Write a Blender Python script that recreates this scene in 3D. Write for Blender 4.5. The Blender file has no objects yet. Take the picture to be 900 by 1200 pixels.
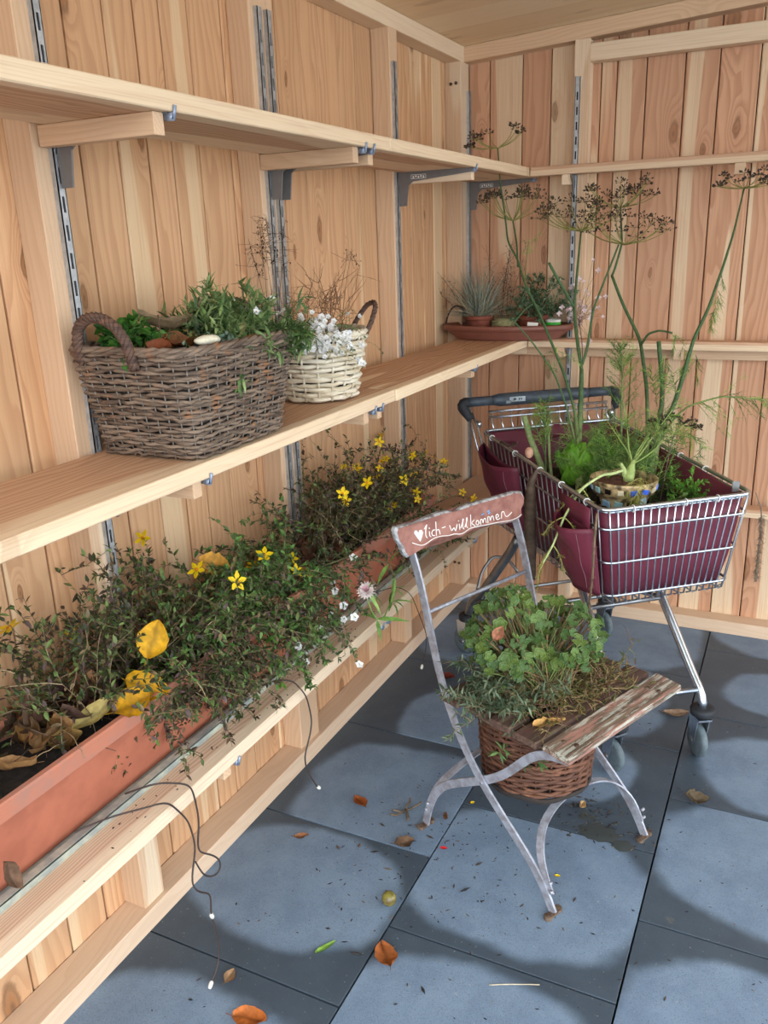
import bpy, bmesh, math, random
import numpy as np
from mathutils import Vector, Matrix, Euler

# ------------------------------------------------------------------ camera, sky, exposure
scene = bpy.context.scene
COL = scene.collection
cam_data = bpy.data.cameras.new('camera')
cam = bpy.data.objects.new('camera', cam_data); COL.objects.link(cam)
FWD = Vector((-0.42363994, 0.85301446, -0.30478767)); RGT = Vector((0.89984961, 0.43490694, -0.03356542)); UPV = Vector((-0.10392248, 0.28848272, 0.95182868))
Rm = Matrix((RGT, UPV, -FWD)).transposed().to_4x4()
cam.matrix_world = Matrix.Translation((1.3254, -3.4248, 1.5477)) @ Rm
cam_data.sensor_fit = 'VERTICAL'; cam_data.sensor_height = 36.0; cam_data.lens = 982.4472 * 36.0 / 1200.0
cam_data.clip_start = 0.05
scene.camera = cam
scene.view_settings.view_transform = 'Standard'
scene.view_settings.look = 'None'
scene.view_settings.gamma = 1.0
scene.view_settings.exposure = 1.80
scene.view_settings.use_curve_mapping = False

world = bpy.data.worlds.new('overcast_sky'); scene.world = world; world.use_nodes = True
wt = world.node_tree; wt.nodes.clear()
w_out = wt.nodes.new('ShaderNodeOutputWorld'); w_bg = wt.nodes.new('ShaderNodeBackground')
w_tc = wt.nodes.new('ShaderNodeTexCoord'); w_sep = wt.nodes.new('ShaderNodeSeparateXYZ'); w_ramp = wt.nodes.new('ShaderNodeValToRGB')
wt.links.new(w_tc.outputs['Generated'], w_sep.inputs[0]); wt.links.new(w_sep.outputs['Z'], w_ramp.inputs[0])
e = w_ramp.color_ramp.elements
e[0].position = 0.0; e[0].color = (0.88, 0.94, 1.0, 1); e[1].position = 1.0; e[1].color = (0.86, 0.94, 1.0, 1)
wt.links.new(w_ramp.outputs[0], w_bg.inputs[0]); w_bg.inputs[1].default_value = 1.38
wt.links.new(w_bg.outputs[0], w_out.inputs[0])

sun_d = bpy.data.lights.new('hazy_sun', 'SUN'); sun_d.energy = 0.22; sun_d.angle = math.radians(50); sun_d.color = (1.0, 0.95, 0.88)
sun = bpy.data.objects.new('hazy_sun', sun_d); COL.objects.link(sun)
sun.rotation_euler = Vector((-0.52, 0.70, -0.50)).to_track_quat('-Z', 'Y').to_euler()

RNG = np.random.default_rng(7)
random.seed(5)

# ------------------------------------------------------------------ helpers
def s2l(r, g, b):
    f = lambda c: (c / 255 / 12.92) if c / 255 <= 0.04045 else ((c / 255 + 0.055) / 1.055) ** 2.4
    return (f(r), f(g), f(b))

class NT:
    def __init__(self, name):
        self.m = bpy.data.materials.new(name); self.m.use_nodes = True
        self.t = self.m.node_tree; self.t.nodes.clear()
        self.out = self.t.nodes.new('ShaderNodeOutputMaterial')
        self.b = self.t.nodes.new('ShaderNodeBsdfPrincipled')
        self.t.links.new(self.b.outputs[0], self.out.inputs[0])
    def n(self, typ, ins=None, **props):
        nd = self.t.nodes.new(typ)
        for k, v in props.items(): setattr(nd, k, v)
        for k, v in (ins or {}).items(): self.set(nd.inputs[k], v)
        return nd
    def set(self, sock, v):
        if hasattr(v, 'is_linked') or isinstance(v, bpy.types.NodeSocket): self.t.links.new(v, sock)
        elif isinstance(v, bpy.types.Node): self.t.links.new(v.outputs[0], sock)
        elif isinstance(v, tuple) and len(v) == 3 and sock.type == 'RGBA': sock.default_value = (*v, 1)
        else: sock.default_value = v
    def math(self, op, a, b=None, c=None, clamp=False):
        nd = self.t.nodes.new('ShaderNodeMath'); nd.operation = op; nd.use_clamp = clamp
        for i, v in enumerate((a, b, c)):
            if v is not None: self.set(nd.inputs[i], v)
        return nd.outputs[0]
    def vmul(self, v, s):
        nd = self.t.nodes.new('ShaderNodeVectorMath'); nd.operation = 'MULTIPLY'; self.set(nd.inputs[0], v); nd.inputs[1].default_value = s
        return nd.outputs[0]
    def vadd(self, v, s):
        nd = self.t.nodes.new('ShaderNodeVectorMath'); nd.operation = 'ADD'; self.set(nd.inputs[0], v); self.set(nd.inputs[1], s)
        return nd.outputs[0]
    def noise(self, vec, scale, detail=2.0, rough=0.5, dist=0.0):
        nd = self.n('ShaderNodeTexNoise', {'Vector': vec, 'Scale': scale, 'Detail': detail, 'Roughness': rough, 'Distortion': dist})
        return nd
    def step(self, v, a, b, lo=0.0, hi=1.0):
        nd = self.t.nodes.new('ShaderNodeMapRange'); nd.interpolation_type = 'SMOOTHSTEP'
        self.set(nd.inputs[0], v); nd.inputs[1].default_value = a; nd.inputs[2].default_value = b; nd.inputs[3].default_value = lo; nd.inputs[4].default_value = hi
        return nd.outputs[0]
    def mix(self, f, a, b, blend='MIX'):
        nd = self.t.nodes.new('ShaderNodeMix'); nd.data_type = 'RGBA'; nd.blend_type = blend
        self.set(nd.inputs[0], f); self.set(nd.inputs[6], a); self.set(nd.inputs[7], b)
        return nd.outputs[2]
    def bump(self, h, dist=0.002, strength=0.5):
        nd = self.n('ShaderNodeBump', {'Height': h, 'Distance': dist, 'Strength': strength})
        self.t.links.new(nd.outputs[0], self.b.inputs['Normal'])
    def objco(self):
        tc = self.n('ShaderNodeTexCoord'); oi = self.n('ShaderNodeObjectInfo')
        return tc.outputs['Object'], oi.outputs['Random']

def simple(name, rgb, rough=0.6, metal=0.0, var=0.12, scale=30.0, spec=0.5, bump=0.0, rgb2=None):
    m = NT(name); co, rnd = m.objco()
    nz = m.noise(co, scale, 4, 0.6)
    c2 = rgb2 if rgb2 else tuple(c * (1 - var * 2) for c in rgb)
    m.set(m.b.inputs['Base Color'], m.mix(m.step(nz.outputs[0], 0.35, 0.68), rgb, c2))
    m.b.inputs['Roughness'].default_value = rough; m.b.inputs['Metallic'].default_value = metal
    m.b.inputs['Specular IOR Level'].default_value = spec
    if bump: m.bump(nz.outputs[0], bump, 0.6)
    return m.m

def wood_mat(name, heart, dark, sap, knots=1.0, sapshift=0.0, rough=0.62, grain=0.5, freq=3.2, edge=None):
    # grain runs along local X
    m = NT(name); co, rnd = m.objco()
    off = m.n('ShaderNodeCombineXYZ', {0: m.math('MULTIPLY', rnd, 37.0), 1: m.math('MULTIPLY', rnd, 91.0), 2: m.math('MULTIPLY', rnd, 53.0)})
    p = m.vadd(co, off)
    # knots: sparse cells, stretched along the grain
    kv = m.vadd(m.vmul(p, (2.4, 7.0, 1.0)), m.vmul(m.noise(m.vmul(p, (14.0, 14.0, 14.0)), 1.0, 2, 0.5).outputs[1], (0.10, 0.10, 0.0)))
    vo = m.n('ShaderNodeTexVoronoi', {'Vector': kv, 'Scale': 1.0, 'Randomness': 1.0}, voronoi_dimensions='2D')
    kcol = m.n('ShaderNodeSeparateColor', {0: vo.outputs['Color']})
    pick = m.math('MULTIPLY', m.math('GREATER_THAN', kcol.outputs[0], 0.50), knots)
    kd = m.math('MULTIPLY', vo.outputs['Distance'], m.math('ADD', 0.75, m.math('MULTIPLY', kcol.outputs[1], 2.2)))
    near = m.math('MULTIPLY', m.step(kd, 0.42, 0.05), pick)
    kdw = m.math('ADD', kd, m.math('MULTIPLY', m.math('SUBTRACT', m.noise(p, 60.0, 3, 0.6).outputs[0], 0.5), 0.05))
    knot = m.math('MULTIPLY', m.step(kdw, 0.115, 0.055), pick)
    krim = m.math('MULTIPLY', m.math('MULTIPLY', m.step(kdw, 0.15, 0.105), m.step(kdw, 0.06, 0.10)), pick)
    core = m.math('MULTIPLY', m.step(kd, 0.05, 0.01), pick)
    # annual rings
    warp = m.noise(m.vmul(p, (0.9, 5.0, 5.0)), 1.0, 3, 0.55)
    sx = m.n('ShaderNodeSeparateXYZ', {0: p})
    wv = m.math('ADD', m.math('MULTIPLY', sx.outputs[1], 11.0), m.math('MULTIPLY', sx.outputs[2], 7.0))
    wv = m.math('ADD', wv, m.math('MULTIPLY', warp.outputs[0], min(3.2, 3.2 * 4.5 / freq)))
    wv = m.math('ADD', wv, m.math('MULTIPLY', near, 1.1))
    ring = m.math('FRACT', m.math('MULTIPLY', wv, freq))
    ring = m.math('MULTIPLY', m.step(ring, 0.25, 0.92), m.step(ring, 1.0, 0.93))
    fine = m.noise(m.vmul(p, (4.0, 260.0, 260.0)), 1.0, 2, 0.5)
    # sapwood: pale stripe down one side of some boards
    sw = m.noise(m.vmul(p, (0.35, 7.5, 7.5)), 1.0, 1.5, 0.5)
    sapm = m.step(m.math('ADD', sw.outputs[0], m.math('MULTIPLY', m.math('SUBTRACT', rnd, 0.5), 0.22)), 0.565 - sapshift, 0.582 - sapshift)
    tone = m.noise(m.vmul(p, (0.8, 3.0, 3.0)), 1.0, 2, 0.5)
    base = m.mix(m.math('MULTIPLY', tone.outputs[0], 0.9), heart, tuple(0.5 * (a + b) for a, b in zip(heart, dark)))
    base = m.mix(m.math('MULTIPLY', ring, grain), base, dark)
    if edge == 'front': sapm = m.math('MAXIMUM', sapm, m.step(m.n('ShaderNodeSeparateXYZ', {0: co}).outputs[1], -0.100, -0.106))
    if edge == 'layers': sapm = m.step(m.math('ADD', m.n('ShaderNodeSeparateXYZ', {0: co}).outputs[2], m.math('MULTIPLY', m.math('SUBTRACT', sw.outputs[0], 0.5), 0.02)), 0.004, 0.002)
    sapc = m.mix(m.math('MULTIPLY', ring, grain * 0.35), sap, heart)
    col = m.mix(sapm, base, sapc)
    col = m.mix(m.math('MULTIPLY', m.step(fine.outputs[0], 0.45, 0.75), 0.30), col, dark)
    # per board tone
    r2 = m.math('FRACT', m.math('MULTIPLY', rnd, 17.3))
    col = m.mix(m.math('MULTIPLY', r2, 0.42), col, tuple(c * 0.62 for c in heart))
    kc = m.mix(core, s2l(138, 88, 48), s2l(66, 40, 24))
    col = m.mix(m.math('MULTIPLY', near, 0.25), col, dark)
    col = m.mix(m.math('MULTIPLY', knot, 0.8), col, kc)
    col = m.mix(m.math('MULTIPLY', krim, 0.65), col, s2l(92, 58, 34))
    m.set(m.b.inputs['Base Color'], col)
    m.b.inputs['Roughness'].default_value = rough; m.b.inputs['Specular IOR Level'].default_value = 0.3
    m.bump(m.math('ADD', m.math('MULTIPLY', ring, 0.5), fine.outputs[0]), 0.0008, 0.35)
    return m.m

def foliage_mat(name, rough=0.55, trans=0.25):
    m = NT(name)
    at = m.n('ShaderNodeAttribute', attribute_name='Col')
    co, rnd = m.objco()
    nz = m.noise(co, 90.0, 2, 0.5)
    c = m.mix(m.step(nz.outputs[0], 0.3, 0.7), at.outputs['Color'], m.mix(0.30, at.outputs['Color'], (0.0, 0.0, 0.0)))
    m.set(m.b.inputs['Base Color'], c); m.b.inputs['Roughness'].default_value = rough; m.b.inputs['Specular IOR Level'].default_value = 0.35
    tr = m.n('ShaderNodeBsdfTranslucent', {'Color': c}); mx = m.n('ShaderNodeMixShader', {0: trans, 1: m.b.outputs[0], 2: tr.outputs[0]})
    m.t.links.new(mx.outputs[0], m.out.inputs[0])
    return m.m

M = {}
HEART = (0.70, 0.430, 0.238); DARKW = (0.45, 0.225, 0.112); SAP = (0.76, 0.56, 0.35)
M['plank'] = wood_mat('larch_boards', HEART, DARKW, SAP, 0.9, -0.045, grain=0.58)
M['plank_red'] = wood_mat('reddish_larch_boards', (0.69, 0.400, 0.245), (0.43, 0.20, 0.105), (0.78, 0.60, 0.40), 0.75, 0.0, grain=0.6)
M['stud'] = wood_mat('pale_framing_timber', (0.72, 0.51, 0.34), (0.54, 0.33, 0.19), (0.79, 0.63, 0.45), 0.12, 0.02, grain=0.42, freq=10.0)
M['shelf'] = wood_mat('laminated_shelf_wood', (0.70, 0.45, 0.28), (0.38, 0.18, 0.09), (0.84, 0.67, 0.46), 0.25, -0.02, grain=0.72, freq=5.0, edge='front')
M['shelf_fine'] = wood_mat('finely_lined_shelf_wood', (0.76, 0.56, 0.40), (0.42, 0.22, 0.13), (0.84, 0.69, 0.50), 0.0, -0.12, grain=0.85, freq=12.0, edge='front')
M['shelf_layers'] = wood_mat('two_layer_shelf_wood', (0.68, 0.42, 0.27), (0.46, 0.24, 0.13), (0.80, 0.62, 0.42), 0.1, 0.0, grain=0.5, freq=8.0, edge='layers')
M['sill'] = wood_mat('pale_sill_timber', (0.76, 0.57, 0.41), (0.62, 0.42, 0.27), (0.82, 0.68, 0.52), 0.1, 0.03, grain=0.35, freq=5.0)
M['ply'] = wood_mat('plywood_ceiling', (0.86, 0.66, 0.42), (0.70, 0.50, 0.29), (0.88, 0.71, 0.48), 0.3, 0.0, grain=0.3, freq=1.2)
M['backing'] = simple('dark_backing', (0.03, 0.018, 0.012), 0.9)
M['steel'] = simple('galvanised_steel', s2l(186, 190, 194), 0.45, 0.6, 0.12, 60)
M['rail_dark'] = simple('slot_dark', (0.012, 0.012, 0.014), 0.8)
M['bracket'] = simple('grey_coated_bracket', s2l(116, 114, 114), 0.45, 0.2, 0.05, 40)
M['bracket_tip'] = simple('light_blue_grey_bracket_tip', s2l(150, 165, 190), 0.4, 0.3, 0.05, 40)
M['white_paint'] = simple('white_paint', s2l(236, 236, 230), 0.5, 0, 0.05, 30)
M['chrome'] = simple('chrome_wire', s2l(196, 204, 214), 0.24, 0.95, 0.06, 50)
M['chrome_dull'] = simple('dull_chrome', s2l(150, 152, 154), 0.38, 0.9, 0.10, 40)
M['plastic_dark'] = simple('dark_grey_plastic', s2l(62, 73, 84), 0.5, 0, 0.15, 50)
M['rubber'] = simple('dark_rubber', s2l(38, 42, 48), 0.7, 0, 0.2, 60)
M['wheel'] = simple('grey_wheel_tread', s2l(92, 106, 112), 0.6, 0, 0.15, 60)
M['liner'] = simple('burgundy_cloth', s2l(110, 44, 62), 0.5, 0, 0.10, 9, spec=0.4, bump=0.004)
M['terracotta'] = simple('terracotta_plastic', s2l(172, 103, 79), 0.6, 0, 0.06, 14, rgb2=s2l(158, 93, 72), spec=0.3)
M['terracotta_rim'] = simple('dusty_terracotta_rim', s2l(178, 114, 91), 0.75, 0, 0.06, 24, rgb2=s2l(164, 116, 100), spec=0.25)
M['terracotta_dark'] = simple('brown_terracotta_plastic', s2l(126, 76, 62), 0.45, 0, 0.05, 14)
M['terracotta_pot'] = simple('red_clay_pot', s2l(132, 68, 50), 0.7, 0, 0.12, 30)
M['soil'] = simple('dark_potting_soil', (0.022, 0.016, 0.012), 0.95, 0, 0.4, 60, bump=0.01)
M['leaf'] = foliage_mat('leaf_colours'); M['stem'] = foliage_mat('stem_colours', 0.7, 0.0)
M['chair_metal'] = simple('painted_chair_steel', s2l(168, 172, 184), 0.45, 0.3, 0.05, 40, rgb2=s2l(136, 134, 140))
M['rust'] = simple('rusty_steel', s2l(116, 98, 82), 0.8, 0.3, 0.3, 80, rgb2=s2l(70, 46, 34))
M['zinc'] = simple('weathered_zinc', s2l(150, 160, 158), 0.5, 0.4, 0.15, 25, rgb2=s2l(186, 194, 180))
M['cable'] = simple('brown_cable', s2l(58, 46, 42), 0.6)
M['connector'] = simple('white_connector', s2l(226, 224, 214), 0.5)
M['stone'] = simple('pale_stone', s2l(226, 220, 196), 0.85, 0, 0.12, 60, bump=0.003)
M['green_plastic'] = simple('green_label', s2l(64, 176, 60), 0.5, 0, 0.03)
M['bark'] = simple('dry_bark', s2l(120, 100, 76), 0.9, 0, 0.25, 60, bump=0.004)

def wicker_mat(name, a, b, c):
    m = NT(name); co, rnd = m.objco()
    n1 = m.noise(m.vmul(co, (14, 14, 160)), 1.0, 3, 0.6); n2 = m.noise(co, 26.0, 3, 0.6)
    col = m.mix(m.step(n1.outputs[0], 0.35, 0.65), a, b); col = m.mix(m.math('MULTIPLY', m.step(n2.outputs[0], 0.58, 0.72), 0.7), col, c)
    m.set(m.b.inputs['Base Color'], col); m.b.inputs['Roughness'].default_value = 0.7; m.b.inputs['Specular IOR Level'].default_value = 0.3
    return m.m
M['wicker_brown'] = wicker_mat('weathered_brown_wicker', s2l(132, 114, 98), s2l(82, 68, 58), s2l(150, 104, 70))
M['wicker_handle'] = wicker_mat('dark_brown_wicker', s2l(104, 80, 68), s2l(70, 54, 48), s2l(128, 90, 66))
M['wicker_red'] = wicker_mat('red_brown_wicker', s2l(108, 72, 54), s2l(76, 50, 40), s2l(140, 96, 70))
M['wicker_white'] = wicker_mat('whitewashed_wicker', s2l(222, 214, 196), s2l(192, 178, 150), s2l(150, 128, 98))
M['wicker_dark'] = simple('dark_liner', (0.03, 0.022, 0.018), 0.9)

def seat_mat(name, wood, p1, p2, amt):
    m = NT(name); co, rnd = m.objco(); p = m.vadd(co, m.n('ShaderNodeCombineXYZ', {0: m.math('MULTIPLY', rnd, 40.0), 1: m.math('MULTIPLY', rnd, 23.0)}))
    g = m.noise(m.vmul(p, (5, 110, 110)), 1.0, 4, 0.65, 0.4); g2 = m.noise(m.vmul(p, (5, 55, 55)), 1.0, 5, 0.75); g3 = m.noise(m.vmul(p, (5, 60, 60)), 1.4, 5, 0.75)
    col = m.mix(m.step(g.outputs[0], 0.35, 0.65), wood, tuple(c * 0.4 for c in wood))
    col = m.mix(m.math('MULTIPLY', m.step(g2.outputs[0], 0.5, 0.56), amt), col, p1)
    col = m.mix(m.math('MULTIPLY', m.step(g3.outputs[0], 0.52, 0.58), amt), col, p2)
    m.set(m.b.inputs['Base Color'], col); m.b.inputs['Roughness'].default_value = 0.75; m.bump(g.outputs[0], 0.002, 0.6)
    return m.m
M['slat_light'] = seat_mat('worn_painted_slat', s2l(128, 106, 88), s2l(164, 116, 104), s2l(180, 184, 172), 0.75)
M['slat_dark'] = seat_mat('bare_dark_slat', s2l(98, 74, 62), s2l(96, 62, 58), s2l(120, 106, 84), 0.5)
M['board_red'] = simple('faded_red_board', s2l(158, 110, 98), 0.7, 0, 0.1, 22, rgb2=s2l(128, 82, 72))
M['board_edge'] = simple('worn_board_edge', s2l(176, 178, 180), 0.7, 0, 0.2, 60, rgb2=s2l(96, 84, 80))
M['blue_paint'] = simple('blue_paint_mark', s2l(110, 170, 220), 0.5)
M['dry_leaf'] = foliage_mat('fallen_leaf', 0.7, 0.15)

def tile_mat():
    m = NT('slate_tile'); co, rnd = m.objco()
    A = lambda nm: m.n('ShaderNodeAttribute', attribute_name=nm, attribute_type='OBJECT').outputs['Fac']
    p = m.vadd(co, m.n('ShaderNodeCombineXYZ', {0: m.math('MULTIPLY', rnd, 31.0), 1: m.math('MULTIPLY', rnd, 57.0)}))
    s = m.n('ShaderNodeSeparateXYZ', {0: co})
    n1 = m.noise(p, 5.0, 3, 0.55)
    dx = m.math('DIVIDE', m.math('SUBTRACT', s.outputs[0], A('dry_x')), A('dry_rx')); dy = m.math('DIVIDE', m.math('SUBTRACT', s.outputs[1], A('dry_y')), A('dry_ry'))
    r = m.math('ADD', m.math('POWER', m.math('ABSOLUTE', dx), 2.5), m.math('POWER', m.math('ABSOLUTE', dy), 2.5))
    r = m.math('POWER', r, 0.4)
    r = m.math('ADD', r, m.math('MULTIPLY', m.math('SUBTRACT', n1.outputs[0], 0.5), 0.35))
    damp = m.step(r, 0.93, 1.09)
    cl = m.noise(p, 9.0, 5, 0.65); gr = m.noise(p, 420.0, 2, 0.5); sp = m.noise(p, 150.0, 2, 0.5)
    dry = m.mix(m.step(cl.outputs[0], 0.3, 0.72), s2l(119, 139, 160), s2l(104, 123, 145))
    wet = m.mix(m.step(cl.outputs[0], 0.3, 0.72), s2l(68, 81, 93), s2l(61, 73, 85))
    c = m.mix(damp, dry, wet)
    c = m.mix(m.math('MULTIPLY', m.step(gr.outputs[0], 0.48, 0.75), 0.42), c, s2l(60, 66, 76))
    c = m.mix(m.math('MULTIPLY', m.step(sp.outputs[0], 0.70, 0.76), 0.35), c, s2l(176, 178, 172))
    st = m.noise(m.vadd(p, (3.1, 7.7, 0)), 16.0, 4, 0.6)
    c = m.mix(m.math('MULTIPLY', m.step(st.outputs[0], 0.68, 0.78), 0.35), c, s2l(130, 118, 92))
    m.set(m.b.inputs['Base Color'], c)
    m.set(m.b.inputs['Roughness'], m.math('SUBTRACT', 0.62, m.math('MULTIPLY', damp, 0.12)))
    m.b.inputs['Specular IOR Level'].default_value = 0.45
    m.bump(gr.outputs[0], 0.0006, 0.5)
    return m.m
M['tile'] = tile_mat()

# ---- geometry accumulator (numpy)
class G:
    def __init__(self, origin=(0, 0, 0)):
        self.o = np.array(origin, float); self.V = []; self.Q = []; self.T = []; self.qm = []; self.tm = []; self.C = []; self.n = 0
    def add(self, V, Q=None, T=None, col=(1, 1, 1), mat=0):
        V = np.asarray(V, float).reshape(-1, 3)
        self.V.append(V)
        c = np.asarray(col, float)
        if c.ndim == 1: c = np.tile(c, (len(V), 1))
        self.C.append(c)
        if Q is not None and len(Q): q = np.asarray(Q, int).reshape(-1, 4) + self.n; self.Q.append(q); self.qm.append(np.full(len(q), mat))
        if T is not None and len(T): t = np.asarray(T, int).reshape(-1, 3) + self.n; self.T.append(t); self.tm.append(np.full(len(t), mat))
        self.n += len(V)
        return self
    def inst(self, V, Q, T, R, t, col, mat=0):
        # V (k,3) template; R (n,3,3) already scaled; t (n,3); col (n,3)
        n, k = len(t), len(V)
        if n == 0: return self
        W = np.einsum('nij,kj->nki', R, V) + np.asarray(t)[:, None, :]
        off = (np.arange(n) * k)[:, None, None]
        q = (np.asarray(Q, int)[None] + off).reshape(-1, 4) if Q is not None and len(Q) else None
        tt = (np.asarray(T, int)[None] + off).reshape(-1, 3) if T is not None and len(T) else None
        self.add(W.reshape(-1, 3), q, tt, np.repeat(np.asarray(col, float), k, axis=0), mat)
        return self
    def tube(self, pts, r, sides=6, col=(1, 1, 1), mat=0, closed=False, caps=True, wide=None):
        P = np.asarray(pts, float); n = len(P)
        r = np.broadcast_to(np.asarray(r, float), (n,)).copy()
        if closed: tg = np.roll(P, -1, 0) - np.roll(P, 1, 0)
        else: tg = np.gradient(P, axis=0)
        tg /= np.linalg.norm(tg, axis=1, keepdims=True) + 1e-12
        mean = np.abs(tg).mean(0); ref = np.zeros(3); ref[int(np.argmin(mean))] = 1
        a = np.cross(tg, ref); a /= np.linalg.norm(a, axis=1, keepdims=True) + 1e-12
        b = np.cross(tg, a)
        ang = np.arange(sides) * 2 * math.pi / sides
        rings = P[:, None, :] + r[:, None, None] * (np.cos(ang)[None, :, None] * a[:, None, :] + np.sin(ang)[None, :, None] * b[:, None, :])
        V = rings.reshape(-1, 3); m = n if closed else n - 1
        i = np.arange(m)[:, None]; j = np.arange(sides)[None, :]; i2 = (i + 1) % n; j2 = (j + 1) % sides
        Q = np.stack([i * sides + j, i * sides + j2, i2 * sides + j2, i2 * sides + j], -1).reshape(-1, 4)
        T = []
        if caps and not closed:
            for k in range(1, sides - 1):
                T.append((0, k + 1, k)); T.append(((n - 1) * sides, (n - 1) * sides + k, (n - 1) * sides + k + 1))
        self.add(V, Q, T, col if np.ndim(col) == 1 else np.repeat(np.asarray(col), sides, axis=0), mat)
        return self
    def box(self, c, s, R=None, col=(1, 1, 1), mat=0):
        h = np.array(s, float) / 2
        V = np.array([(x, y, z) for x in (-1, 1) for y in (-1, 1) for z in (-1, 1)], float) * h
        if R is not None: V = V @ np.array(R).T
        self.add(V + np.array(c, float), [(0, 1, 3, 2), (4, 6, 7, 5), (0, 4, 5, 1), (2, 3, 7, 6), (0, 2, 6, 4), (1, 5, 7, 3)], None, col, mat)
        return self
    def loft(self, rings, cap0=False, cap1=False, closed=True, col=(1, 1, 1), mat=0):
        rings = [np.asarray(r, float) for r in rings]; s = len(rings[0]); n = len(rings)
        V = np.concatenate(rings); m = s if closed else s - 1
        i = np.arange(n - 1)[:, None]; j = np.arange(m)[None, :]; j2 = (j + 1) % s
        Q = np.stack([i * s + j, i * s + j2, (i + 1) * s + j2, (i + 1) * s + j], -1).reshape(-1, 4)
        T = []; V2 = [V]
        if cap0: V2.append(rings[0].mean(0)[None]); k = len(V); T += [(k, (j + 1) % s, j) for j in range(s)]
        if cap1: k = len(V) + (1 if cap0 else 0); V2.append(rings[-1].mean(0)[None]); T += [(k, (n - 1) * s + j, (n - 1) * s + (j + 1) % s) for j in range(s)]
        self.add(np.concatenate(V2), Q, T, col, mat)
        return self
    def clamp(self, x0=-9, y1=9):
        for V in self.V: V[:, 0] = np.maximum(V[:, 0], x0); V[:, 1] = np.minimum(V[:, 1], y1)
        return self
    def mesh(self, name, mats, smooth=True):
        me = bpy.data.meshes.new(name)
        V = np.concatenate(self.V) - self.o; C = np.concatenate(self.C)
        nq = sum(len(q) for q in self.Q); nt = sum(len(t) for t in self.T)
        L = ([np.concatenate(self.Q).ravel()] if nq else []) + ([np.concatenate(self.T).ravel()] if nt else [])
        L = np.concatenate(L)
        me.vertices.add(len(V)); me.vertices.foreach_set('co', V.astype(np.float32).ravel())
        me.loops.add(len(L)); me.loops.foreach_set('vertex_index', L.astype(np.int32))
        me.polygons.add(nq + nt)
        st = np.concatenate([np.arange(nq) * 4, nq * 4 + np.arange(nt) * 3]).astype(np.int32)
        me.polygons.foreach_set('loop_start', st)
        mi = np.concatenate(([np.concatenate(self.qm)] if nq else []) + ([np.concatenate(self.tm)] if nt else [])).astype(np.int32)
        me.polygons.foreach_set('material_index', mi)
        me.polygons.foreach_set('use_smooth', np.full(nq + nt, smooth))
        at = me.color_attributes.new('Col', 'FLOAT_COLOR', 'POINT')
        at.data.foreach_set('color', np.concatenate([C, np.ones((len(C), 1))], 1).astype(np.float32).ravel())
        me.update(calc_edges=True); me.validate()
        for m in (mats if isinstance(mats, (list, tuple)) else [mats]): me.materials.append(m)
        return me
    def obj(self, name, mats, parent=None, smooth=True, **props):
        ob = bpy.data.objects.new(name, self.mesh(name, mats, smooth)); COL.objects.link(ob)
        if parent is not None: ob.parent = parent
        else: ob.location = self.o
        for k, v in props.items(): ob[k] = v
        return ob

def tag(o, label, cat, group=None):
    o['label'] = label; o['category'] = cat
    if group: o['group'] = group
    return o
def thing(name, label, cat, loc, group=None):
    o = bpy.data.objects.new(name, None); COL.objects.link(o); o.location = loc; o.empty_display_size = 0.05
    return tag(o, label, cat, group)
def O(t): return tuple(t.location)
def struct(o): o['kind'] = 'structure'; return o
def empty_struct(name, loc=(0, 0, 0)):
    o = bpy.data.objects.new(name, None); COL.objects.link(o); o.location = loc; o['kind'] = 'structure'; return o

_cache = {}
def bevel_box(L, W, T, bev, key=''):
    k = (round(L, 4), round(W, 4), round(T, 4), round(bev, 5), key)
    if k in _cache: return _cache[k]
    bm = bmesh.new(); bmesh.ops.create_cube(bm, size=1.0)
    for v in bm.verts: v.co = Vector((v.co.x * L, v.co.y * W, v.co.z * T))
    if bev > 0: bmesh.ops.bevel(bm, geom=list(bm.edges), offset=bev, segments=1, affect='EDGES', profile=0.5)
    me = bpy.data.meshes.new('board'); bm.to_mesh(me); bm.free(); _cache[k] = me
    return me
AX = {'x': Matrix.Identity(3),
      'y': Matrix(((0, -1, 0), (1, 0, 0), (0, 0, 1))),
      'zx': Matrix(((0, 0, 1), (0, 1, 0), (-1, 0, 0))),     # length along -Z, width along Y, thickness along X
      'zy': Matrix(((0, 1, 0), (0, 0, 1), (1, 0, 0)))}      # length along Z, width along X, thickness along Y
def wood(name, size, c, axis, mat, parent=None, bev=0.002, rot=None):
    L, W, T = size
    me = bevel_box(L, W, T, bev, mat.name)
    if not me.materials: me.materials.append(mat)
    ob = bpy.data.objects.new(name, me); COL.objects.link(ob)
    R = AX[axis] if isinstance(axis, str) else axis
    if rot is not None: R = rot @ R
    ob.rotation_euler = R.to_euler()
    c = Vector(c)
    if parent is not None: ob.parent = parent; c = c - Vector(parent.location)
    ob.location = c
    return ob

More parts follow.
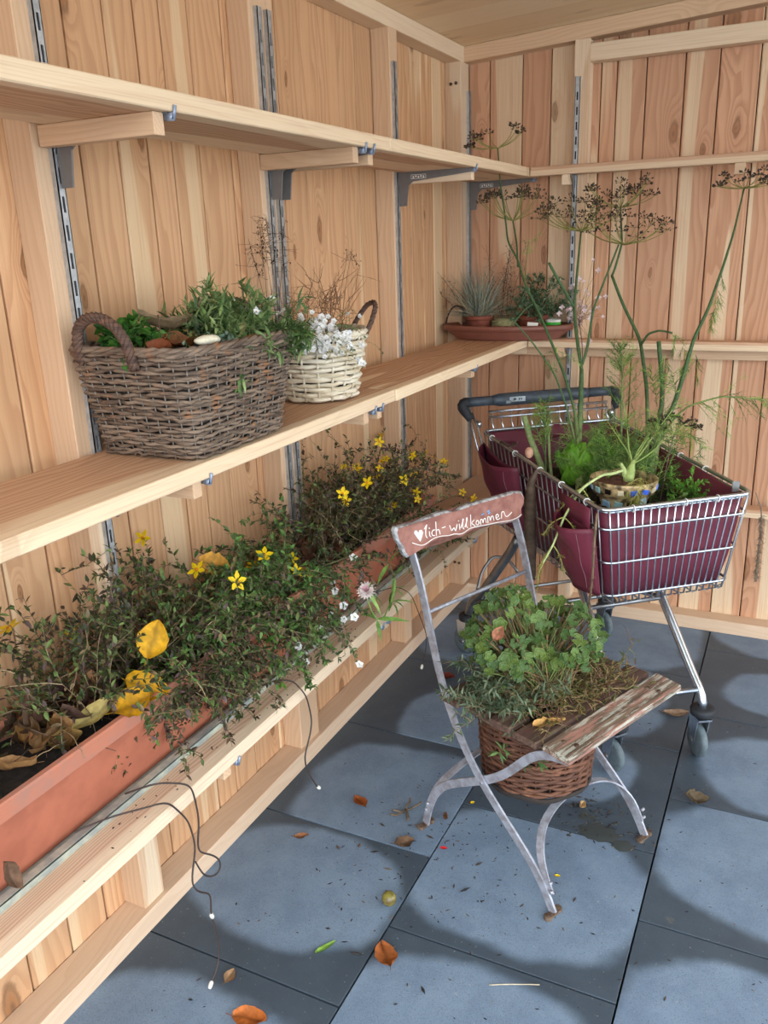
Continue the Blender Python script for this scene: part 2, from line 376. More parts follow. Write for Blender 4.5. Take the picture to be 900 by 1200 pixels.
def rotz(a):
    c, s = math.cos(a), math.sin(a); return np.array([(c, -s, 0), (s, c, 0), (0, 0, 1)])
def rand_rot(rng, n, up=None, tilt=1.2):
    """n matrices: local X = leaf direction, local Z = leaf normal"""
    az = rng.uniform(0, 2 * math.pi, n); el = rng.uniform(-0.6, 0.9, n) * tilt; ro = rng.normal(0, 0.6, n)
    return frames(np.stack([np.cos(az) * np.cos(el), np.sin(az) * np.cos(el), np.sin(el)], 1), ro)
def frames(d, roll=None):
    d = np.asarray(d, float); d = d / (np.linalg.norm(d, axis=1, keepdims=True) + 1e-12)
    up = np.tile(np.array([0, 0, 1.0]), (len(d), 1)); up[np.abs(d[:, 2]) > 0.97] = (1, 0, 0)
    y = np.cross(up, d); y /= np.linalg.norm(y, axis=1, keepdims=True); z = np.cross(d, y)
    if roll is not None:
        c, s = np.cos(roll)[:, None], np.sin(roll)[:, None]; y, z = y * c + z * s, z * c - y * s
    return np.stack([d, y, z], 2)

# leaf templates (length 1 along X)
def leaf_tmpl(width, fold=0.15, curl=-0.15):
    xs = np.array([0, 0.3, 0.65, 1.0]); w = np.array([0.04, 1.0, 0.8, 0.02]) * width / 2
    V = []
    for x, ww in zip(xs, w):
        z = curl * x * x
        V += [(x, -ww, z + fold * ww), (x, 0, z - 0.0), (x, ww, z + fold * ww)]
    Q = []
    for i in range(3):
        for j in range(2): a = i * 3 + j; Q.append((a, a + 3, a + 4, a + 1))
    return np.array(V), Q
OVATE = leaf_tmpl(0.55); NARROW = leaf_tmpl(0.2, 0.2, -0.2); ROUND = leaf_tmpl(0.95, 0.3, -0.1)
NEEDLE = (np.array([(0, -0.02, -0.012), (0, 0.02, -0.012), (0, 0, 0.023), (1, 0, 0)]), [], [(0, 1, 3), (1, 2, 3), (2, 0, 3)])

def walk(rng, base, d, length, n=8, wob=0.25, droop=0.0):
    P = [np.array(base, float)]; d = np.array(d, float); d /= np.linalg.norm(d)
    st = length / (n - 1)
    for i in range(n - 1):
        d = d + rng.normal(0, wob, 3) * 0.5; d[2] -= droop / n; d /= np.linalg.norm(d)
        P.append(P[-1] + d * st)
    return np.array(P)
def pick(rng, cols, n, jit=0.15):
    c = np.array(cols)[rng.integers(0, len(cols), n)]
    return np.clip(c * (1 + rng.normal(0, jit, (n, 1))), 0.002, 1)

def bushy(rng, gs, gl, bases, dirs, lengths, leafT, leaf_len, leaf_cols, stem_cols, per=14, droop=0.6, wob=0.3, sides=3, r0=0.0014, branch=2, start=0.25, bounds=None, clump=1):
    """twiggy stems with leaves; collects the tips"""
    tips = []
    for b, d, L in zip(bases, dirs, lengths):
        main = walk(rng, b, d, L, 9, wob, droop)
        if bounds is not None:
            main[:, 0] = np.maximum(main[:, 0], bounds[0]); main[:, 2] = np.maximum(main[:, 2], bounds[1])
        paths = [main]
        for k in range(branch):
            i = rng.integers(3, 8); dd = (main[i] - main[i - 1]); dd = dd / (np.linalg.norm(dd) + 1e-9) + rng.normal(0, 0.7, 3)
            br = walk(rng, main[i], dd, L * rng.uniform(0.2, 0.45), 6, wob, droop)
            if bounds is not None: br[:, 0] = np.maximum(br[:, 0], bounds[0]); br[:, 2] = np.maximum(br[:, 2], bounds[1])
            paths.append(br)
        for P in paths:
            gs.tube(P, np.linspace(r0, r0 * 0.4, len(P)), sides, pick(rng, stem_cols, 1)[0], caps=False)
            tips.append((P[-1], P[-1] - P[-2]))
            m = per if P is main else per // 2
            if m <= 0: continue
            t = rng.uniform(start, 1.0, m) * (len(P) - 1); i = np.minimum(t.astype(int), len(P) - 2); f = (t - i)[:, None]
            pos = P[i] * (1 - f) + P[i + 1] * f
            if clump > 1: pos = np.repeat(pos, clump, 0)
            dv = rng.normal(0, 0.75, pos.shape) + np.array([0, 0, 0.25]) + (np.repeat((P[i + 1] - P[i]) / (np.linalg.norm(P[i + 1] - P[i], axis=1, keepdims=True) + 1e-9), clump, 0) * 0.6)
            sc = leaf_len * rng.uniform(0.55, 1.25, len(pos))
            gl.inst(leafT[0], leafT[1], None, frames(dv, rng.normal(0, 0.5, len(pos))) * sc[:, None, None], pos, pick(rng, leaf_cols, len(pos)))
    return tips

def blades(rng, g, base, dirs, lengths, width, droop, cols, seg=6):
    n = len(lengths); d = np.asarray(dirs, float); d /= np.linalg.norm(d, axis=1, keepdims=True)
    side = np.cross(d, np.tile([0, 0, 1.0], (n, 1)) + rng.normal(0, 0.3, (n, 3))); side /= np.linalg.norm(side, axis=1, keepdims=True)
    ts = np.linspace(0, 1, seg + 1)
    rows = []
    for t in ts:
        c = base + d * (lengths * t)[:, None]; c = c + np.array([0, 0, -1.0]) * (droop * lengths * t * t)[:, None]
        w = width * (1 - 0.93 * t ** 1.6); rows += [c - side * w / 2, c + side * w / 2]
    V = np.stack(rows, 1)            # n, 2*(seg+1), 3
    Q = np.array([(2 * i, 2 * i + 1, 2 * i + 3, 2 * i + 2) for i in range(seg)]); k = 2 * (seg + 1)
    g.add(V.reshape(-1, 3), (Q[None] + (np.arange(n) * k)[:, None, None]).reshape(-1, 4), None, np.repeat(pick(rng, cols, n), k, axis=0))

# shared flower meshes (two materials: petals / eye)
def flower_mesh(name, petals, plen, pwid, cup, pcol, ccol, crad=0.22):
    g = G()
    for k in range(petals):
        a = 2 * math.pi * k / petals; R = rotz(a)
        V = np.array([(0.05, -0.12 * pwid, 0), (0.05, 0.12 * pwid, 0), (0.55, 0.5 * pwid, cup * 0.6), (0.55, -0.5 * pwid, cup * 0.6), (1, 0.12 * pwid, cup), (1, -0.12 * pwid, cup)]) * plen
        g.add(V @ R.T, [(0, 1, 2, 3), (3, 2, 4, 5)], None, pcol)
    ang = np.arange(8) * math.pi / 4
    ring = lambda r, z: np.stack([np.cos(ang) * r, np.sin(ang) * r, np.full(8, z)], 1)
    g.loft([ring(crad * plen, 0.0), ring(crad * plen * 0.9, 0.12 * plen), ring(crad * plen * 0.4, 0.18 * plen)], False, True, True, ccol)
    return g.mesh(name, M['leaf'])
def rot_to(normal, spin=0.0):
    return (Vector(normal).to_track_quat('Z', 'Y') @ Euler((0, 0, spin)).to_quaternion()).to_euler()
def put(mesh, name, loc, parent=None, rot=(0, 0, 0), scale=1.0):
    o = bpy.data.objects.new(name, mesh); COL.objects.link(o)
    l = Vector(loc)
    if parent is not None: o.parent = parent; l = l - Vector(parent.location)
    o.location = l; o.rotation_euler = rot; o.scale = (scale,) * 3 if np.isscalar(scale) else scale
    return o
YEL = s2l(250, 214, 20); YEL2 = s2l(226, 150, 20)
FL_YELLOW = flower_mesh('yellow_flower', 5, 0.0165, 0.56, 0.1, YEL, YEL2)
FL_WHITE = flower_mesh('white_flower', 5, 0.011, 0.95, 0.1, s2l(246, 246, 244), s2l(226, 206, 90), 0.18)
FL_TINY = flower_mesh('tiny_white_flower', 5, 0.0078, 1.0, 0.05, s2l(250, 250, 250), s2l(214, 214, 180), 0.2)
FL_PINK = flower_mesh('pale_pink_flower', 4, 0.010, 0.8, 0.2, s2l(242, 222, 224), s2l(220, 190, 190), 0.12)
CAMDIR = Vector((0.33, -0.9, 0.28))

# ================================================================== SETTING
ROOF_K = 0.058; ZC = 2.251
def roof_z(x): return ZC + ROOF_K * (x - 0.065)
YN = -3.9; XN = 3.1       # how far the shed runs towards the viewer / to the side

# floor: bed plus single tiles
g = G((0, 0, 0)); g.box((2.0, -3.5, -0.055), (7.0, 9.0, 0.02)); floor = g.obj('floor', simple('joint_bed', s2l(22, 25, 29), 0.95, 0, 0.2, 60), None, False); struct(floor)
TW, TL, GAP = 0.534, 0.5, 0.0045
tile_me = bevel_box(TW - GAP, TL - GAP, 0.045, 0.0006, 'tile'); tile_me.materials.append(M['tile'])
cols_x = [0.0574 + TW * k - TW * 1 for k in range(0, 7)]
# dry patch on each tile: centre and half axes in tile coordinates, (column, row) -> values
DRY = {(1, -1): (-0.01, 0.03, 0.27, 0.20), (1, 0): (0.06, -0.06, 0.26, 0.26), (1, -2): (0.02, -0.06, 0.30, 0.24), (1, 1): (0.1, -0.1, 0.2, 0.2),
       (2, 0): (-0.075, 0.07, 0.225, 0.198), (2, 1): (-0.03, -0.0, 0.22, 0.25), (2, -1): (-0.02, 0.03, 0.30, 0.24),
       (3, 0): (0.06, 0.05, 0.33, 0.24), (3, 1): (0.06, -0.02, 0.26, 0.20), (3, -1): (0.06, -0.03, 0.34, 0.22), (3, 2): (0.08, -0.03, 0.24, 0.16)}
for ci, x0 in enumerate(cols_x):
    off = -1.745 if ci % 2 else -1.5
    for k in range(-6, 6):
        y0 = off + k * TL
        if y0 > 0.0 or y0 < -4.6: continue
        ob = bpy.data.objects.new('tile', tile_me); COL.objects.link(ob); ob.parent = floor
        ob.location = (x0 + TW / 2, y0 + TL / 2, -0.0225)
        ob.rotation_euler = (RNG.normal(0, 0.0012), RNG.normal(0, 0.0012), 0)
        v = DRY.get((ci, k), (RNG.uniform(-0.04, 0.04), RNG.uniform(-0.04, 0.04), RNG.uniform(0.22, 0.3), RNG.uniform(0.2, 0.26)))
        ob['dry_x'], ob['dry_y'], ob['dry_rx'], ob['dry_ry'] = [float(a) for a in v]

# left wall
wl = G((-0.03, YN / 2, 1.2)); wl.box((-0.03, YN / 2, 1.25), (0.012, -YN, 2.5)); wall_left = wl.obj('wall_left', M['backing'], None, False); struct(wall_left)
seams = [0.0, -0.115, -0.231, -0.338, -0.444, -0.535, -0.624, -0.735, -0.848, -0.958, -1.072, -1.181, -1.30, -1.424, -1.541, -1.669, -1.769, -1.852, -1.945, -2.055, -2.165, -2.296, -2.403, -2.515]
while seams[-1] > YN: seams.append(seams[-1] - 0.108)
for a, b in zip(seams[:-1], seams[1:]):
    wood('plank', (2.40, (a - b) - 0.0042, 0.02), (-0.0105 + RNG.uniform(-0.0008, 0.0008), (a + b) / 2, 1.21), 'zx', M['plank'], wall_left, 0.003)
def stud_l(y, w, z0=0.054, z1=2.2):
    wood('stud', (z1 - z0, w, 0.065), (0.0325, y, (z0 + z1) / 2), 'zx', M['stud'], wall_left, 0.002)
for y, w in [(-0.055, 0.09), (-0.705, 0.06), (-1.465, 0.105), (-2.205, 0.068), (-2.96, 0.06), (-3.7, 0.06)]: stud_l(y, w)
wood('sill_plate', (-YN, 0.078, 0.054), (0.039, YN / 2, 0.027), 'y', M['sill'], wall_left)
wood('top_plate', (-YN, 0.065, 0.055), (0.0325, YN / 2, 2.2235), 'y', M['stud'], wall_left)
g = G((-0.03, YN / 2, 1.2))
bolts = [(0.025, -0.105, 2.12), (0.046, -0.105, 2.122), (0.025, -0.105, 0.16), (0.046, -0.105, 0.158)]
for bx, by, bz in bolts:
    a = np.arange(10) * 2 * math.pi / 10
    r = lambda rad, y: np.stack([bx + np.cos(a) * rad, np.full(10, by + y), bz + np.sin(a) * rad], 1)
    gb = G((-0.03, YN / 2, 1.2)); gb.loft([r(0.006, 0.006), r(0.006, 0.001), r(0.004, -0.001)], True, True)
    gb.obj('bolt', simple('dark_bolt', s2l(90, 76, 62), 0.5, 0.6) if 'bolt' not in M else M['bolt'], wall_left)

# back wall
wb = G((XN / 2, 0.03, 1.2)); wb.box((XN / 2, 0.03, 1.3), (XN, 0.012, 2.6)); wall_back = wb.obj('wall_back', M['backing'], None, False); struct(wall_back)
bs = [0.0, 0.06, 0.147, 0.278, 0.389, 0.50, 0.575, 0.632, 0.736, 0.868, 0.982, 1.112, 1.225, 1.335, 1.45, 1.565]
while bs[-1] < XN: bs.append(bs[-1] + 0.112)
for a, b in zip(bs[:-1], bs[1:]):
    wood('plank', (2.50, (b - a) - 0.0036, 0.02), ((a + b) / 2, 0.0105 + RNG.uniform(-0.0008, 0.0008), 1.26), 'zy', M['plank_red'], wall_back, 0.003)
for x, w in [(0.518, 0.056), (1.56, 0.056), (2.6, 0.056)]:
    zt = roof_z(x) - 0.055
    wood('stud', (zt - 0.054, w, 0.065), (x, -0.0325, (zt + 0.054) / 2), 'zy', M['stud'], wall_back)
wood('sill_plate', (XN - 0.07, 0.076, 0.054), (XN / 2 + 0.035, -0.038, 0.027), 'x', M['sill'], wall_back)
for xa, xb in [(0.546, 1.532), (1.588, 2.572)]:
    wood('cross_beam', (xb - xa, 0.06, 0.058), ((xa + xb) / 2, -0.034, 2.176), 'x', M['stud'], wall_back)
    wood('cross_beam', (xb - xa, 0.06, 0.04), ((xa + xb) / 2, -0.03, 1.114), 'x', M['stud'], wall_back)
wood('cross_beam', (0.49 - 0.07, 0.06, 0.04), (0.28, -0.03, 1.114), 'x', M['stud'], wall_back)
al = math.atan(ROOF_K)
def slope_rot(): return Matrix.Rotation(-al, 3, 'Y')
wood('top_plate', ((XN - 0.06) / math.cos(al), 0.065, 0.055), ((XN + 0.066) / 2, -0.0325, roof_z((XN + 0.066) / 2) - 0.0275), 'x', M['stud'], wall_back, 0.002, slope_rot())

# ceiling (plywood roof deck)
RY = -3.55
ceil = wood('ceiling', ((XN + 1.0) / math.cos(al), -RY + 0.15, 0.025), ((XN + 0.7) / 2, (RY + 0.15) / 2, roof_z((XN + 0.7) / 2) + 0.0135), 'x', M['ply'], None, 0.002, slope_rot()); struct(ceil)

# unseen ground outside, made pale to bounce light up onto walls and ceiling
g = G((0, 0, -0.1)); g.box((0, 0, -0.12), (40, 40, 0.05)); gr = g.obj('ground', simple('pale_bounce_ground', s2l(196, 193, 184), 0.9, 0, 0.1, 8), None, False); struct(gr)

# ================================================================== SHELVES
def board(name, size, c, axis, label, cat='shelf', group=None, mat='shelf'):
    o = wood(name, size, c, axis, M[mat], None, 0.0022); return tag(o, label, cat, group)
T = 0.032
SX0, SX1 = 0.082, 0.349
def lshelf(y0, y1, ztop, label, x1=SX1, t=T, mat='shelf'):
    return board('shelf_board', (abs(y1 - y0), x1 - SX0, t), ((SX0 + x1) / 2, (y0 + y1) / 2, ztop - t / 2), 'y', label, mat=mat)
lshelf(YN + 0.1, -1.352, 1.801, 'long pinkish upper shelf board on the left wall, nearest half with a glued seam underneath')
lshelf(-1.349, -0.004, 1.801, 'upper left-wall shelf board with pale front edge running into the corner')
lshelf(YN + 0.1, -1.367, 1.168, 'middle left-wall shelf board carrying the wicker baskets')
lshelf(-1.364, -0.004, 1.168, 'middle left-wall shelf board running into the corner, with reddish front edge under the saucer', SX1 + 0.004)
lshelf(YN + 0.1, -0.004, 0.548, 'lowest left-wall shelf board holding the terracotta flower troughs', SX1, mat='shelf_fine')
def bshelf(x0, x1, ztop, label):
    return board('shelf_board', (x1 - x0, 0.064, T), ((x0 + x1) / 2, -0.103, ztop - T / 2), 'x', label, mat='shelf_layers')
bshelf(0.3525, XN - 0.1, 1.801, 'narrow upper shelf board along the back wall')
bshelf(0.3565, XN - 0.1, 1.168, 'narrow middle shelf board along the back wall beside the saucer')
bshelf(0.3525, XN - 0.1, 0.548, 'narrow lowest shelf board on the back wall behind the cart')

# wall standards with real slots
def standard(loc, z0, z1, wall, label):
    """slotted upright; local: u across, z up, d out of the wall"""
    t = thing('wall_standard', label, 'shelf upright', loc)
    w, d, sw = 0.018, 0.012, 0.006
    U = (np.array([0, 1.0, 0]), np.array([1.0, 0, 0])) if wall == 'left' else (np.array([1.0, 0, 0]), np.array([0, -1.0, 0]))
    base = np.array(loc, float); base[2] = 0
    P = lambda u, dd, z: base + U[0] * u + U[1] * dd + np.array([0, 0, z])
    g = G(loc)
    def slab(u0, u1, d0, d1, za, zb):
        V = [P(u, dd, z) for u in (u0, u1) for dd in (d0, d1) for z in (za, zb)]
        g.add(V, [(0, 1, 3, 2), (4, 6, 7, 5), (0, 4, 5, 1), (2, 3, 7, 6), (0, 2, 6, 4), (1, 5, 7, 3)])
    slab(-w / 2, -w / 2 + 0.002, 0, d, z0, z1); slab(w / 2 - 0.002, w / 2, 0, d, z0, z1)
    slab(-w / 2, -sw / 2, d - 0.002, d, z0, z1); slab(sw / 2, w / 2, d - 0.002, d, z0, z1)
    z = z0
    while z < z1 - 0.05:
        slab(-sw / 2, sw / 2, d - 0.002, d, z, z + 0.022); z += 0.05
    slab(-sw / 2, sw / 2, d - 0.002, d, z, z1)
    g.obj('channel', M['steel'], t, False)
    g2 = G(loc); V = [P(u, 0.001, zz) for u in (-w / 2 + 0.002, w / 2 - 0.002) for zz in (z0, z1)]; g2.add(V, [(0, 1, 3, 2)])
    g2.obj('slot_back', M['rail_dark'], t, False)
    return t
RAILS_L = [(-2.952, 'slotted steel upright on the left wall, nearest of all'), (-2.195, 'slotted steel upright behind the big brown basket'), (-1.489, 'nearer of the paired slotted uprights on the double stud'), (-1.446, 'farther of the paired slotted uprights on the double stud'),
           (-0.715, 'single slotted upright between the double stud and the corner'), (-0.028, 'slotted upright in the corner of the left wall')]
for y, lab in RAILS_L: standard((0.065, y, 0.40), 0.40, 2.10, 'left', lab)
standard((0.508, -0.065, 0.40), 0.40, 2.10, 'back', 'slotted upright on the back-wall stud above the cart handle')
standard((1.56, -0.065, 0.40), 0.40, 2.10, 'back', 'slotted upright on the second back-wall stud')

def bracket(y, zt, label, side=-1, wood_on=True, logo=False, x1=0.338):
    """steel arm under a left-wall shelf; batten beside it (side -1 = nearer the viewer)"""
    x0 = 0.079; t = thing('shelf_bracket', label, 'shelf bracket', (x0, y, zt - 0.1))
    o = O(t); g = G(o)
    prof = [(x0, zt), (x1, zt), (x1, zt - 0.012), (x0 + 0.05, zt - 0.030), (x0 + 0.034, zt - 0.042), (x0 + 0.026, zt - 0.105), (x0, zt - 0.105)]
    n = len(prof); th = 0.0022
    V = [(p[0], y - th, p[1]) for p in prof] + [(p[0], y + th, p[1]) for p in prof]
    Q = [(i, (i + 1) % n, n + (i + 1) % n, n + i) for i in range(n)]
    tri = [(0, 3, 1), (1, 3, 2), (0, 4, 3), (0, 5, 4), (0, 6, 5)]
    T_ = [(a, c, b) for a, b, c in tri] + [(n + a, n + b, n + c) for a, b, c in tri]
    g.add(V, Q, T_); g.box(((x0 + x1) / 2, y, zt - 0.0012), (x1 - x0, 0.014, 0.0022)); g.obj('arm', M['bracket'], t, False)
    g = G(o); g.box((x1 + 0.004, y, zt - 0.008), (0.014, 0.0045, 0.012)); g.box((x1 + 0.0128, y, zt - 0.001), (0.004, 0.0045, 0.022), Matrix.Rotation(0.25, 3, 'Y')); g.obj('hook_tip', M['bracket_tip'], t)
    if wood_on:
        wood('support_batten', (x1 - 0.075, 0.026, 0.036), ((0.068 + x1 - 0.007) / 2 , y + side * 0.018, zt - 0.0185), 'x', M['stud'], t, 0.001)
    if logo:
        g = G(o); yy = y - th - 0.0006; xa = x0 + 0.045; zl = zt - 0.016; hw, hh = 0.026, 0.006
        for q in ((xa, zl + hh, hw * 2, 0.0012), (xa, zl - hh, hw * 2, 0.0012)): g.box((q[0] + hw, yy, q[1]), (q[2], 0.0005, q[3]))
        for dx in (0, hw * 2): g.box((xa + dx, yy, zl), (0.0012, 0.0005, hh * 2))
        for k in range(5): g.box((xa + 0.008 + k * 0.009, yy, zl + (0.001 if k % 2 else -0.001)), (0.005, 0.0005, 0.006 if k % 2 else 0.007))
        g.obj('maker_mark', M['white_paint'], t, False)
    return t
for zt, nm in [(1.769, 'upper'), (1.136, 'middle'), (0.516, 'lowest')]:
    bracket(-2.952, zt, f'bracket of the {nm} left shelf on the nearest stud')
    bracket(-2.194, zt, f'bracket of the {nm} left shelf on the stud behind the big basket')
    bracket(-1.489, zt, f'nearer bracket of the pair under the {nm} left shelf at the double stud')
    bracket(-1.446, zt, f'farther bracket of the pair under the {nm} left shelf at the double stud', 1)
    bracket(-0.715, zt, f'bracket under the {nm} left shelf on the single stud' + (', with a white maker mark' if nm == 'upper' else ''), 1, True, nm == 'upper')
    bracket(-0.040, zt, f'bracket under the {nm} left shelf in the corner' + (', with a white maker mark' if nm == 'upper' else ''), -1, nm == 'middle', nm == 'upper')
def bracket_back(x, zt, label):
    t = thing('shelf_bracket', label, 'shelf bracket', (x, -0.079, zt - 0.1)); o = O(t); g = G(o)
    prof = [(-0.079, zt), (-0.128, zt), (-0.128, zt - 0.008), (-0.10, zt - 0.03), (-0.09, zt - 0.07), (-0.079, zt - 0.07)]
    n = len(prof); V = [(x - 0.0022, a, b) for a, b in prof] + [(x + 0.0022, a, b) for a, b in prof]
    tri = [(0, 1, 2), (0, 2, 3), (0, 3, 4), (0, 4, 5)]
    g.add(V, [(i, n + i, n + (i + 1) % n, (i + 1) % n) for i in range(n)], tri + [(n + a, n + c, n + b) for a, b, c in tri])
    g.box((x, -0.103, zt - 0.0012), (0.014, 0.05, 0.0022)); g.obj('arm', M['bracket'], t, False)
    wood('support_batten', (0.062, 0.030, 0.036), (x - 0.020, -0.100, zt - 0.0185), 'y', M['stud'], t, 0.001)
for zt, nm in [(1.769, 'upper'), (1.136, 'middle'), (0.516, 'lowest')]:
    bracket_back(0.508, zt, f'small bracket under the {nm} back-wall shelf on the first stud')
def batten_back(x, zt, label):
    o = wood('shelf_batten', (0.066, 0.034, 0.036), (x, -0.098, zt - 0.0185), 'y', M['stud'], None, 0.001); tag(o, label, 'batten')
batten_back(1.085, 1.769, 'small square batten end under the upper back-wall shelf')
batten_back(0.93, 1.136, 'small square batten end under the middle back-wall shelf above the cart')


# ================================================================== WICKER BASKETS
def wicker(t, profile, z0, z1, rows, stakes, mat, amp=0.006, wr=0.0042, stake_r=0.0022, stake_col=None, rim_r=0.009, rim_mat=None, liner=True, seed=1, top_skip=0.0):
    """profile(u, h): world xy of the wall at perimeter fraction u in [0,1), height fraction h. builds weave + stakes + rim + dark inside"""
    rng = np.random.default_rng(seed); o = O(t)
    def P(u, h, off=0.0):
        c = profile(u, h); cc = profile.centre(h)
        d = (c[:, :2] - cc); d /= np.linalg.norm(d, axis=1, keepdims=True)
        return c[:, :2] + d * off
    g = G(o); m = stakes * 2; u = np.arange(m) / m
    for r in range(rows):
        h = (r + 0.5) / rows; sgn = 1 if r % 2 else -1
        wave = np.where(np.arange(m) % 2 == 0, 1.0, 0.0) * np.where((np.arange(m) // 2) % 2 == 0, 1, -1) * sgn
        off = wave * amp + rng.normal(0, 0.0009, m)
        xy = P(u, np.full(m, h), 0); c = profile.centre(h); d = xy - c; d /= np.linalg.norm(d, axis=1, keepdims=True)
        xy = xy + d * off[:, None]
        z = z0 + (z1 - z0) * h + rng.normal(0, 0.0012, m) + 0.0015 * np.sin(u * 2 * math.pi * 3 + rng.uniform(0, 6)) + profile.lift(u) * h
        g.tube(np.column_stack([xy, z]), wr * rng.uniform(0.85, 1.15), 5, closed=True)
    w = g.obj('weave', mat, t); w['kind'] = 'stuff'
    for s_ in range(stakes):
        uu = np.array([s_ / stakes]); hs = np.linspace(0, 1, 5)
        pts = [np.append(P(uu, np.array([h]), 0)[0], z0 + (z1 - z0) * h + profile.lift(uu)[0] * h) for h in hs]
        gs.append((t, pts, stake_r))
    g = G(o); uu = np.arange(60) / 60
    tw = []
    for k in range(3):
        ph = 2 * math.pi * k / 3; xy = P(uu, np.ones(60), 0); c = profile.centre(1.0); d = xy - c; d /= np.linalg.norm(d, axis=1, keepdims=True)
        a = uu * 2 * math.pi * 14 + ph
        xyz = np.column_stack([xy + d * (rim_r * 0.6 * np.cos(a))[:, None], z1 + rim_r * 0.5 + rim_r * 0.6 * np.sin(a) + profile.lift(uu)])
        uu2 = uu
        g.tube(xyz, rim_r * 0.62, 5, closed=True)
    g.obj('rim', rim_mat or mat, t)
    if liner:
        g = G(o); uu = np.arange(40) / 40
        rr = [np.column_stack([P(uu, np.full(40, h), -0.008), z0 + 0.004 + (z1 - z0) * h * 0.97 + profile.lift(uu) * h]) for h in (0.0, 0.5, 1.0)]
        g.loft(rr, True, False); g.obj('inner_lining', M['wicker_dark'], t)
gs = []
def flush_stakes(mat):
    """each upright stake of a basket is a part of its own"""
    for t, pts, r in gs:
        g = G(O(t)); g.tube(pts, r * 1.15, 4); g.obj('stake', mat, t)
    gs.clear()
class RectProf:
    def __init__(s, c, h0, h1, rad=0.14, lift=0.0, c1=None): s.c = np.array(c); s.c1 = np.array(c1 if c1 is not None else c); s.h0 = np.array(h0); s.h1 = np.array(h1); s.k = 5.0; s.l = lift
    def centre(s, h): return s.c + (s.c1 - s.c) * (h if np.isscalar(h) else np.asarray(h)[:, None])
    def __call__(s, u, h):
        u = np.asarray(u); h = np.asarray(h); hw = s.h0[None] + (s.h1 - s.h0)[None] * h[:, None]
        # walk the rectangle with evenly spaced perimeter, rounded by a superellipse
        a = hw[:, 0]; b = hw[:, 1]; per = 4 * (a + b); d = (u * per)
        x = np.zeros_like(d); y = np.zeros_like(d)
        for i in range(len(d)):
            A, B, q = a[i], b[i], d[i]
            if q < 2 * B: x[i], y[i] = A, -B + q
            elif q < 2 * B + 2 * A: x[i], y[i] = A - (q - 2 * B), B
            elif q < 4 * B + 2 * A: x[i], y[i] = -A, B - (q - 2 * B - 2 * A)
            else: x[i], y[i] = -A + (q - 4 * B - 2 * A), -B
        n = (np.abs(x / a) ** 9 + np.abs(y / b) ** 9) ** (1 / 9)
        return np.column_stack([s.centre(h)[:, 0] + x / n, s.centre(h)[:, 1] + y / n])
    def lift(s, u): return np.zeros(len(np.atleast_1d(u)))
class RoundProf:
    def __init__(s, c, r0, r1, e=1.0): s.c = np.array(c); s.r0 = r0; s.r1 = r1; s.e = e
    def centre(s, h): return s.c if np.isscalar(h) else np.tile(s.c, (len(h), 1))
    def __call__(s, u, h):
        r = s.r0 + (s.r1 - s.r0) * np.asarray(h); a = np.asarray(u) * 2 * math.pi
        return np.column_stack([s.c[0] + r * np.cos(a) * s.e, s.c[1] + r * np.sin(a)])
    def lift(s, u): return np.zeros(len(np.atleast_1d(u)))
def twisted(t, pts, r, mat, name='handle', strands=4, turns=6.0):
    P = np.array(pts); n = 40
    # resample
    seg = np.linalg.norm(np.diff(P, axis=0), axis=1); cum = np.concatenate([[0], np.cumsum(seg)]); tt = np.linspace(0, cum[-1], n)
    Q = np.column_stack([np.interp(tt, cum, P[:, k]) for k in range(3)])
    for _ in range(3): Q[1:-1] = 0.25 * Q[:-2] + 0.5 * Q[1:-1] + 0.25 * Q[2:]
    tg = np.gradient(Q, axis=0); tg /= np.linalg.norm(tg, axis=1, keepdims=True)
    pl = np.cross(Q[n // 2] - Q[0], Q[-1] - Q[0]); pl /= np.linalg.norm(pl); b = np.cross(tg, pl)
    g = G(O(t))
    for k in range(strands):
        a = np.linspace(0, turns * 2 * math.pi, n) + 2 * math.pi * k / strands
        g.tube(Q + (np.cos(a)[:, None] * pl + np.sin(a)[:, None] * b) * r * 0.62, r * 0.55, 5)
    g.obj(name, mat, t)
def soil_disc(t, pts_xy, z, bump=0.012, name='soil', mat=None, seed=0):
    rng = np.random.default_rng(seed); P = np.array(pts_xy); c = P.mean(0); g = G(O(t)); rings = []
    for f in (1.0, 0.8, 0.55, 0.25): rings.append(np.column_stack([c + (P - c) * f, z + rng.normal(0, bump * 0.4, len(P)) + bump * (1 - f)]))
    g.loft(rings, False, True); return g.obj(name, mat or M['soil'], t)

# big brown basket
t = thing('wicker_basket', 'big rectangular brown wicker basket with twisted handles on the middle left shelf', 'basket', (0.22, -2.055, 1.168))
prof = RectProf((0.2185, -2.055), (0.1165, 0.155), (0.1430, 0.192))
wicker(t, prof, 1.172, 1.372, 27, 44, M['wicker_brown'], 0.0046, 0.0040, 0.0016, rim_r=0.0085, seed=3)
flush_stakes(simple('grey_stakes', s2l(126, 118, 110), 0.7, 0, 0.1, 50))
twisted(t, [(0.118, -2.243, 1.352), (0.118, -2.252, 1.385), (0.128, -2.256, 1.418), (0.155, -2.258, 1.437), (0.19, -2.258, 1.438), (0.222, -2.257, 1.422), (0.243, -2.256, 1.392), (0.25, -2.252, 1.345)], 0.0098, M['wicker_handle'])
twisted(t, [(0.13, -1.863, 1.352), (0.13, -1.853, 1.395), (0.15, -1.85, 1.425), (0.185, -1.85, 1.44), (0.225, -1.85, 1.428), (0.245, -1.853, 1.40), (0.25, -1.862, 1.352)], 0.0098, M['wicker_handle'])
u40 = np.arange(40) / 40
soil_disc(t, prof(u40, np.full(40, 0.9)) * 0.97 + np.array([0.2185, -2.055]) * 0.03, 1.362, 0.012, seed=4)

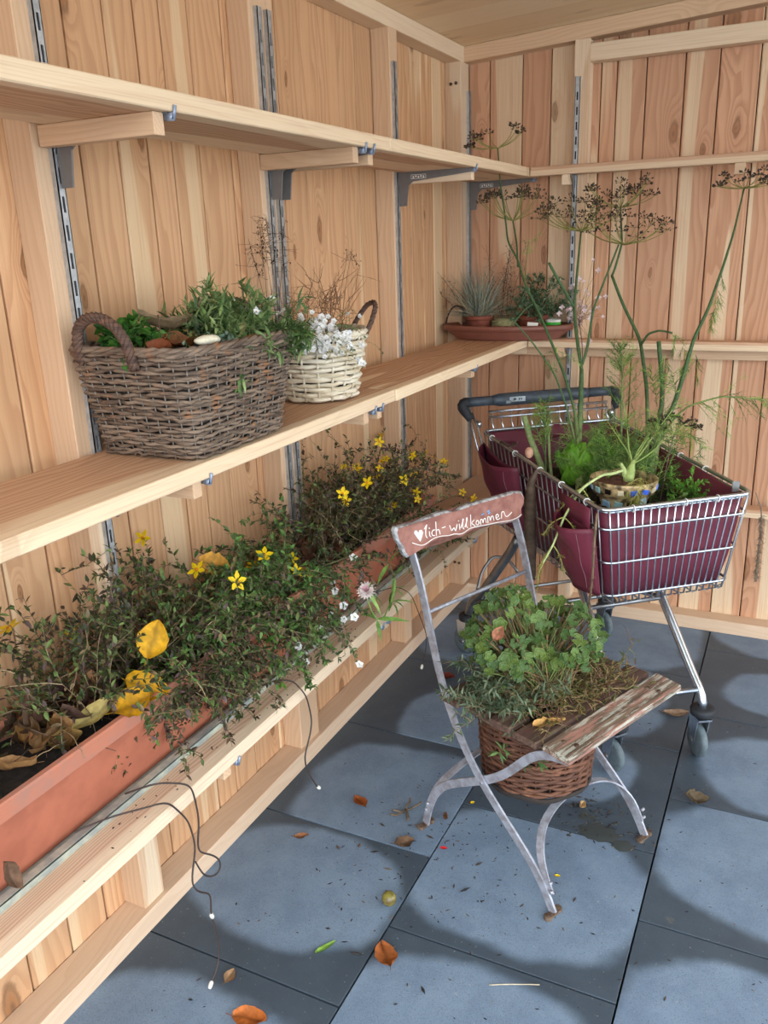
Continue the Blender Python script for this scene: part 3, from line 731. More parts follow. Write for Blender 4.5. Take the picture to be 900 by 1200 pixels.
# whitewashed round basket
t = thing('wicker_basket', 'whitewashed round wicker basket with dark looped handles beside the brown basket', 'basket', (0.205, -1.53, 1.168))
prof = RoundProf((0.207, -1.53), 0.094, 0.126)
wicker(t, prof, 1.173, 1.333, 13, 18, M['wicker_white'], 0.0062, 0.0062, 0.0032, rim_r=0.009, seed=5)
flush_stakes(M['wicker_white'])
twisted(t, [(0.245, -1.412, 1.325), (0.262, -1.400, 1.362), (0.288, -1.395, 1.395), (0.318, -1.412, 1.405), (0.340, -1.445, 1.395), (0.340, -1.472, 1.36), (0.322, -1.482, 1.32)], 0.0062, M['wicker_handle'], turns=4)
twisted(t, [(0.125, -1.632, 1.325), (0.115, -1.642, 1.362), (0.108, -1.645, 1.39), (0.096, -1.628, 1.398), (0.088, -1.605, 1.385), (0.091, -1.598, 1.35), (0.095, -1.595, 1.32)], 0.0062, M['wicker_handle'], turns=4)
soil_disc(t, prof(u40, np.full(40, 0.88)), 1.318, 0.012, seed=6)

# ================================================================== TROUGHS, TRAY
def trough(y0, y1, label):
    t = thing('flower_trough', label, 'planter', (0.175, (y0 + y1) / 2, 0.552)); o = O(t)
    xb0, xb1, xt0, xt1 = 0.105, 0.236, 0.080, 0.270; zb, zt = 0.552, 0.735
    def ring(f, z, grow=0.0):
        xa = xb0 + (xt0 - xb0) * f - grow; xc = xb1 + (xt1 - xb1) * f + grow; e = 0.035 * (1 - f) - grow
        c = 0.012; ya, yb = y0 + e, y1 - e
        return np.array([(xa + c, ya, z), (xc - c, ya, z), (xc, ya + c, z), (xc, yb - c, z), (xc - c, yb, z), (xa + c, yb, z), (xa, yb - c, z), (xa, ya + c, z)])
    g = G(o); g.loft([ring(0, zb), ring(0.90, zb + (zt - zb) * 0.90), ring(0.90, zb + (zt - zb) * 0.90, -0.004), ring(0.86, zt - 0.03, -0.006), ring(0, zb + 0.01, -0.006)], True, True); g.obj('body', M['terracotta'], t, False)
    g = G(o); g.loft([ring(0.80, zt - 0.036, 0.000), ring(0.84, zt - 0.036, 0.013), ring(1, zt - 0.003, 0.013), ring(1, zt, 0.010), ring(1, zt, 0.000), ring(1, zt - 0.006, -0.004), ring(0.80, zt - 0.038, -0.008)]); g.obj('rim', M['terracotta_rim'], t, False)
    ys = np.linspace(y0 + 0.02, y1 - 0.02, 14); pts = [(0.092, y) for y in ys[::-1]] + [(0.258, y) for y in ys]
    soil_disc(t, pts, zt - 0.035, 0.012, seed=int(abs(y0) * 100)); return t
trough(-2.86, -1.685, 'long near terracotta trough full of dead leaves and straggly flowers on the lowest shelf')
trough(-1.650, -0.93, 'far terracotta trough with the taller yellow-flowered plants on the lowest shelf')
t = thing('zinc_tray', 'long weathered zinc tray under the terracotta troughs', 'tray', (0.18, -1.75, 0.548)); o = O(t)
g = G(o); g.box((0.177, -1.84, 0.5495), (0.19, 2.06, 0.003)); g.obj('tray_floor', M['zinc'], t, False)
g = G(o); g.box((0.272, -1.84, 0.556), (0.004, 2.06, 0.016)); g.box((0.266, -1.84, 0.563), (0.016, 2.06, 0.004)); g.box((0.083, -1.84, 0.556), (0.004, 2.06, 0.016)); g.obj('tray_lip', M['zinc'], t, False)

# ================================================================== SAUCER AND POTS
t = thing('plant_saucer', 'wide oval brown plastic saucer holding small pots in the shelf corner', 'saucer', (0.272, -0.142, 1.168)); o = O(t)
SC = np.array([0.272, -0.142]); SA = 0.09
def oval(a, b, z, n=48, c=SC, rot=SA):
    q = np.arange(n) * 2 * math.pi / n; x = a * np.cos(q); y = b * np.sin(q)
    return np.column_stack([c[0] + x * math.cos(rot) - y * math.sin(rot), c[1] + x * math.sin(rot) + y * math.cos(rot), np.full(n, z)])
g = G(o); g.loft([oval(0.20, 0.085, 1.1685), oval(0.212, 0.092, 1.172), oval(0.212, 0.092, 1.176), oval(0.250, 0.112, 1.204), oval(0.250, 0.112, 1.206)], True, False)
g.loft([oval(0.246, 0.108, 1.214), oval(0.208, 0.088, 1.182)], False, True)
g.obj('dish', M['terracotta_dark'], t)
g = G(o); g.loft([oval(0.250, 0.112, 1.204), oval(0.262, 0.120, 1.206), oval(0.264, 0.122, 1.226), oval(0.256, 0.116, 1.228), oval(0.246, 0.108, 1.214)]); g.obj('rim', M['terracotta_dark'], t)
def circ(c, r, z, n=20): a = np.arange(n) * 2 * math.pi / n; return np.column_stack([c[0] + r * np.cos(a), c[1] + r * np.sin(a), np.full(n, z)])
def pot(name, c, z, h, r0, r1, mat, label, cat='pot', lip=True):
    t = thing(name, label, cat, (c[0], c[1], z)); o = O(t); g = G(o)
    g.loft([circ(c, r0, z), circ(c, r0 + (r1 - r0) * 0.8, z + h * 0.78), circ(c, r1, z + h), circ(c, r1 - 0.003, z + h), circ(c, r1 - 0.005, z + h * 0.85)], True, False); g.obj('body', mat, t)
    if lip:
        g = G(o); g.loft([circ(c, r1 - 0.002, z + h * 0.78), circ(c, r1 + 0.004, z + h * 0.78), circ(c, r1 + 0.005, z + h), circ(c, r1, z + h + 0.002), circ(c, r1 - 0.004, z + h)]); g.obj('lip', mat, t)
    soil_disc(t, circ(c, r1 - 0.004, 0)[:, :2], z + h * 0.86, 0.006, seed=int(c[0] * 1000)); return t
ZS = 1.184
pot('clay_pot', (0.158, -0.150), ZS, 0.075, 0.042, 0.053, M['terracotta_pot'], 'red clay pot under the blue-grey grass tuft')
pot('clay_pot', (0.372, -0.120), ZS, 0.075, 0.042, 0.054, M['terracotta_pot'], 'red clay pot under the small leafy herb in the saucer')
t = thing('moss_ball_pot', 'squat grey-green string-wrapped pot between the two clay pots', 'pot', (0.262, -0.150, ZS)); o = O(t)
g = G(o); c = (0.262, -0.150); g.loft([circ(c, 0.030, ZS), circ(c, 0.046, ZS + 0.02), circ(c, 0.048, ZS + 0.042), circ(c, 0.036, ZS + 0.064), circ(c, 0.012, ZS + 0.068)], True, True); g.obj('body', simple('grey_green_moss', s2l(150, 146, 104), 0.9, 0, 0.15, 90, bump=0.004), t)
g = G(o); rng = np.random.default_rng(2)
for k in range(14):
    a0 = rng.uniform(0, 6.28); al_ = np.linspace(-1.3, 1.3, 9) * rng.uniform(0.5, 1); tl = rng.uniform(-0.5, 0.5)
    g.tube(np.column_stack([c[0] + 0.049 * np.cos(al_ + a0), c[1] + 0.049 * np.sin(al_ + a0), ZS + 0.036 + 0.022 * np.sin(al_ + tl)]), 0.0009, 3, s2l(206, 196, 150))
g.obj('string', M['stem'], t)
t = thing('plant_cup', 'small white and green plastic cup in the saucer right of the herb', 'cup', (0.452, -0.118, ZS)); o = O(t); c = (0.452, -0.118)
g = G(o); g.loft([circ(c, 0.026, ZS), circ(c, 0.030, ZS + 0.058), circ(c, 0.028, ZS + 0.058), circ(c, 0.024, ZS + 0.006)], True, True); g.obj('body', M['white_paint'], t)
g = G(o); g.loft([circ(c, 0.0298, ZS + 0.034), circ(c, 0.0304, ZS + 0.034), circ(c, 0.0308, ZS + 0.05), circ(c, 0.030, ZS + 0.05)]); g.obj('green_band', M['green_plastic'], t)
g = G((0.395, -0.19, ZS)); g.box((0.395, -0.205, ZS + 0.044), (0.042, 0.0015, 0.022), Matrix.Rotation(-0.35, 3, 'X') @ Matrix.Rotation(0.06, 3, 'Y'))
tag(g.obj('plant_label', M['white_paint'], None, False), 'white plant label leaning in the saucer before the herb pot', 'label')
g = G((0.06, -0.18, 1.22)); q = np.linspace(0, math.pi, 14); g.tube(np.column_stack([0.025 + 0.035 * (1 - np.cos(q)) + 0.03 * (q / 3.14) , -0.19 + 0.0 * q, 1.205 + 0.085 * np.sin(q) + 0.02 * q / 3.14]), 0.0035, 5)
tag(g.obj('wicker_hoop', M['wicker_dark'], None), 'thin dark wicker hoop arching over the left end of the saucer', 'hoop')
# blue-grey grass
t = thing('grass_tuft', 'blue-grey fescue grass tuft fanning out of a clay pot', 'plant', (0.158, -0.150, ZS + 0.065)); o = O(t); rng = np.random.default_rng(11); g = G(o); n = 420
az = rng.uniform(0, 6.28, n); el = rng.uniform(0.2, 1.4, n)
d = np.column_stack([np.cos(az) * np.cos(el), np.sin(az) * np.cos(el) * 0.7, np.sin(el)])
L = rng.uniform(0.17, 0.33, n) * np.where(el < 0.7, 0.8, 1.0)
base = np.column_stack([0.158 + rng.normal(0, 0.014, n), -0.150 + rng.normal(0, 0.012, n), np.full(n, ZS + 0.062)])
blades(rng, g, base, d, L, 0.0030, 0.24, [s2l(186, 194, 178), s2l(150, 164, 152), s2l(214, 202, 164), s2l(128, 144, 132), s2l(200, 204, 188)])
g.clamp(0.012, -0.012); b = g.obj('blades', M['leaf'], t, False); b['kind'] = 'stuff'
# herb in the right clay pot
t = thing('potted_herb', 'small grey-green leafy herb in the right clay pot of the saucer', 'plant', (0.372, -0.120, ZS + 0.065)); o = O(t); rng = np.random.default_rng(12); g1, g2 = G(o), G(o)
n = 30; az = rng.uniform(0, 6.28, n); el = rng.uniform(0.15, 1.4, n); d = np.column_stack([np.cos(az) * np.cos(el), np.sin(az) * np.cos(el) * 0.6, np.sin(el)])
bushy(rng, g1, g2, [(0.372 + rng.normal(0, 0.015), -0.12 + rng.normal(0, 0.01), ZS + 0.062) for _ in range(n)], d, rng.uniform(0.09, 0.19, n), leaf_tmpl(0.38), 0.018, [s2l(122, 148, 112), s2l(100, 130, 90), s2l(156, 174, 144), s2l(82, 112, 76)], [s2l(84, 74, 50)], 40, 0.3)
g1.obj('stems', M['stem'], t); b = g2.obj('leaves', M['leaf'], t, False); b['kind'] = 'stuff'
# dark dried stalks behind
def dry_stalks(name, label, base, n, spread, h, seed, seed_col, heads=26, lean=(0, 0, 1), head_r=0.0035, r0=0.0011, wob=0.12, frac=0.45):
    t = thing(name, label, 'plant', base); o = O(t); rng = np.random.default_rng(seed); g1, g2 = G(o), G(o)
    for k in range(n):
        d = np.array(lean) + rng.normal(0, spread, 3); P = walk(rng, np.array(base) + rng.normal(0, 0.012, 3) * (1, 0.7, 0), d, h * rng.uniform(0.7, 1.1), 10, wob, 0)
        g1.tube(P, np.linspace(r0, r0 * 0.5, 10), 3, s2l(84, 62, 46), caps=False)
        m = heads; tt = rng.uniform(frac, 1, m) * 8.99; i = tt.astype(int); pos = P[i] + (P[i + 1] - P[i]) * (tt - i)[:, None]
        tip = pos + rng.normal(0, 0.014, pos.shape)
        for a, b in zip(pos, tip): g1.tube([a, b], r0 * 0.45, 3, s2l(92, 68, 50), caps=False)
        g2.inst(*OVATE[:2], None, frames(rng.normal(0, 1, tip.shape)) * (head_r * rng.uniform(0.8, 2.4, m))[:, None, None], tip, pick(rng, seed_col, m))
    g1.obj('stalks', M['stem'], t); b = g2.obj('seed_heads', M['leaf'], t, False); b['kind'] = 'stuff'; return t
dry_stalks('dried_stalks', 'dark dried seed stalks standing behind the squat pot in the corner', (0.262, -0.115, ZS + 0.05), 9, 0.22, 0.30, 13, [s2l(60, 44, 38), s2l(84, 58, 50), s2l(46, 36, 34)], 22, (0, 0.05, 1))
dry_stalks('dried_stalks', 'dark seed stalk leaning left over the grass tuft in the corner', (0.13, -0.15, ZS + 0.06), 2, 0.10, 0.24, 15, [s2l(58, 44, 40), s2l(42, 36, 34)], 26, (-0.8, -0.2, 0.9))
g = None

# ================================================================== PLANTS IN THE BASKETS
def finish(t, g1, g2, leafname='leaves', stems='stems'):
    for q_ in (g1, g2):
        if q_ is not None: q_.clamp(0.006, -0.006)
    if g1 is not None and g1.n: g1.obj(stems, M['stem'], t)
    if g2 is not None and g2.n: b = g2.obj(leafname, M['leaf'], t, False); b['kind'] = 'stuff'
# parsley-like plant at the near handle
t = thing('celery_plant', 'bright green celery plant under the near handle of the brown basket', 'plant', (0.165, -2.19, 1.365)); o = O(t); rng = np.random.default_rng(21); g1, g2 = G(o), G(o)
n = 15; az = rng.uniform(0, 6.28, n); el = rng.uniform(0.5, 1.45, n); d = np.column_stack([np.cos(az) * np.cos(el), np.sin(az) * np.cos(el), np.sin(el)])
bushy(rng, g1, g2, [(0.165 + rng.normal(0, 0.022), -2.17 + rng.normal(0, 0.022), 1.362) for _ in range(n)], d, rng.uniform(0.05, 0.085, n), leaf_tmpl(0.75, 0.3), 0.021, [s2l(70, 124, 46), s2l(48, 96, 36), s2l(90, 140, 60)], [s2l(96, 130, 70)], 11, 0.5, r0=0.0018, start=0.45)
finish(t, g1, g2)
# narrow-leaved cushion with white flowers, right half of the basket
t = thing('pinks_cushion', 'green narrow-leaved cushion plant spilling over the far end of the brown basket', 'plant', (0.25, -1.93, 1.37)); o = O(t); rng = np.random.default_rng(22); g1, g2 = G(o), G(o)
n = 150; az = rng.uniform(0, 6.28, n); el = rng.uniform(0.15, 1.35, n); d = np.column_stack([np.cos(az) * np.cos(el) + 0.15, np.sin(az) * np.cos(el), np.sin(el)])
bs_ = np.column_stack([rng.uniform(0.15, 0.33, n), rng.uniform(-2.03, -1.88, n), np.full(n, 1.366)])
tips = bushy(rng, g1, g2, bs_, d, rng.uniform(0.06, 0.13, n), NARROW, 0.030, [s2l(104, 134, 76), s2l(132, 158, 98), s2l(84, 112, 66), s2l(152, 170, 112)], [s2l(110, 126, 78)], 22, 0.7, branch=1, start=0.1)
# spill over the edge
n = 30; bs2 = np.column_stack([rng.uniform(0.30, 0.355, n), rng.uniform(-1.95, -1.87, n), np.full(n, 1.385)]); d2 = np.column_stack([rng.uniform(0.3, 1, n), rng.uniform(0.2, 1, n), rng.uniform(-0.5, 0.2, n)])
bushy(rng, g1, g2, bs2, d2, rng.uniform(0.04, 0.075, n), NARROW, 0.024, [s2l(84, 112, 60), s2l(112, 138, 78), s2l(66, 92, 52)], [s2l(96, 112, 66)], 20, 1.0, branch=1, start=0.1)
finish(t, g1, g2)
rng = np.random.default_rng(23)
for k in range(13):
    p = (rng.uniform(0.2, 0.36), rng.uniform(-2.02, -1.87), 1.40 + rng.uniform(0.02, 0.065)); put(FL_WHITE, 'flower', p, t, rot_to((CAMDIR + Vector(rng.normal(0, 0.4, 3)))), rng.uniform(0.45, 0.65))
# rosette with stiff leaves
t = thing('stiff_rosette', 'stiff dark green pointed rosette in the middle of the brown basket', 'plant', (0.25, -2.03, 1.37)); o = O(t); rng = np.random.default_rng(24); g2 = G(o)
n = 44; az = rng.uniform(0, 6.28, n); el = rng.uniform(0.3, 1.45, n)
g2.inst(*leaf_tmpl(0.17, 0.3, -0.1), None, frames(np.column_stack([np.cos(az) * np.cos(el), np.sin(az) * np.cos(el), np.sin(el)])) * rng.uniform(0.04, 0.075, n)[:, None, None], np.column_stack([0.25 + rng.normal(0, 0.012, n), -2.03 + rng.normal(0, 0.012, n), 1.37 + rng.uniform(0, 0.02, n)]), pick(rng, [s2l(62, 84, 60), s2l(84, 104, 76), s2l(52, 72, 54)], n))
finish(t, None, g2)
# grey-green succulent + low weeds
t = thing('grey_sedum', 'grey-green sedum cushion at the front edge of the brown basket', 'plant', (0.31, -2.09, 1.37)); o = O(t); rng = np.random.default_rng(25); g2 = G(o); n = 160
g2.inst(*leaf_tmpl(0.8, 0.4, 0.1), None, rand_rot(rng, n) * rng.uniform(0.006, 0.012, n)[:, None, None], np.column_stack([0.315 + rng.normal(0, 0.014, n), -2.09 + rng.normal(0, 0.028, n), 1.373 + np.abs(rng.normal(0, 0.008, n))]), pick(rng, [s2l(132, 156, 138), s2l(108, 136, 116), s2l(150, 170, 150)], n)); finish(t, None, g2)
t = thing('low_weeds', 'sparse low weeds with dry wiry stems in the brown basket soil', 'plant', (0.22, -2.08, 1.37)); o = O(t); rng = np.random.default_rng(26); g1, g2 = G(o), G(o); n = 34
bushy(rng, g1, g2, np.column_stack([rng.uniform(0.12, 0.32, n), rng.uniform(-2.14, -1.96, n), np.full(n, 1.37)]), rng.normal(0, 0.7, (n, 3)) + (0, 0, 0.8), rng.uniform(0.03, 0.09, n), OVATE, 0.010, [s2l(84, 100, 52), s2l(120, 110, 60), s2l(66, 80, 44)], [s2l(168, 148, 116), s2l(120, 100, 76)], 6, 0.6, wob=0.5, r0=0.0007); finish(t, g1, g2)
g = G((0.24, -2.05, 1.37)); g.tube(walk(np.random.default_rng(3), (0.235, -2.06, 1.36), (0.1, 0.25, 1), 0.10, 9, 0.15), [0.0016] * 8 + [0.0024], 4, s2l(96, 76, 56)); g.tube(walk(np.random.default_rng(8), (0.238, -2.04, 1.40), (-0.4, 0.2, 1), 0.05, 6, 0.2), 0.0012, 4, s2l(96, 76, 56)); tag(g.obj('dry_twig', M['stem'], None), 'single dry upright twig in the middle of the brown basket', 'twig')
g = G((0.20, -2.12, 1.37)); g.tube(walk(np.random.default_rng(5), (0.24, -2.16, 1.36), (0.05, -0.05, 1), 0.075, 7, 0.08), [0.0011] * 6 + [0.002], 4, s2l(84, 64, 52)); tag(g.obj('dry_twig', M['stem'], None), 'thin dark twig beside the bark curl in the brown basket', 'twig')

def blob(g, c, r, seed=0, amp=0.2, n=12, m=8, mat=0, col=(1, 1, 1)):
    rng = np.random.default_rng(seed); rings = []; ph = rng.uniform(0, 6.28, 4)
    for i in range(1, m):
        th = math.pi * i / m; a = np.arange(n) * 2 * math.pi / n; k = 1 + amp * (np.sin(2 * a + ph[0]) * 0.5 + np.sin(3 * a + ph[1] + th * 2) * 0.4 + np.sin(5 * a + ph[2]) * 0.25)
        rings.append(np.column_stack([c[0] + r[0] * np.sin(th) * np.cos(a) * k, c[1] + r[1] * np.sin(th) * np.sin(a) * k, np.full(n, c[2] - r[2] * math.cos(th))]))
    g.loft(rings, True, True, True, col, mat)
g = G((0.335, -2.13, 1.38)); blob(g, (0.325, -2.13, 1.386), (0.018, 0.030, 0.010), 4, 0.15); tag(g.obj('white_stone', M['stone'], None), 'flat whitish stone at the front rim of the brown basket', 'stone')

# dead leaves
def dead_leaf_mesh(name, L, W, curl, wav, seed, lobes=0.0):
    rng = np.random.default_rng(seed); nx, ny = 10, 7; g = G(); xs = np.linspace(0, 1, nx); V = []; ph = rng.uniform(0, 6.28, 3)
    for i, x in enumerate(xs):
        w = W * (math.sin(math.pi * min(1, x * 0.96 + 0.03)) ** 0.75) * (1 - 0.25 * x) * (1 + lobes * math.sin(x * 22 + ph[0]))
        for j in range(ny):
            y = (j / (ny - 1) * 2 - 1)
            z = curl * W * y * y + wav * L * (math.sin(x * 7 + ph[1] + y) * 0.5 + math.sin(y * 4 + ph[2] + x * 3) * 0.4) + curl * 0.5 * L * (x - 0.5) ** 2
            V.append((x * L, y * w, z))
    Q = [(i * ny + j, (i + 1) * ny + j, (i + 1) * ny + j + 1, i * ny + j + 1) for i in range(nx - 1) for j in range(ny - 1)]
    col = np.array([np.array((1, 1, 1)) * (0.55 if (k % ny) == ny // 2 else rng.uniform(0.8, 1.15)) for k in range(nx * ny)])
    return g, V, Q, col
def leaf_obj(name, loc, L, W, color, label, seed, rot=(0, 0, 0), curl=0.4, wav=0.06, lobes=0.05, cat='leaf', group=None, stalk=True):
    g, V, Q, col = dead_leaf_mesh(name, L, W, curl, wav, seed, lobes); V = np.array(V); V[:, 0] -= L / 2
    g.add(V, Q, None, np.clip(col * np.array(color), 0, 1))
    if stalk: g.tube([(-L / 2 + 0.002, 0, V[3][2]), (-L / 2 - L * 0.2, L * 0.04, V[3][2] + 0.003)], 0.0008, 4, tuple(c * 0.6 for c in color))
    V = np.concatenate(g.V) ; R = Euler(rot).to_matrix(); zmin = (V @ np.array(R).T)[:, 2].min()
    o = g.obj(name, M['dry_leaf'], None, True); o.location = (loc[0], loc[1], loc[2] - zmin); o.rotation_euler = rot; tag(o, label, cat, group); return o
BR = s2l(138, 84, 44); YB = s2l(196, 152, 40)
leaf_obj('bark_curl', (0.20, -2.10, 1.400), 0.105, 0.019, s2l(128, 108, 80), 'greyish curled bark strip lying behind the near handle in the brown basket', 31, (0.35, 0.10, 0.9), 0.9, 0.06, 0.25, 'bark', stalk=False)
leaf_obj('fallen_leaf', (0.245, -2.125, 1.366), 0.06, 0.020, s2l(120, 72, 32), 'orange-brown dead leaf beneath the bark curl in the brown basket', 32, (0.4, 0.2, 1.0), 0.9, 0.14, 0.12)
leaf_obj('fallen_leaf', (0.26, -2.19, 1.372), 0.05, 0.020, s2l(140, 76, 42), 'small reddish leaf just inside the near rim of the brown basket', 33, (0.5, 0, 0.3), 0.6)
leaf_obj('fallen_leaf', (0.31, -2.01, 1.378), 0.045, 0.016, s2l(150, 150, 96), 'pale olive leaf standing at the front of the brown basket', 34, (0.9, -0.5, 0.9), 0.4)
leaf_obj('fallen_leaf', (0.33, -1.985, 1.372), 0.06, 0.012, s2l(170, 96, 52), 'long orange leaf strip along the front rim of the brown basket', 35, (0.2, 0, 1.5), 0.3)

# white basket plants
t = thing('white_flower_plant', 'tiny-flowered white plant tumbling over the whitewashed basket', 'plant', (0.23, -1.6, 1.335)); o = O(t); rng = np.random.default_rng(41); g1, g2 = G(o), G(o); n = 60
az = rng.uniform(0, 6.28, n); el = rng.uniform(-0.2, 1.3, n); d = np.column_stack([np.cos(az) * np.cos(el) + 0.15, np.sin(az) * np.cos(el) - 0.15, np.sin(el)])
tips = bushy(rng, g1, g2, np.column_stack([rng.uniform(0.15, 0.30, n), rng.uniform(-1.64, -1.5, n), np.full(n, 1.33)]), d, rng.uniform(0.05, 0.12, n), OVATE, 0.008, [s2l(134, 146, 100), s2l(110, 126, 80)], [s2l(150, 144, 104)], 8, 0.8, wob=0.35, r0=0.0007)
finish(t, g1, g2)
k = 0
for p, d_ in tips:
    if k > 70: break
    put(FL_TINY, 'flower', p, t, rot_to(CAMDIR + Vector(rng.normal(0, 0.4, 3))), rng.uniform(0.8, 1.2)); k += 1
for k in range(110):
    v = rng.normal(0, 1, 3); v /= np.linalg.norm(v); v = v * rng.uniform(0.4, 1) + (0.25, -0.2, 0.1)
    p = np.array((0.245, -1.595, 1.335)) + v * (0.06, 0.07, 0.055)
    dd = p[:2] - (0.207, -1.53); rr = np.linalg.norm(dd)
    if p[2] < 1.345 and rr < 0.136: p[:2] = np.array((0.207, -1.53)) + dd / rr * 0.139
    put(FL_TINY, 'flower', p, t, rot_to(CAMDIR + Vector(rng.normal(0, 0.4, 3))), rng.uniform(0.8, 1.25))
t = thing('dry_twigs', 'reddish dry forked twigs rising from the whitewashed basket', 'plant', (0.2, -1.52, 1.33)); o = O(t); rng = np.random.default_rng(42); g1, g2 = G(o), G(o); n = 34
d = rng.normal(0, 0.32, (n, 3)) + (0.06, 0.05, 1)
bushy(rng, g1, g2, np.column_stack([rng.uniform(0.13, 0.29, n), rng.uniform(-1.58, -1.44, n), np.full(n, 1.32)]), d, rng.uniform(0.09, 0.20, n), NARROW, 0.006, [s2l(110, 70, 52), s2l(150, 120, 84)], [s2l(148, 108, 78), s2l(172, 134, 98), s2l(116, 84, 62)], 5, -0.1, wob=0.3, r0=0.0011, branch=4); finish(t, g1, g2)
dry_stalks('dried_stalks', 'tall dark lacy seed stalks between the two wicker baskets', (0.135, -1.60, 1.325), 5, 0.05, 0.285, 43, [s2l(44, 34, 32), s2l(70, 54, 46)], 40, (-0.03, -0.02, 1), 0.0036, 0.0009, 0.06, 0.62)
dry_stalks('dried_stalks', 'thin bare twig with a dark tip behind the white basket', (0.22, -1.45, 1.325), 2, 0.06, 0.27, 44, [s2l(60, 46, 42)], 10, (0.03, 0.05, 1), 0.004, 0.001, 0.08, 0.9)

# ================================================================== PLANTS IN THE TROUGHS
GREENS = [s2l(84, 100, 56), s2l(66, 82, 46), s2l(108, 122, 72), s2l(104, 88, 64), s2l(80, 64, 52), s2l(58, 60, 42), s2l(118, 142, 80), s2l(132, 114, 84), s2l(98, 80, 78)]
BROWNS = [s2l(108, 90, 70), s2l(84, 68, 56), s2l(134, 114, 86), s2l(66, 52, 46), s2l(94, 94, 62)]
BRIGHT = [s2l(96, 140, 66), s2l(80, 118, 58), s2l(118, 152, 84), s2l(72, 94, 54)]
STEMC = [s2l(130, 110, 84), s2l(164, 146, 112), s2l(104, 110, 70), s2l(78, 62, 52)]
def flower_plant(label, x, y0, y1, n, hmin, hmax, seed, leafs, nflow, flow_rect, per=16, lean=0.25, droop=0.9, side=0.45, leaf=0.0135, name='bidens_plant', fl=FL_YELLOW, up=0.9, branch=3, clump=1, sc=1.35):
    rng = np.random.default_rng(seed); zt = 0.705
    t = thing(name, label, 'plant', (x, (y0 + y1) / 2, zt)); g1, g2 = G(O(t)), G(O(t))
    bases = np.column_stack([rng.uniform(0.10, 0.25, n), rng.uniform(y0, y1, n), np.full(n, zt)])
    d = np.column_stack([rng.normal(lean, 0.35, n), rng.normal(0, side, n), rng.uniform(0.35, 1.0, n) * up])
    tips = bushy(rng, g1, g2, bases, d, rng.uniform(hmin, hmax, n), leaf_tmpl(0.42, 0.25, -0.2), leaf * 1.25, leafs, STEMC, int(per * 1.95), droop, 0.32, 3, 0.0012, branch, 0.12, (0.03, 0.60), clump)
    finish(t, g1, g2)
    # flowers at the tips that lie in the photograph's flowering part
    c = [p for p, _ in tips if flow_rect[0] < p[1] < flow_rect[1] and p[2] > flow_rect[2]]; rng.shuffle(c)
    for p in c[:nflow]: put(fl, 'flower', p, t, rot_to(Vector((0.5, -0.55, 0.6)) + Vector(rng.normal(0, 0.45, 3))), sc * rng.uniform(0.75, 1.1))
    return t
flower_plant('straggly brown and green bidens at the left end of the near trough tangle', 0.17, -2.46, -2.28, 40, 0.16, 0.34, 51, GREENS, 1, (-2.6, -2.1, 0.75), 15, -0.05, 0.3, 0.5)
flower_plant('bidens with a yellow star flower in the middle of the near trough tangle', 0.17, -2.28, -2.02, 64, 0.16, 0.30, 52, GREENS + BRIGHT, 4, (-2.4, -1.9, 0.80), 18, 0.18, 0.9, 0.45, clump=1)
flower_plant('greener bidens near the right end of the near trough', 0.17, -2.02, -1.78, 58, 0.14, 0.27, 53, BRIGHT + GREENS[:3], 5, (-2.1, -1.6, 0.76), 22, 0.22, 1.0, 0.4)
flower_plant('dense low brown tangle hanging over the front of the near trough', 0.22, -2.30, -1.86, 70, 0.12, 0.26, 54, BROWNS + GREENS[:2], 0, (9, 9, 9), 20, 0.75, 1.7, 0.4, 0.011, 'dried_tangle', up=0.6)
flower_plant('white-flowered trailing plant over the right end of the near trough', 0.21, -1.86, -1.70, 44, 0.12, 0.25, 55, [s2l(84, 108, 66), s2l(64, 88, 52), s2l(110, 130, 84)], 26, (-2, -1.3, 0.55), 22, 0.75, 1.7, 0.45, 0.010, 'trailing_white_plant', FL_TINY, 0.6, sc=1.5)
flower_plant('tall brownish bidens at the left end of the far trough', 0.17, -1.62, -1.38, 64, 0.18, 0.33, 56, BROWNS + GREENS, 6, (-1.7, -1.2, 0.88), 16, 0.08, 0.5, 0.4, 0.0125, sc=1.05)
flower_plant('tall bidens with many yellow flowers at the right end of the far trough', 0.17, -1.38, -0.98, 84, 0.18, 0.34, 57, GREENS + BROWNS[:2], 26, (-1.3, -0.5, 0.78), 17, 0.15, 0.6, 0.5, 0.0125, sc=1.05)
flower_plant('drooping sprig with two yellow flowers below the welcome board', 0.25, -1.12, -1.02, 8, 0.20, 0.27, 58, GREENS, 3, (-2, 0, 0.4), 14, 1.1, 2.2, 0.2, 0.012, up=0.35)
# a hanging dead clump over the trough front
t = thing('hanging_dead_clump', 'dark shrivelled clump hanging over the trough front to the tray', 'plant', (0.285, -2.12, 0.74)); rng = np.random.default_rng(59); g1, g2 = G(O(t)), G(O(t)); n = 26
bushy(rng, g1, g2, np.column_stack([rng.uniform(0.285, 0.305, n), rng.uniform(-2.17, -2.06, n), rng.uniform(0.72, 0.75, n)]), np.column_stack([rng.uniform(0.05, 0.35, n), rng.normal(0, 0.3, n), rng.uniform(-1, -0.4, n)]), rng.uniform(0.06, 0.15, n), OVATE, 0.010, BROWNS + [s2l(70, 84, 46)], STEMC, 18, 0.6, branch=2, start=0.1); finish(t, g1, g2)
t = thing('green_shoot', 'fresh bright green leafy shoot hanging over the tray edge', 'plant', (0.29, -1.98, 0.72)); rng = np.random.default_rng(60); g1, g2 = G(O(t)), G(O(t))
P = np.array([(0.285, -1.98, 0.73), (0.305, -1.985, 0.70), (0.312, -1.985, 0.66), (0.312, -1.98, 0.62), (0.315, -1.98, 0.585)]); g1.tube(P, 0.0016, 4, s2l(110, 150, 70))
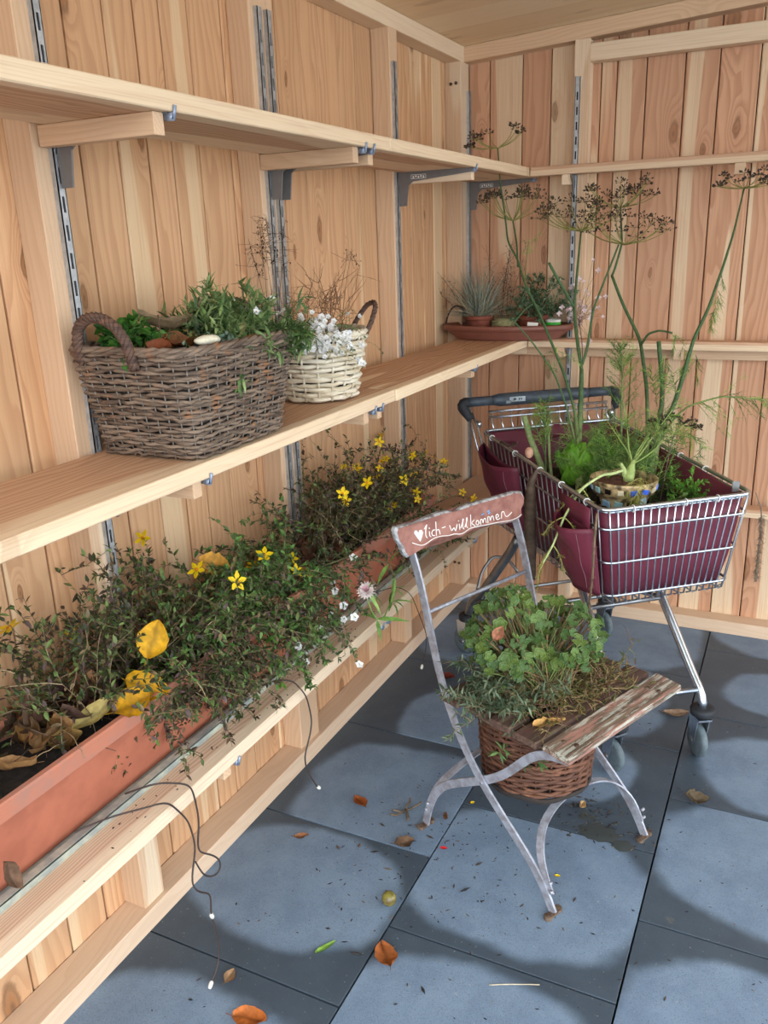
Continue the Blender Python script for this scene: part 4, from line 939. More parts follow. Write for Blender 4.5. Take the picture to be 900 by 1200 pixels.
i = rng.integers(1, 5, 14); g2.inst(*leaf_tmpl(0.35)[:2], None, frames(np.column_stack([rng.normal(0.3, 0.5, 14), rng.normal(0, 0.6, 14), rng.uniform(-1, 0.0, 14)])) * rng.uniform(0.022, 0.04, 14)[:, None, None], P[i], pick(rng, [s2l(110, 170, 60), s2l(90, 150, 52)], 14)); finish(t, g1, g2)
# strawflower: arching stem, lance leaves, pale pink head
t = thing('strawflower', 'arching strawflower with long light green leaves and one pale pink bloom over the shelf edge', 'plant', (0.27, -1.72, 0.72)); rng = np.random.default_rng(61); g1, g2 = G(O(t)), G(O(t))
DP_ = [(0.24, -1.80, 0.72), (0.28, -1.72, 0.765), (0.315, -1.62, 0.765), (0.345, -1.53, 0.73), (0.365, -1.47, 0.70), (0.375, -1.46, 0.66), (0.38, -1.475, 0.625)]
P = np.array(DP_); g1.tube(P, np.linspace(0.0028, 0.0018, 7), 5, s2l(96, 92, 60))
P2 = np.array([(0.375, -1.46, 0.655), (0.392, -1.52, 0.61), (0.40, -1.58, 0.592), (0.397, -1.62, 0.60), (0.390, -1.635, 0.63), (0.385, -1.645, 0.665), (0.382, -1.645, 0.69)]); g1.tube(P2, 0.0022, 5, s2l(140, 168, 90))
LL = leaf_tmpl(0.17, 0.15, -0.35)
def lances(P, n, seed, lo=0.045, hi=0.085, i0=2):
    r = np.random.default_rng(seed); i = r.integers(i0, len(P), n); dv = np.column_stack([r.normal(0.25, 0.5, n), r.normal(0.1, 0.7, n), r.normal(-0.25, 0.55, n)])
    for k, q in enumerate(i):
        gl = G((0, 0, 0)); gl.inst(LL[0], LL[1], None, frames(dv[k:k + 1], r.normal(0, 0.4, 1)) * r.uniform(lo, hi), P[q:q + 1] - np.array(O(t)), pick(r, [s2l(128, 172, 84), s2l(104, 150, 70), s2l(150, 188, 104)], 1)); gl.obj('leaf', M['leaf'], t)
lances(P, 13, 62, i0=4); lances(P2, 12, 63, i0=0)
finish(t, g1, None)
pet = G(); rng = np.random.default_rng(64)
for ring, (L_, el) in enumerate([(0.022, -0.1), (0.020, 0.35), (0.016, 0.8), (0.013, 1.15)]):
    m = 18 - ring * 3; a = np.arange(m) * 2 * math.pi / m + ring * 0.2
    pet.inst(*leaf_tmpl(0.28, 0.1, 0.2)[:2], None, frames(np.column_stack([np.cos(a) * math.cos(el), np.sin(a) * math.cos(el), np.full(m, math.sin(el))])) * L_, np.zeros((m, 3)), np.tile(s2l(248, 236, 232) if ring < 2 else s2l(232, 188, 196), (m, 1)))
put(pet.mesh('strawflower_bloom', M['leaf']), 'bloom', P2[-1], t, rot_to((0.25, -0.6, 0.75)), 1.25)
# leaves lying on the troughs
leaf_obj('fallen_leaf', (0.27, -2.315, 0.80), 0.075, 0.034, s2l(218, 164, 30), 'broad yellow leaf with brown edge lying on top of the near trough tangle', 71, tuple(rot_to((0.55, -0.62, 0.5), 1.2)), 0.25, 0.05)
leaf_obj('fallen_leaf', (0.262, -2.345, 0.728), 0.085, 0.036, s2l(222, 166, 20), 'upper of two yellow-orange leaves on the near trough rim', 72, (0.5, 0.5, 0.6), 0.4, 0.06, 0.12)
leaf_obj('fallen_leaf', (0.272, -2.395, 0.732), 0.075, 0.034, s2l(214, 158, 22), 'lower of two yellow-orange leaves on the near trough rim', 73, (0.55, -0.1, 1.2), 0.4, 0.06, 0.1)
leaf_obj('fallen_leaf', (0.24, -2.445, 0.722), 0.105, 0.020, s2l(176, 156, 92), 'long olive leaf strip leaning on the near trough rim', 74, (0.7, -0.45, 0.9), 0.6, 0.04)
leaf_obj('fallen_leaf', (0.20, -2.02, 0.86), 0.07, 0.030, s2l(214, 160, 70), 'orange-tan leaf beside the yellow star flower of the near trough', 75, (0.9, 0.2, 0.4), 0.5, 0.1, 0.15)
leaf_obj('fallen_leaf', (0.285, -1.93, 0.70), 0.075, 0.022, s2l(120, 56, 40), 'dark red curled leaf above the green shoot', 76, (0.2, 1.2, 0.3), 0.9, 0.05)
leaf_obj('fallen_leaf', (0.285, -1.83, 0.64), 0.085, 0.030, s2l(170, 92, 62), 'big reddish leaf tucked between trough and tray', 77, (0.9, 0.3, 1.2), 0.5, 0.05)
rng = np.random.default_rng(78)
names = ['curled brown dead leaf in the left end of the near trough', 'tan dead leaf in the left end of the near trough', 'dark crumpled dead leaf in the left end of the near trough']
cols3 = [s2l(112, 78, 46), s2l(158, 122, 74), s2l(78, 58, 42)]
for k in range(42):
    q = k % 3; x = rng.uniform(0.09, 0.235); y = rng.uniform(-2.72, -2.37)
    leaf_obj('dead_leaf', (x, y, 0.708 + rng.uniform(0, 0.035)), rng.uniform(0.04, 0.07), rng.uniform(0.014, 0.024), tuple(c * rng.uniform(0.7, 1.15) for c in cols3[q]), names[q], 100 + k, (rng.normal(0, 0.6), rng.normal(0, 0.5), rng.uniform(0, 6.28)), rng.uniform(0.3, 0.9), 0.12, 0.14, 'leaf', names[q].replace('dead leaf', 'dead leaves'))
for k in range(14):
    x = rng.uniform(0.13, 0.235); y = rng.uniform(-1.62, -1.45)
    leaf_obj('dead_leaf', (x, y, 0.708 + rng.uniform(0, 0.03)), rng.uniform(0.05, 0.08), rng.uniform(0.016, 0.026), tuple(c * rng.uniform(0.7, 1.1) for c in s2l(104, 66, 50)), 'brown dead leaf at the left end of the far trough', 160 + k, (rng.normal(0, 0.6), rng.normal(0, 0.5), rng.uniform(0, 6.28)), 0.8, 0.09, 0.08, 'leaf', 'dead leaves in the far trough')
t = thing('wiry_weed', 'pale dry wiry stems curling over the dead leaves of the near trough', 'plant', (0.17, -2.45, 0.72)); rng = np.random.default_rng(79); g1 = G(O(t))
for k in range(16): g1.tube(walk(rng, (rng.uniform(0.1, 0.24), rng.uniform(-2.55, -2.36), 0.73), rng.normal(0, 1, 3) * (1, 1, 0.4) + (0, 0, 0.4), rng.uniform(0.06, 0.14), 9, 0.5, 0.6), 0.0009, 3, pick(rng, [s2l(150, 126, 96), s2l(96, 76, 60)], 1)[0])
finish(t, g1, None)
leaf_obj('fallen_leaf', (0.292, -2.72, 0.60), 0.05, 0.016, s2l(120, 92, 72), 'shrivelled leaf stuck on the near trough face at its left end', 80, (0.3, 1.3, 0.2), 0.9, 0.1, stalk=False)

# ================================================================== FAIRY-LIGHT CABLES
def cable(label, pts, plugs, r=0.0019, col='cable'):
    P = np.array(pts); t = thing('light_cable', label, 'cable', P[0]); g = G(O(t))
    seg = np.linalg.norm(np.diff(P, axis=0), axis=1); cum = np.concatenate([[0], np.cumsum(seg)]); tt = np.linspace(0, cum[-1], len(P) * 6); Q = np.column_stack([np.interp(tt, cum, P[:, k]) for k in range(3)])
    for _ in range(8): Q[1:-1] = 0.25 * Q[:-2] + 0.5 * Q[1:-1] + 0.25 * Q[2:]
    g.tube(Q, r, 6); g.obj('wire', M[col], t)
    for p, d in plugs:
        p = np.array(p); d = np.array(d, float); d /= np.linalg.norm(d); g = G(O(t)); g.tube([p - d * 0.007, p - d * 0.004, p + d * 0.004, p + d * 0.008], [0.0025, 0.0045, 0.0045, 0.003], 8); g.obj('connector', M['connector'], t)
cable('brown cable with two white connectors looping down from the near shelf edge', [(0.262, -2.56, 0.575), (0.30, -2.50, 0.578), (0.345, -2.47, 0.586), (0.362, -2.429, 0.579), (0.362, -2.38, 0.50), (0.362, -2.368, 0.43), (0.362, -2.385, 0.39), (0.37, -2.405, 0.368), (0.372, -2.385, 0.335), (0.366, -2.345, 0.302), (0.362, -2.350, 0.25), (0.362, -2.335, 0.173), (0.364, -2.341, 0.121), (0.366, -2.375, 0.099)], [((0.366, -2.379, 0.095), (0, -0.5, -0.5)), ((0.362, -2.347, 0.243), (0, 0.3, -1))])
cable('second brown cable twisting with the looped one below the near shelf edge', [(0.27, -2.44, 0.575), (0.33, -2.415, 0.60), (0.362, -2.36, 0.57), (0.364, -2.352, 0.484), (0.364, -2.37, 0.415), (0.37, -2.345, 0.40), (0.374, -2.312, 0.36), (0.37, -2.318, 0.325), (0.364, -2.355, 0.345), (0.362, -2.37, 0.385), (0.362, -2.375, 0.40)], [])
cable('single brown cable with a white plug hanging at the middle of the lowest shelf', [(0.27, -2.01, 0.57), (0.32, -2.0, 0.60), (0.36, -1.985, 0.602), (0.363, -1.934, 0.533), (0.363, -1.916, 0.453), (0.363, -1.935, 0.415), (0.363, -1.965, 0.385), (0.363, -1.955, 0.336), (0.363, -1.915, 0.268)], [((0.363, -1.908, 0.260), (0, 0.6, -0.7))])
cable('thin cable with a small plug hanging under the strawflower', [(0.28, -1.56, 0.565), (0.33, -1.50, 0.62), (0.365, -1.42, 0.612), (0.366, -1.33, 0.552), (0.366, -1.28, 0.47), (0.366, -1.215, 0.36), (0.366, -1.235, 0.308), (0.366, -1.258, 0.284)], [((0.366, -1.264, 0.277), (0, -0.5, -0.7))], 0.0013)

# ================================================================== FOLDING CHAIR
CF = np.array([0.922, -0.386, 0.0]); CA = np.array([0.386, 0.922, 0.0]); C0 = np.array([0.938, -1.81, 0.0])
def CH(s, a, z): return C0 + CF * s + CA * a + np.array([0, 0, z])
chair = thing('folding_chair', 'worn grey metal folding garden chair with a painted welcome backboard', 'chair', CH(-0.22, 0.19, 0)); co = O(chair)
def smooth(P, n=30, it=4):
    P = np.array(P, float); seg = np.linalg.norm(np.diff(P, axis=0), axis=1); cum = np.concatenate([[0], np.cumsum(seg)]); tt = np.linspace(0, cum[-1], n)
    Q = np.column_stack([np.interp(tt, cum, P[:, k]) for k in range(P.shape[1])])
    for _ in range(it): Q[1:-1] = 0.25 * Q[:-2] + 0.5 * Q[1:-1] + 0.25 * Q[2:]
    return Q
def strip(name, path, a, width=0.022, th=0.006, mat=None, n=30):
    """flat steel bar lying in a side plane of the chair (path in s,z)"""
    Q = smooth(path, n); tg = np.gradient(Q, axis=0); tg /= np.linalg.norm(tg, axis=1, keepdims=True); nr = np.column_stack([-tg[:, 1], tg[:, 0]])
    g = G(co); rings = []
    sec = [np.array([CH(p[0] + q[0] * w, a + d, p[1] + q[1] * w) for p, q in zip(Q, nr)]) for w, d in ((-width / 2, -th / 2), (width / 2, -th / 2), (width / 2, th / 2), (-width / 2, th / 2))]
    g.loft(np.stack(sec, 1), True, True); return g.obj(name, mat or M['chair_metal'], chair, False)
LONG = [(-0.478, 0.835), (-0.450, 0.775), (-0.418, 0.668), (-0.382, 0.52), (-0.34, 0.415), (-0.288, 0.322), (-0.229, 0.252), (-0.135, 0.168), (-0.06, 0.108), (-0.018, 0.05), (0.0, 0.008)]
SHORT = [(-0.444, 0.008), (-0.436, 0.05), (-0.415, 0.115), (-0.37, 0.172), (-0.30, 0.215), (-0.229, 0.256), (-0.165, 0.302), (-0.115, 0.36), (-0.07, 0.412), (-0.02, 0.433), (0.02, 0.434)]
for a, nm in ((0.0, 'near'), (0.395, 'far')):
    inner = 0.0075 if a == 0 else -0.0075
    strip('front_leg', LONG, a); strip('rear_leg', SHORT, a + inner)
    strip('seat_rail', [(-0.372, 0.455), (-0.25, 0.427), (-0.1, 0.424), (0.0, 0.424)], a + inner * 2.2, 0.016, 0.005, M['rust'])
    for s, z in ((-0.229, 0.253), (-0.378, 0.505), (-0.010, 0.085), (-0.006, 0.062), (-0.428, 0.085), (-0.434, 0.062)):
        g = G(co); g.tube([CH(s, a - 0.0042, z), CH(s, a + 0.0042, z)], 0.0042, 8); g.obj('rivet', M['chair_metal'], chair)
    for s in (0.0, -0.444):
        g = G(co); R_ = np.array([CF, CA, (0, 0, 1)]).T
        cc = CH(s, a + (0.0 if s == 0 else inner) + 0.0, 0.004); g.box(cc, (0.016, 0.05, 0.006), R_); 
        for dd in (-0.019, 0.019): g.tube([cc + CA * dd + np.array([0, 0, -0.003]), cc + CA * dd + np.array([0, 0, 0.006])], [0.0105, 0.0095], 10)
        g.obj('foot', M['rust'], chair, False)
def bandarc(name, P, w=0.018, th=0.004, mat=None, r=None):
    Q = smooth([CH(*p) for p in P], 32); g = G(co); g.tube(Q, 0.006, 6) ; return g.obj(name, mat or M['chair_metal'], chair)
def flat_arc(name, P, width=0.02, th=0.004, mat=None):
    Q = smooth(P, 32); pts = np.array([CH(*q) for q in Q]); tg = np.gradient(pts, axis=0); tg /= np.linalg.norm(tg, axis=1, keepdims=True)
    wdir = np.tile(CF * 0.85 + np.array([0, 0, 0.5]) * 0, (len(pts), 1)); wdir = wdir - tg * (wdir * tg).sum(1, keepdims=True); wdir /= np.linalg.norm(wdir, axis=1, keepdims=True); nn = np.cross(tg, wdir)
    sec = [pts + wdir * u * width / 2 + nn * v * th / 2 for u, v in ((-1, -1), (1, -1), (1, 1), (-1, 1))]
    g = G(co); g.loft(np.stack(sec, 1), True, True); return g.obj(name, mat or M['chair_metal'], chair, False)
flat_arc('front_stretcher', [(-0.012, 0.006, 0.05), (-0.030, 0.004, 0.09), (-0.055, 0.012, 0.13), (-0.085, 0.055, 0.172), (-0.10, 0.12, 0.190), (-0.105, 0.197, 0.195), (-0.10, 0.275, 0.190), (-0.085, 0.34, 0.172), (-0.055, 0.383, 0.13), (-0.030, 0.391, 0.09), (-0.012, 0.389, 0.05)])
flat_arc('rear_stretcher', [(-0.44, 0.012, 0.05), (-0.425, 0.016, 0.11), (-0.40, 0.035, 0.16), (-0.375, 0.09, 0.20), (-0.37, 0.197, 0.215), (-0.375, 0.305, 0.20), (-0.40, 0.36, 0.16), (-0.425, 0.379, 0.11), (-0.44, 0.383, 0.05)])
g = G(co); g.tube([CH(-0.422, 0.0, 0.655), CH(-0.422, 0.395, 0.655)], 0.0055, 8); g.obj('cross_bar', M['chair_metal'], chair)
# seat slats
def slat(s0, s1, a0, a1, z, mat, th=0.018, tilt=0.0, name='seat_slat'):
    L_ = a1 - a0; W_ = s1 - s0; me = bevel_box(L_, W_, th, 0.004, mat.name)
    if not me.materials: me.materials.append(mat)
    o = bpy.data.objects.new(name, me); COL.objects.link(o); o.parent = chair
    R_ = Matrix((CA, -CF, (0, 0, 1))).transposed() @ Matrix.Rotation(tilt, 3, 'X'); o.rotation_euler = R_.to_euler(); o.location = Vector(CH((s0 + s1) / 2, (a0 + a1) / 2, z) - np.array(co)); return o
o = slat(-0.040, 0.036, -0.010, 0.462, 0.446, M['slat_light'], 0.019, 0.10); o['label'] = 'front slat with worn pale and pink paint'
slat(-0.124, -0.056, -0.012, 0.462, 0.443, M['slat_dark'])
slat(-0.205, -0.140, -0.005, 0.075, 0.441, M['slat_dark']); slat(-0.205, -0.140, 0.33, 0.455, 0.441, M['slat_dark'])
slat(-0.288, -0.222, 0.0, 0.062, 0.440, M['slat_dark']); slat(-0.288, -0.222, 0.335, 0.44, 0.440, M['slat_dark'])
slat(-0.372, -0.306, -0.005, 0.43, 0.439, M['slat_dark'])
for s, a in ((-0.012, 0.035), (0.016, 0.045), (-0.012, 0.375), (0.016, 0.385)):
    g = G(co); g.tube([CH(s, a, 0.45), CH(s, a, 0.4585)], [0.0068, 0.005], 10); g.obj('screw_head', M['rust'], chair)
# backboard with lettering
OUT = [(-0.0655, 0.883), (-0.061, 0.892), (-0.0373, 0.891), (0.0071, 0.886), (0.0537, 0.893), (0.0936, 0.894), (0.1276, 0.89), (0.1522, 0.879), (0.1738, 0.888), (0.2064, 0.89), (0.2651, 0.888), (0.3265, 0.886), (0.3821, 0.885), (0.4103, 0.879), (0.4255, 0.858), (0.4233, 0.842), (0.4125, 0.828), (0.4157, 0.808), (0.3995, 0.798), (0.3431, 0.801), (0.2813, 0.813), (0.2204, 0.819), (0.1912, 0.814), (0.1697, 0.806), (0.1415, 0.818), (0.085, 0.828), (0.0451, 0.821), (0.0115, 0.81), (-0.0148, 0.804), (-0.0274, 0.804), (-0.0386, 0.819), (-0.0449, 0.838), (-0.0579, 0.856)]
bm = bmesh.new(); SF = -0.4525
def outl(sh, s): 
    c = np.mean(OUT, axis=0); return [bm.verts.new(CH(s, a + (c[0] - a) * sh * 0.25, z + (c[1] - z) * sh) - np.array(co)) for a, z in OUT]
r0 = outl(0.10, SF); r1 = outl(0.0, SF - 0.005); r2 = outl(0.0, SF - 0.016); r3 = outl(0.06, SF - 0.020); n = len(OUT)
f0 = bm.faces.new(r0)
for A_, B_ in ((r0, r1), (r1, r2), (r2, r3)):
    for i in range(n): f = bm.faces.new((A_[i], B_[i], B_[(i + 1) % n], A_[(i + 1) % n])); f.material_index = 1
bm.faces.new(list(reversed(r3))); bmesh.ops.triangulate(bm, faces=[f for f in bm.faces if len(f.verts) > 4]); bmesh.ops.recalc_face_normals(bm, faces=bm.faces)
me = bpy.data.meshes.new('backboard'); bm.to_mesh(me); bm.free(); me.materials.append(M['board_red']); me.materials.append(M['board_edge'])
bb = bpy.data.objects.new('backboard', me); COL.objects.link(bb); bb.parent = chair; bb['label'] = 'wavy red backboard hand-lettered "lich - willkommen"'
ST = [[(0.0311, 0.865), (0.0409, 0.877), (0.0355, 0.862), (0.0355, 0.846), (0.0409, 0.839)], [(0.0485, 0.855), (0.0494, 0.843), (0.0539, 0.839)], [(0.0678, 0.854), (0.0602, 0.855), (0.0561, 0.848), (0.0602, 0.84), (0.0678, 0.839)], [(0.0714, 0.875), (0.0732, 0.837)], [(0.0732, 0.85), (0.0799, 0.853), (0.0844, 0.847), (0.0866, 0.837)], [(0.0938, 0.853), (0.1059, 0.853)], [(0.1211, 0.853), (0.1287, 0.834), (0.1373, 0.845), (0.1426, 0.83), (0.1493, 0.849)], [(0.1569, 0.848), (0.1592, 0.831)], [(0.1623, 0.835), (0.174, 0.858), (0.1699, 0.861), (0.1695, 0.833), (0.1753, 0.829)], [(0.1785, 0.833), (0.1883, 0.857), (0.1838, 0.861), (0.1838, 0.832), (0.1892, 0.829)], [(0.2, 0.863), (0.2013, 0.829)], [(0.2143, 0.845), (0.2022, 0.839), (0.2174, 0.827)], [(0.226, 0.842), (0.2206, 0.837), (0.2219, 0.829), (0.2295, 0.827), (0.2336, 0.833), (0.2273, 0.841)], [(0.2394, 0.825), (0.2381, 0.84), (0.2457, 0.84), (0.2488, 0.826), (0.2501, 0.838), (0.2577, 0.84), (0.2618, 0.825)], [(0.2685, 0.823), (0.2663, 0.841), (0.2739, 0.841), (0.278, 0.825), (0.2802, 0.838), (0.2878, 0.84), (0.2923, 0.824)], [(0.3008, 0.829), (0.3116, 0.831), (0.3084, 0.839), (0.2999, 0.838), (0.3008, 0.827), (0.3084, 0.822), (0.3173, 0.825)], [(0.3236, 0.822), (0.3227, 0.84), (0.3322, 0.842), (0.3389, 0.825), (0.3474, 0.821), (0.3662, 0.83)]]
SWIRL = [(-0.0111, 0.84), (0.006, 0.831), (0.0225, 0.823), (0.0418, 0.826), (0.0624, 0.833), (0.0897, 0.832), (0.1202, 0.825), (0.1382, 0.826), (0.1592, 0.818), (0.1772, 0.819), (0.1955, 0.826), (0.2251, 0.824), (0.2618, 0.819), (0.3084, 0.815), (0.3559, 0.808), (0.3877, 0.807), (0.4083, 0.814)]
g = G(co)
def stroke(pts, r): 
    Q = smooth(pts, max(6, len(pts) * 3), 1); g.tube([CH(SF + 0.0004, a, z) for a, z in Q], r, 5)
for s_ in ST: stroke(s_, 0.00135)
for a, z in ((0.0472, 0.864), (0.1534, 0.857)): stroke([(a, z), (a + 0.002, z - 0.001)], 0.0017)
H = [(0.0158, 0.836), (0.0042, 0.851), (-0.0048, 0.864), (-0.0025, 0.87), (0.0051, 0.868), (0.0095, 0.86), (0.0136, 0.867), (0.0212, 0.866), (0.0257, 0.858), (0.0225, 0.848)]
hv = [CH(SF + 0.0012, a, z) for a, z in H] + [CH(SF + 0.0012, 0.0105, 0.853)]
g.add(hv, None, [(10, i, (i + 1) % 10) for i in range(10)]); g.obj('lettering', M['white_paint'], chair)
g = G(co); stroke(SWIRL, 0.0012); g.obj('painted_swirl', M['white_paint'], chair)
g = G(co)
for a, z in ((0.2466, 0.852), (0.2694, 0.855), (0.2725, 0.849)): g.tube([CH(SF + 0.0006, a - 0.004, z), CH(SF + 0.0006, a + 0.004, z + 0.002)], 0.0022, 5)
g.obj('blue_paint_mark', M['blue_paint'], chair)

# wicker pot hung through the seat
pc = CH(-0.205, 0.185, 0)[:2]
t = thing('wicker_pot', 'round red-brown wicker pot hung through the chair seat', 'pot', (pc[0], pc[1], 0.215)); prof = RoundProf(pc, 0.134, 0.150)
wicker(t, prof, 0.225, 0.425, 22, 24, M['wicker_red'], 0.0048, 0.0052, 0.0024, rim_r=0.007, seed=8); flush_stakes(M['wicker_red'])
g = G(O(t)); a = np.arange(40) * 2 * math.pi / 40
for zz_, rr in ((0.222, 0.139), (0.215, 0.135)): g.tube(np.column_stack([pc[0] + rr * np.cos(a), pc[1] + rr * np.sin(a), zz_ + 0.003 * np.sin(a * 7)]), 0.005, 5, closed=True)
g.obj('base_ring', M['wicker_dark'], t); soil_disc(t, circ(pc, 0.138, 0)[:, :2], 0.425, 0.02, seed=9)

# geranium: every leaf its own part
def geranium_leaf(name, seed, tint=(1, 1, 1)):
    rng = np.random.default_rng(seed); g = G(); n = 28; a = np.linspace(0.35, 2 * math.pi - 0.35, n); lob = 0.80 + 0.20 * np.abs(np.cos(a * 2.6)) + rng.normal(0, 0.015, n)
    V = [(0, 0, 0)]; C = [s2l(96, 132, 66)]
    for f, dark in ((0.35, 0.75), (0.60, 1.0), (0.78, 0.45), (1.0, 1.3)):
        for ai, l in zip(a, lob): V.append((-math.cos(ai) * f * l, math.sin(ai) * f * l, 0.16 * f * f + 0.05 * f * math.sin(ai * 5.2))); C.append(tuple(np.array(s2l(112, 146, 80)) * dark))
    T = [(0, i + 1, i + 2) for i in range(n - 1)]; Q = [(1 + k * n + i, 1 + (k + 1) * n + i, 1 + (k + 1) * n + i + 1, 1 + k * n + i + 1) for k in range(3) for i in range(n - 1)]
    V = np.array(V) * 0.5; V[:, 0] += 0.0
    g.add(V, Q, T, np.array(C) * np.array(tint)); return g.mesh(name, M['leaf'])
GL = [geranium_leaf('geranium_leaf', k, t_) for k, t_ in enumerate([(0.52, 0.58, 0.58), (0.85, 0.82, 0.8), (1.1, 1.02, 0.9), (0.68, 0.72, 0.74), (1.05, 0.9, 0.7)])]
def geranium(label, centre, rad, n, seed, zbase):
    t = thing('geranium', label, 'plant', (pc[0], pc[1], zbase)); rng = np.random.default_rng(seed); g1 = G(O(t))
    c = np.array(centre)
    for k in range(n):
        v = rng.normal(0, 1, 3); v /= np.linalg.norm(v); v[2] = v[2] if v[2] > -0.3 else v[2] + 0.9 * rng.random(); p = c + v * np.array(rad) * rng.uniform(0.55, 1.0) ** 0.5
        nrm = Vector((v[0] * 0.7 + 0.12, v[1] * 0.7 - 0.3, 0.65)) + Vector(rng.normal(0, 0.45, 3))
        put(GL[k % 5], 'leaf', p, t, rot_to(nrm, rng.uniform(0, 6.28)), rng.uniform(0.020, 0.038))
        root = np.array([pc[0] + rng.normal(0, 0.03), pc[1] + rng.normal(0, 0.03), zbase]); mid = (root + p) / 2 + (0, 0, 0.02)
        g1.tube(smooth([root, mid, p - (0, 0, 0.002)], 6, 1), 0.0014, 4, pick(rng, [s2l(120, 130, 76), s2l(130, 104, 72)], 1)[0], caps=False)
    finish(t, g1, None)
geranium('round-leaved geranium, taller clump at the back left of the chair pot', CH(-0.25, 0.11, 0.605), (0.105, 0.115, 0.14), 215, 91, 0.43)
geranium('round-leaved geranium, lower clump at the right of the chair pot', CH(-0.21, 0.28, 0.555), (0.115, 0.125, 0.115), 200, 92, 0.43)
t = thing('lavender', 'grey-green needle-leaved lavender at the front left of the chair pot', 'plant', tuple(CH(-0.20, 0.10, 0.43))); rng = np.random.default_rng(93); g1, g2 = G(O(t)), G(O(t)); n = 62
b_ = np.array([CH(rng.uniform(-0.31, -0.20), rng.uniform(0.04, 0.20), 0.43) for _ in range(n)])
bushy(rng, g1, g2, b_, rng.normal(0, 0.33, (n, 3)) + CF * 0.15 - CA * 0.25 + (0, 0, 1.0), rng.uniform(0.10, 0.20, n), NARROW, 0.024, [s2l(112, 130, 104), s2l(92, 112, 84), s2l(132, 146, 118), s2l(74, 94, 66)], [s2l(150, 130, 98), s2l(120, 116, 84)], 20, 0.4, branch=2); finish(t, g1, g2)
t = thing('lavender_shoot', 'small green shoot poking out of the wicker pot side', 'plant', tuple(CH(-0.20, 0.06, 0.33))); rng = np.random.default_rng(94); g1, g2 = G(O(t)), G(O(t))
b0 = np.array([pc[0] - 0.03, pc[1] - 0.125, 0.36]); bushy(rng, g1, g2, [b0, b0 + (0.02, 0, 0), b0 + (0.05, 0.0, -0.01)], [(-0.4, -0.6, 0.1), (0.1, -0.8, -0.3), (0.4, -0.6, 0.0)], [0.05, 0.06, 0.05], NARROW, 0.028, [s2l(112, 146, 84), s2l(94, 130, 76)], [s2l(120, 120, 84)], 12, 0.6, branch=0); finish(t, g1, g2)
t = thing('dry_grass', 'straw-coloured dry stems lying over the seat in front of the geraniums', 'plant', tuple(CH(-0.13, 0.22, 0.44))); rng = np.random.default_rng(95); g1, g2 = G(O(t)), G(O(t)); n = 190
b_ = np.array([CH(rng.uniform(-0.24, -0.08), rng.uniform(0.08, 0.40), 0.455) for _ in range(n)])
bushy(rng, g1, g2, b_, rng.normal(0, 0.8, (n, 3)) * (1, 1, 0.5) + (0.1, -0.1, 0.6), rng.uniform(0.05, 0.13, n), NARROW, 0.018, [s2l(150, 128, 84), s2l(120, 116, 66), s2l(110, 84, 62), s2l(94, 106, 56)], [s2l(176, 150, 108), s2l(140, 108, 80), s2l(122, 86, 72), s2l(128, 128, 76)], 7, 1.1, wob=0.5, r0=0.0013, branch=2, bounds=(-9, 0.456)); finish(t, g1, g2)
leaf_obj('fallen_leaf', tuple(CH(-0.085, 0.075, 0.453)), 0.085, 0.018, s2l(226, 176, 104), 'tan torn leaf lying on the dark seat slat of the chair', 96, (0.05, 0, 0.75), 0.3, 0.05, 0.35, stalk=False)
leaf_obj('fallen_leaf', tuple(CH(-0.27, 0.10, 0.60)), 0.045, 0.018, s2l(170, 120, 92), 'dry brown geranium leaf low on the left of the pot', 97, (0.8, 0.3, 0.4), 0.8, 0.1)
leaf_obj('fallen_leaf', tuple(CH(-0.20, 0.02, 0.655)), 0.04, 0.016, s2l(186, 128, 100), 'dry pinkish leaf caught among the taller geranium', 98, (0.6, -0.5, 1.2), 0.8, 0.1)

# ================================================================== SHOPPING CART
KB = np.array([0.79, -0.78, 0.0]); KH = np.array([0.649, -0.760, 0.0]); KH = KH / np.linalg.norm(KH); KW = np.array([0.760, 0.649, 0.0]); KW = KW / np.linalg.norm(KW)
def K(l, w, z): return KB + KH * l + KW * w + np.array([0, 0, z])
cart = thing('shopping_cart', 'old wire shopping cart planted up as a garden, against the back wall', 'cart', K(0, 0, 0)); ko = O(cart)
LF, LR = 0.445, -0.37
def basket_pt(side, l01, h):
    """side -1/+1; l01 0 rear..1 front; h 0 bottom..1 rim"""
    l_top = LR + (LF - LR) * l01; l_bot = -0.34 + (0.42 + 0.34) * l01
    w_top = 0.255 + (0.232 - 0.255) * l01; w_bot = 0.205 + (0.190 - 0.205) * l01
    z_top = 0.905 + (0.850 - 0.905) * l01; z_bot = 0.565 + (0.568 - 0.565) * l01
    return (l_bot + (l_top - l_bot) * h, side * (w_bot + (w_top - w_bot) * h), z_bot + (z_top - z_bot) * h)
def ring_path(h, out=0.0, rc=0.035):
    pts = []
    corners = [basket_pt(-1, 0, h), basket_pt(-1, 1, h), basket_pt(1, 1, h), basket_pt(1, 0, h)]
    corners = [(l + (out if i in (1, 2) else -out), w + (out if i in (2, 3) else -out), z) for i, (l, w, z) in enumerate(corners)]
    c = np.array(corners)
    for i in range(4):
        a, b, d = c[i - 1], c[i], c[(i + 1) % 4]; u = (a - b) / np.linalg.norm(a - b); v = (d - b) / np.linalg.norm(d - b)
        for q in np.linspace(0, 1, 6):
            p0 = b + u * rc; p2 = b + v * rc; pts.append((1 - q) ** 2 * p0 + 2 * q * (1 - q) * b + q * q * p2)
        nb = c[(i + 1) % 4]; e = b + v * rc; f = nb + (b - nb) / np.linalg.norm(b - nb) * rc
        for q in (0.25, 0.5, 0.75): pts.append(e + (f - e) * q)
    return np.array([K(*p) for p in pts])
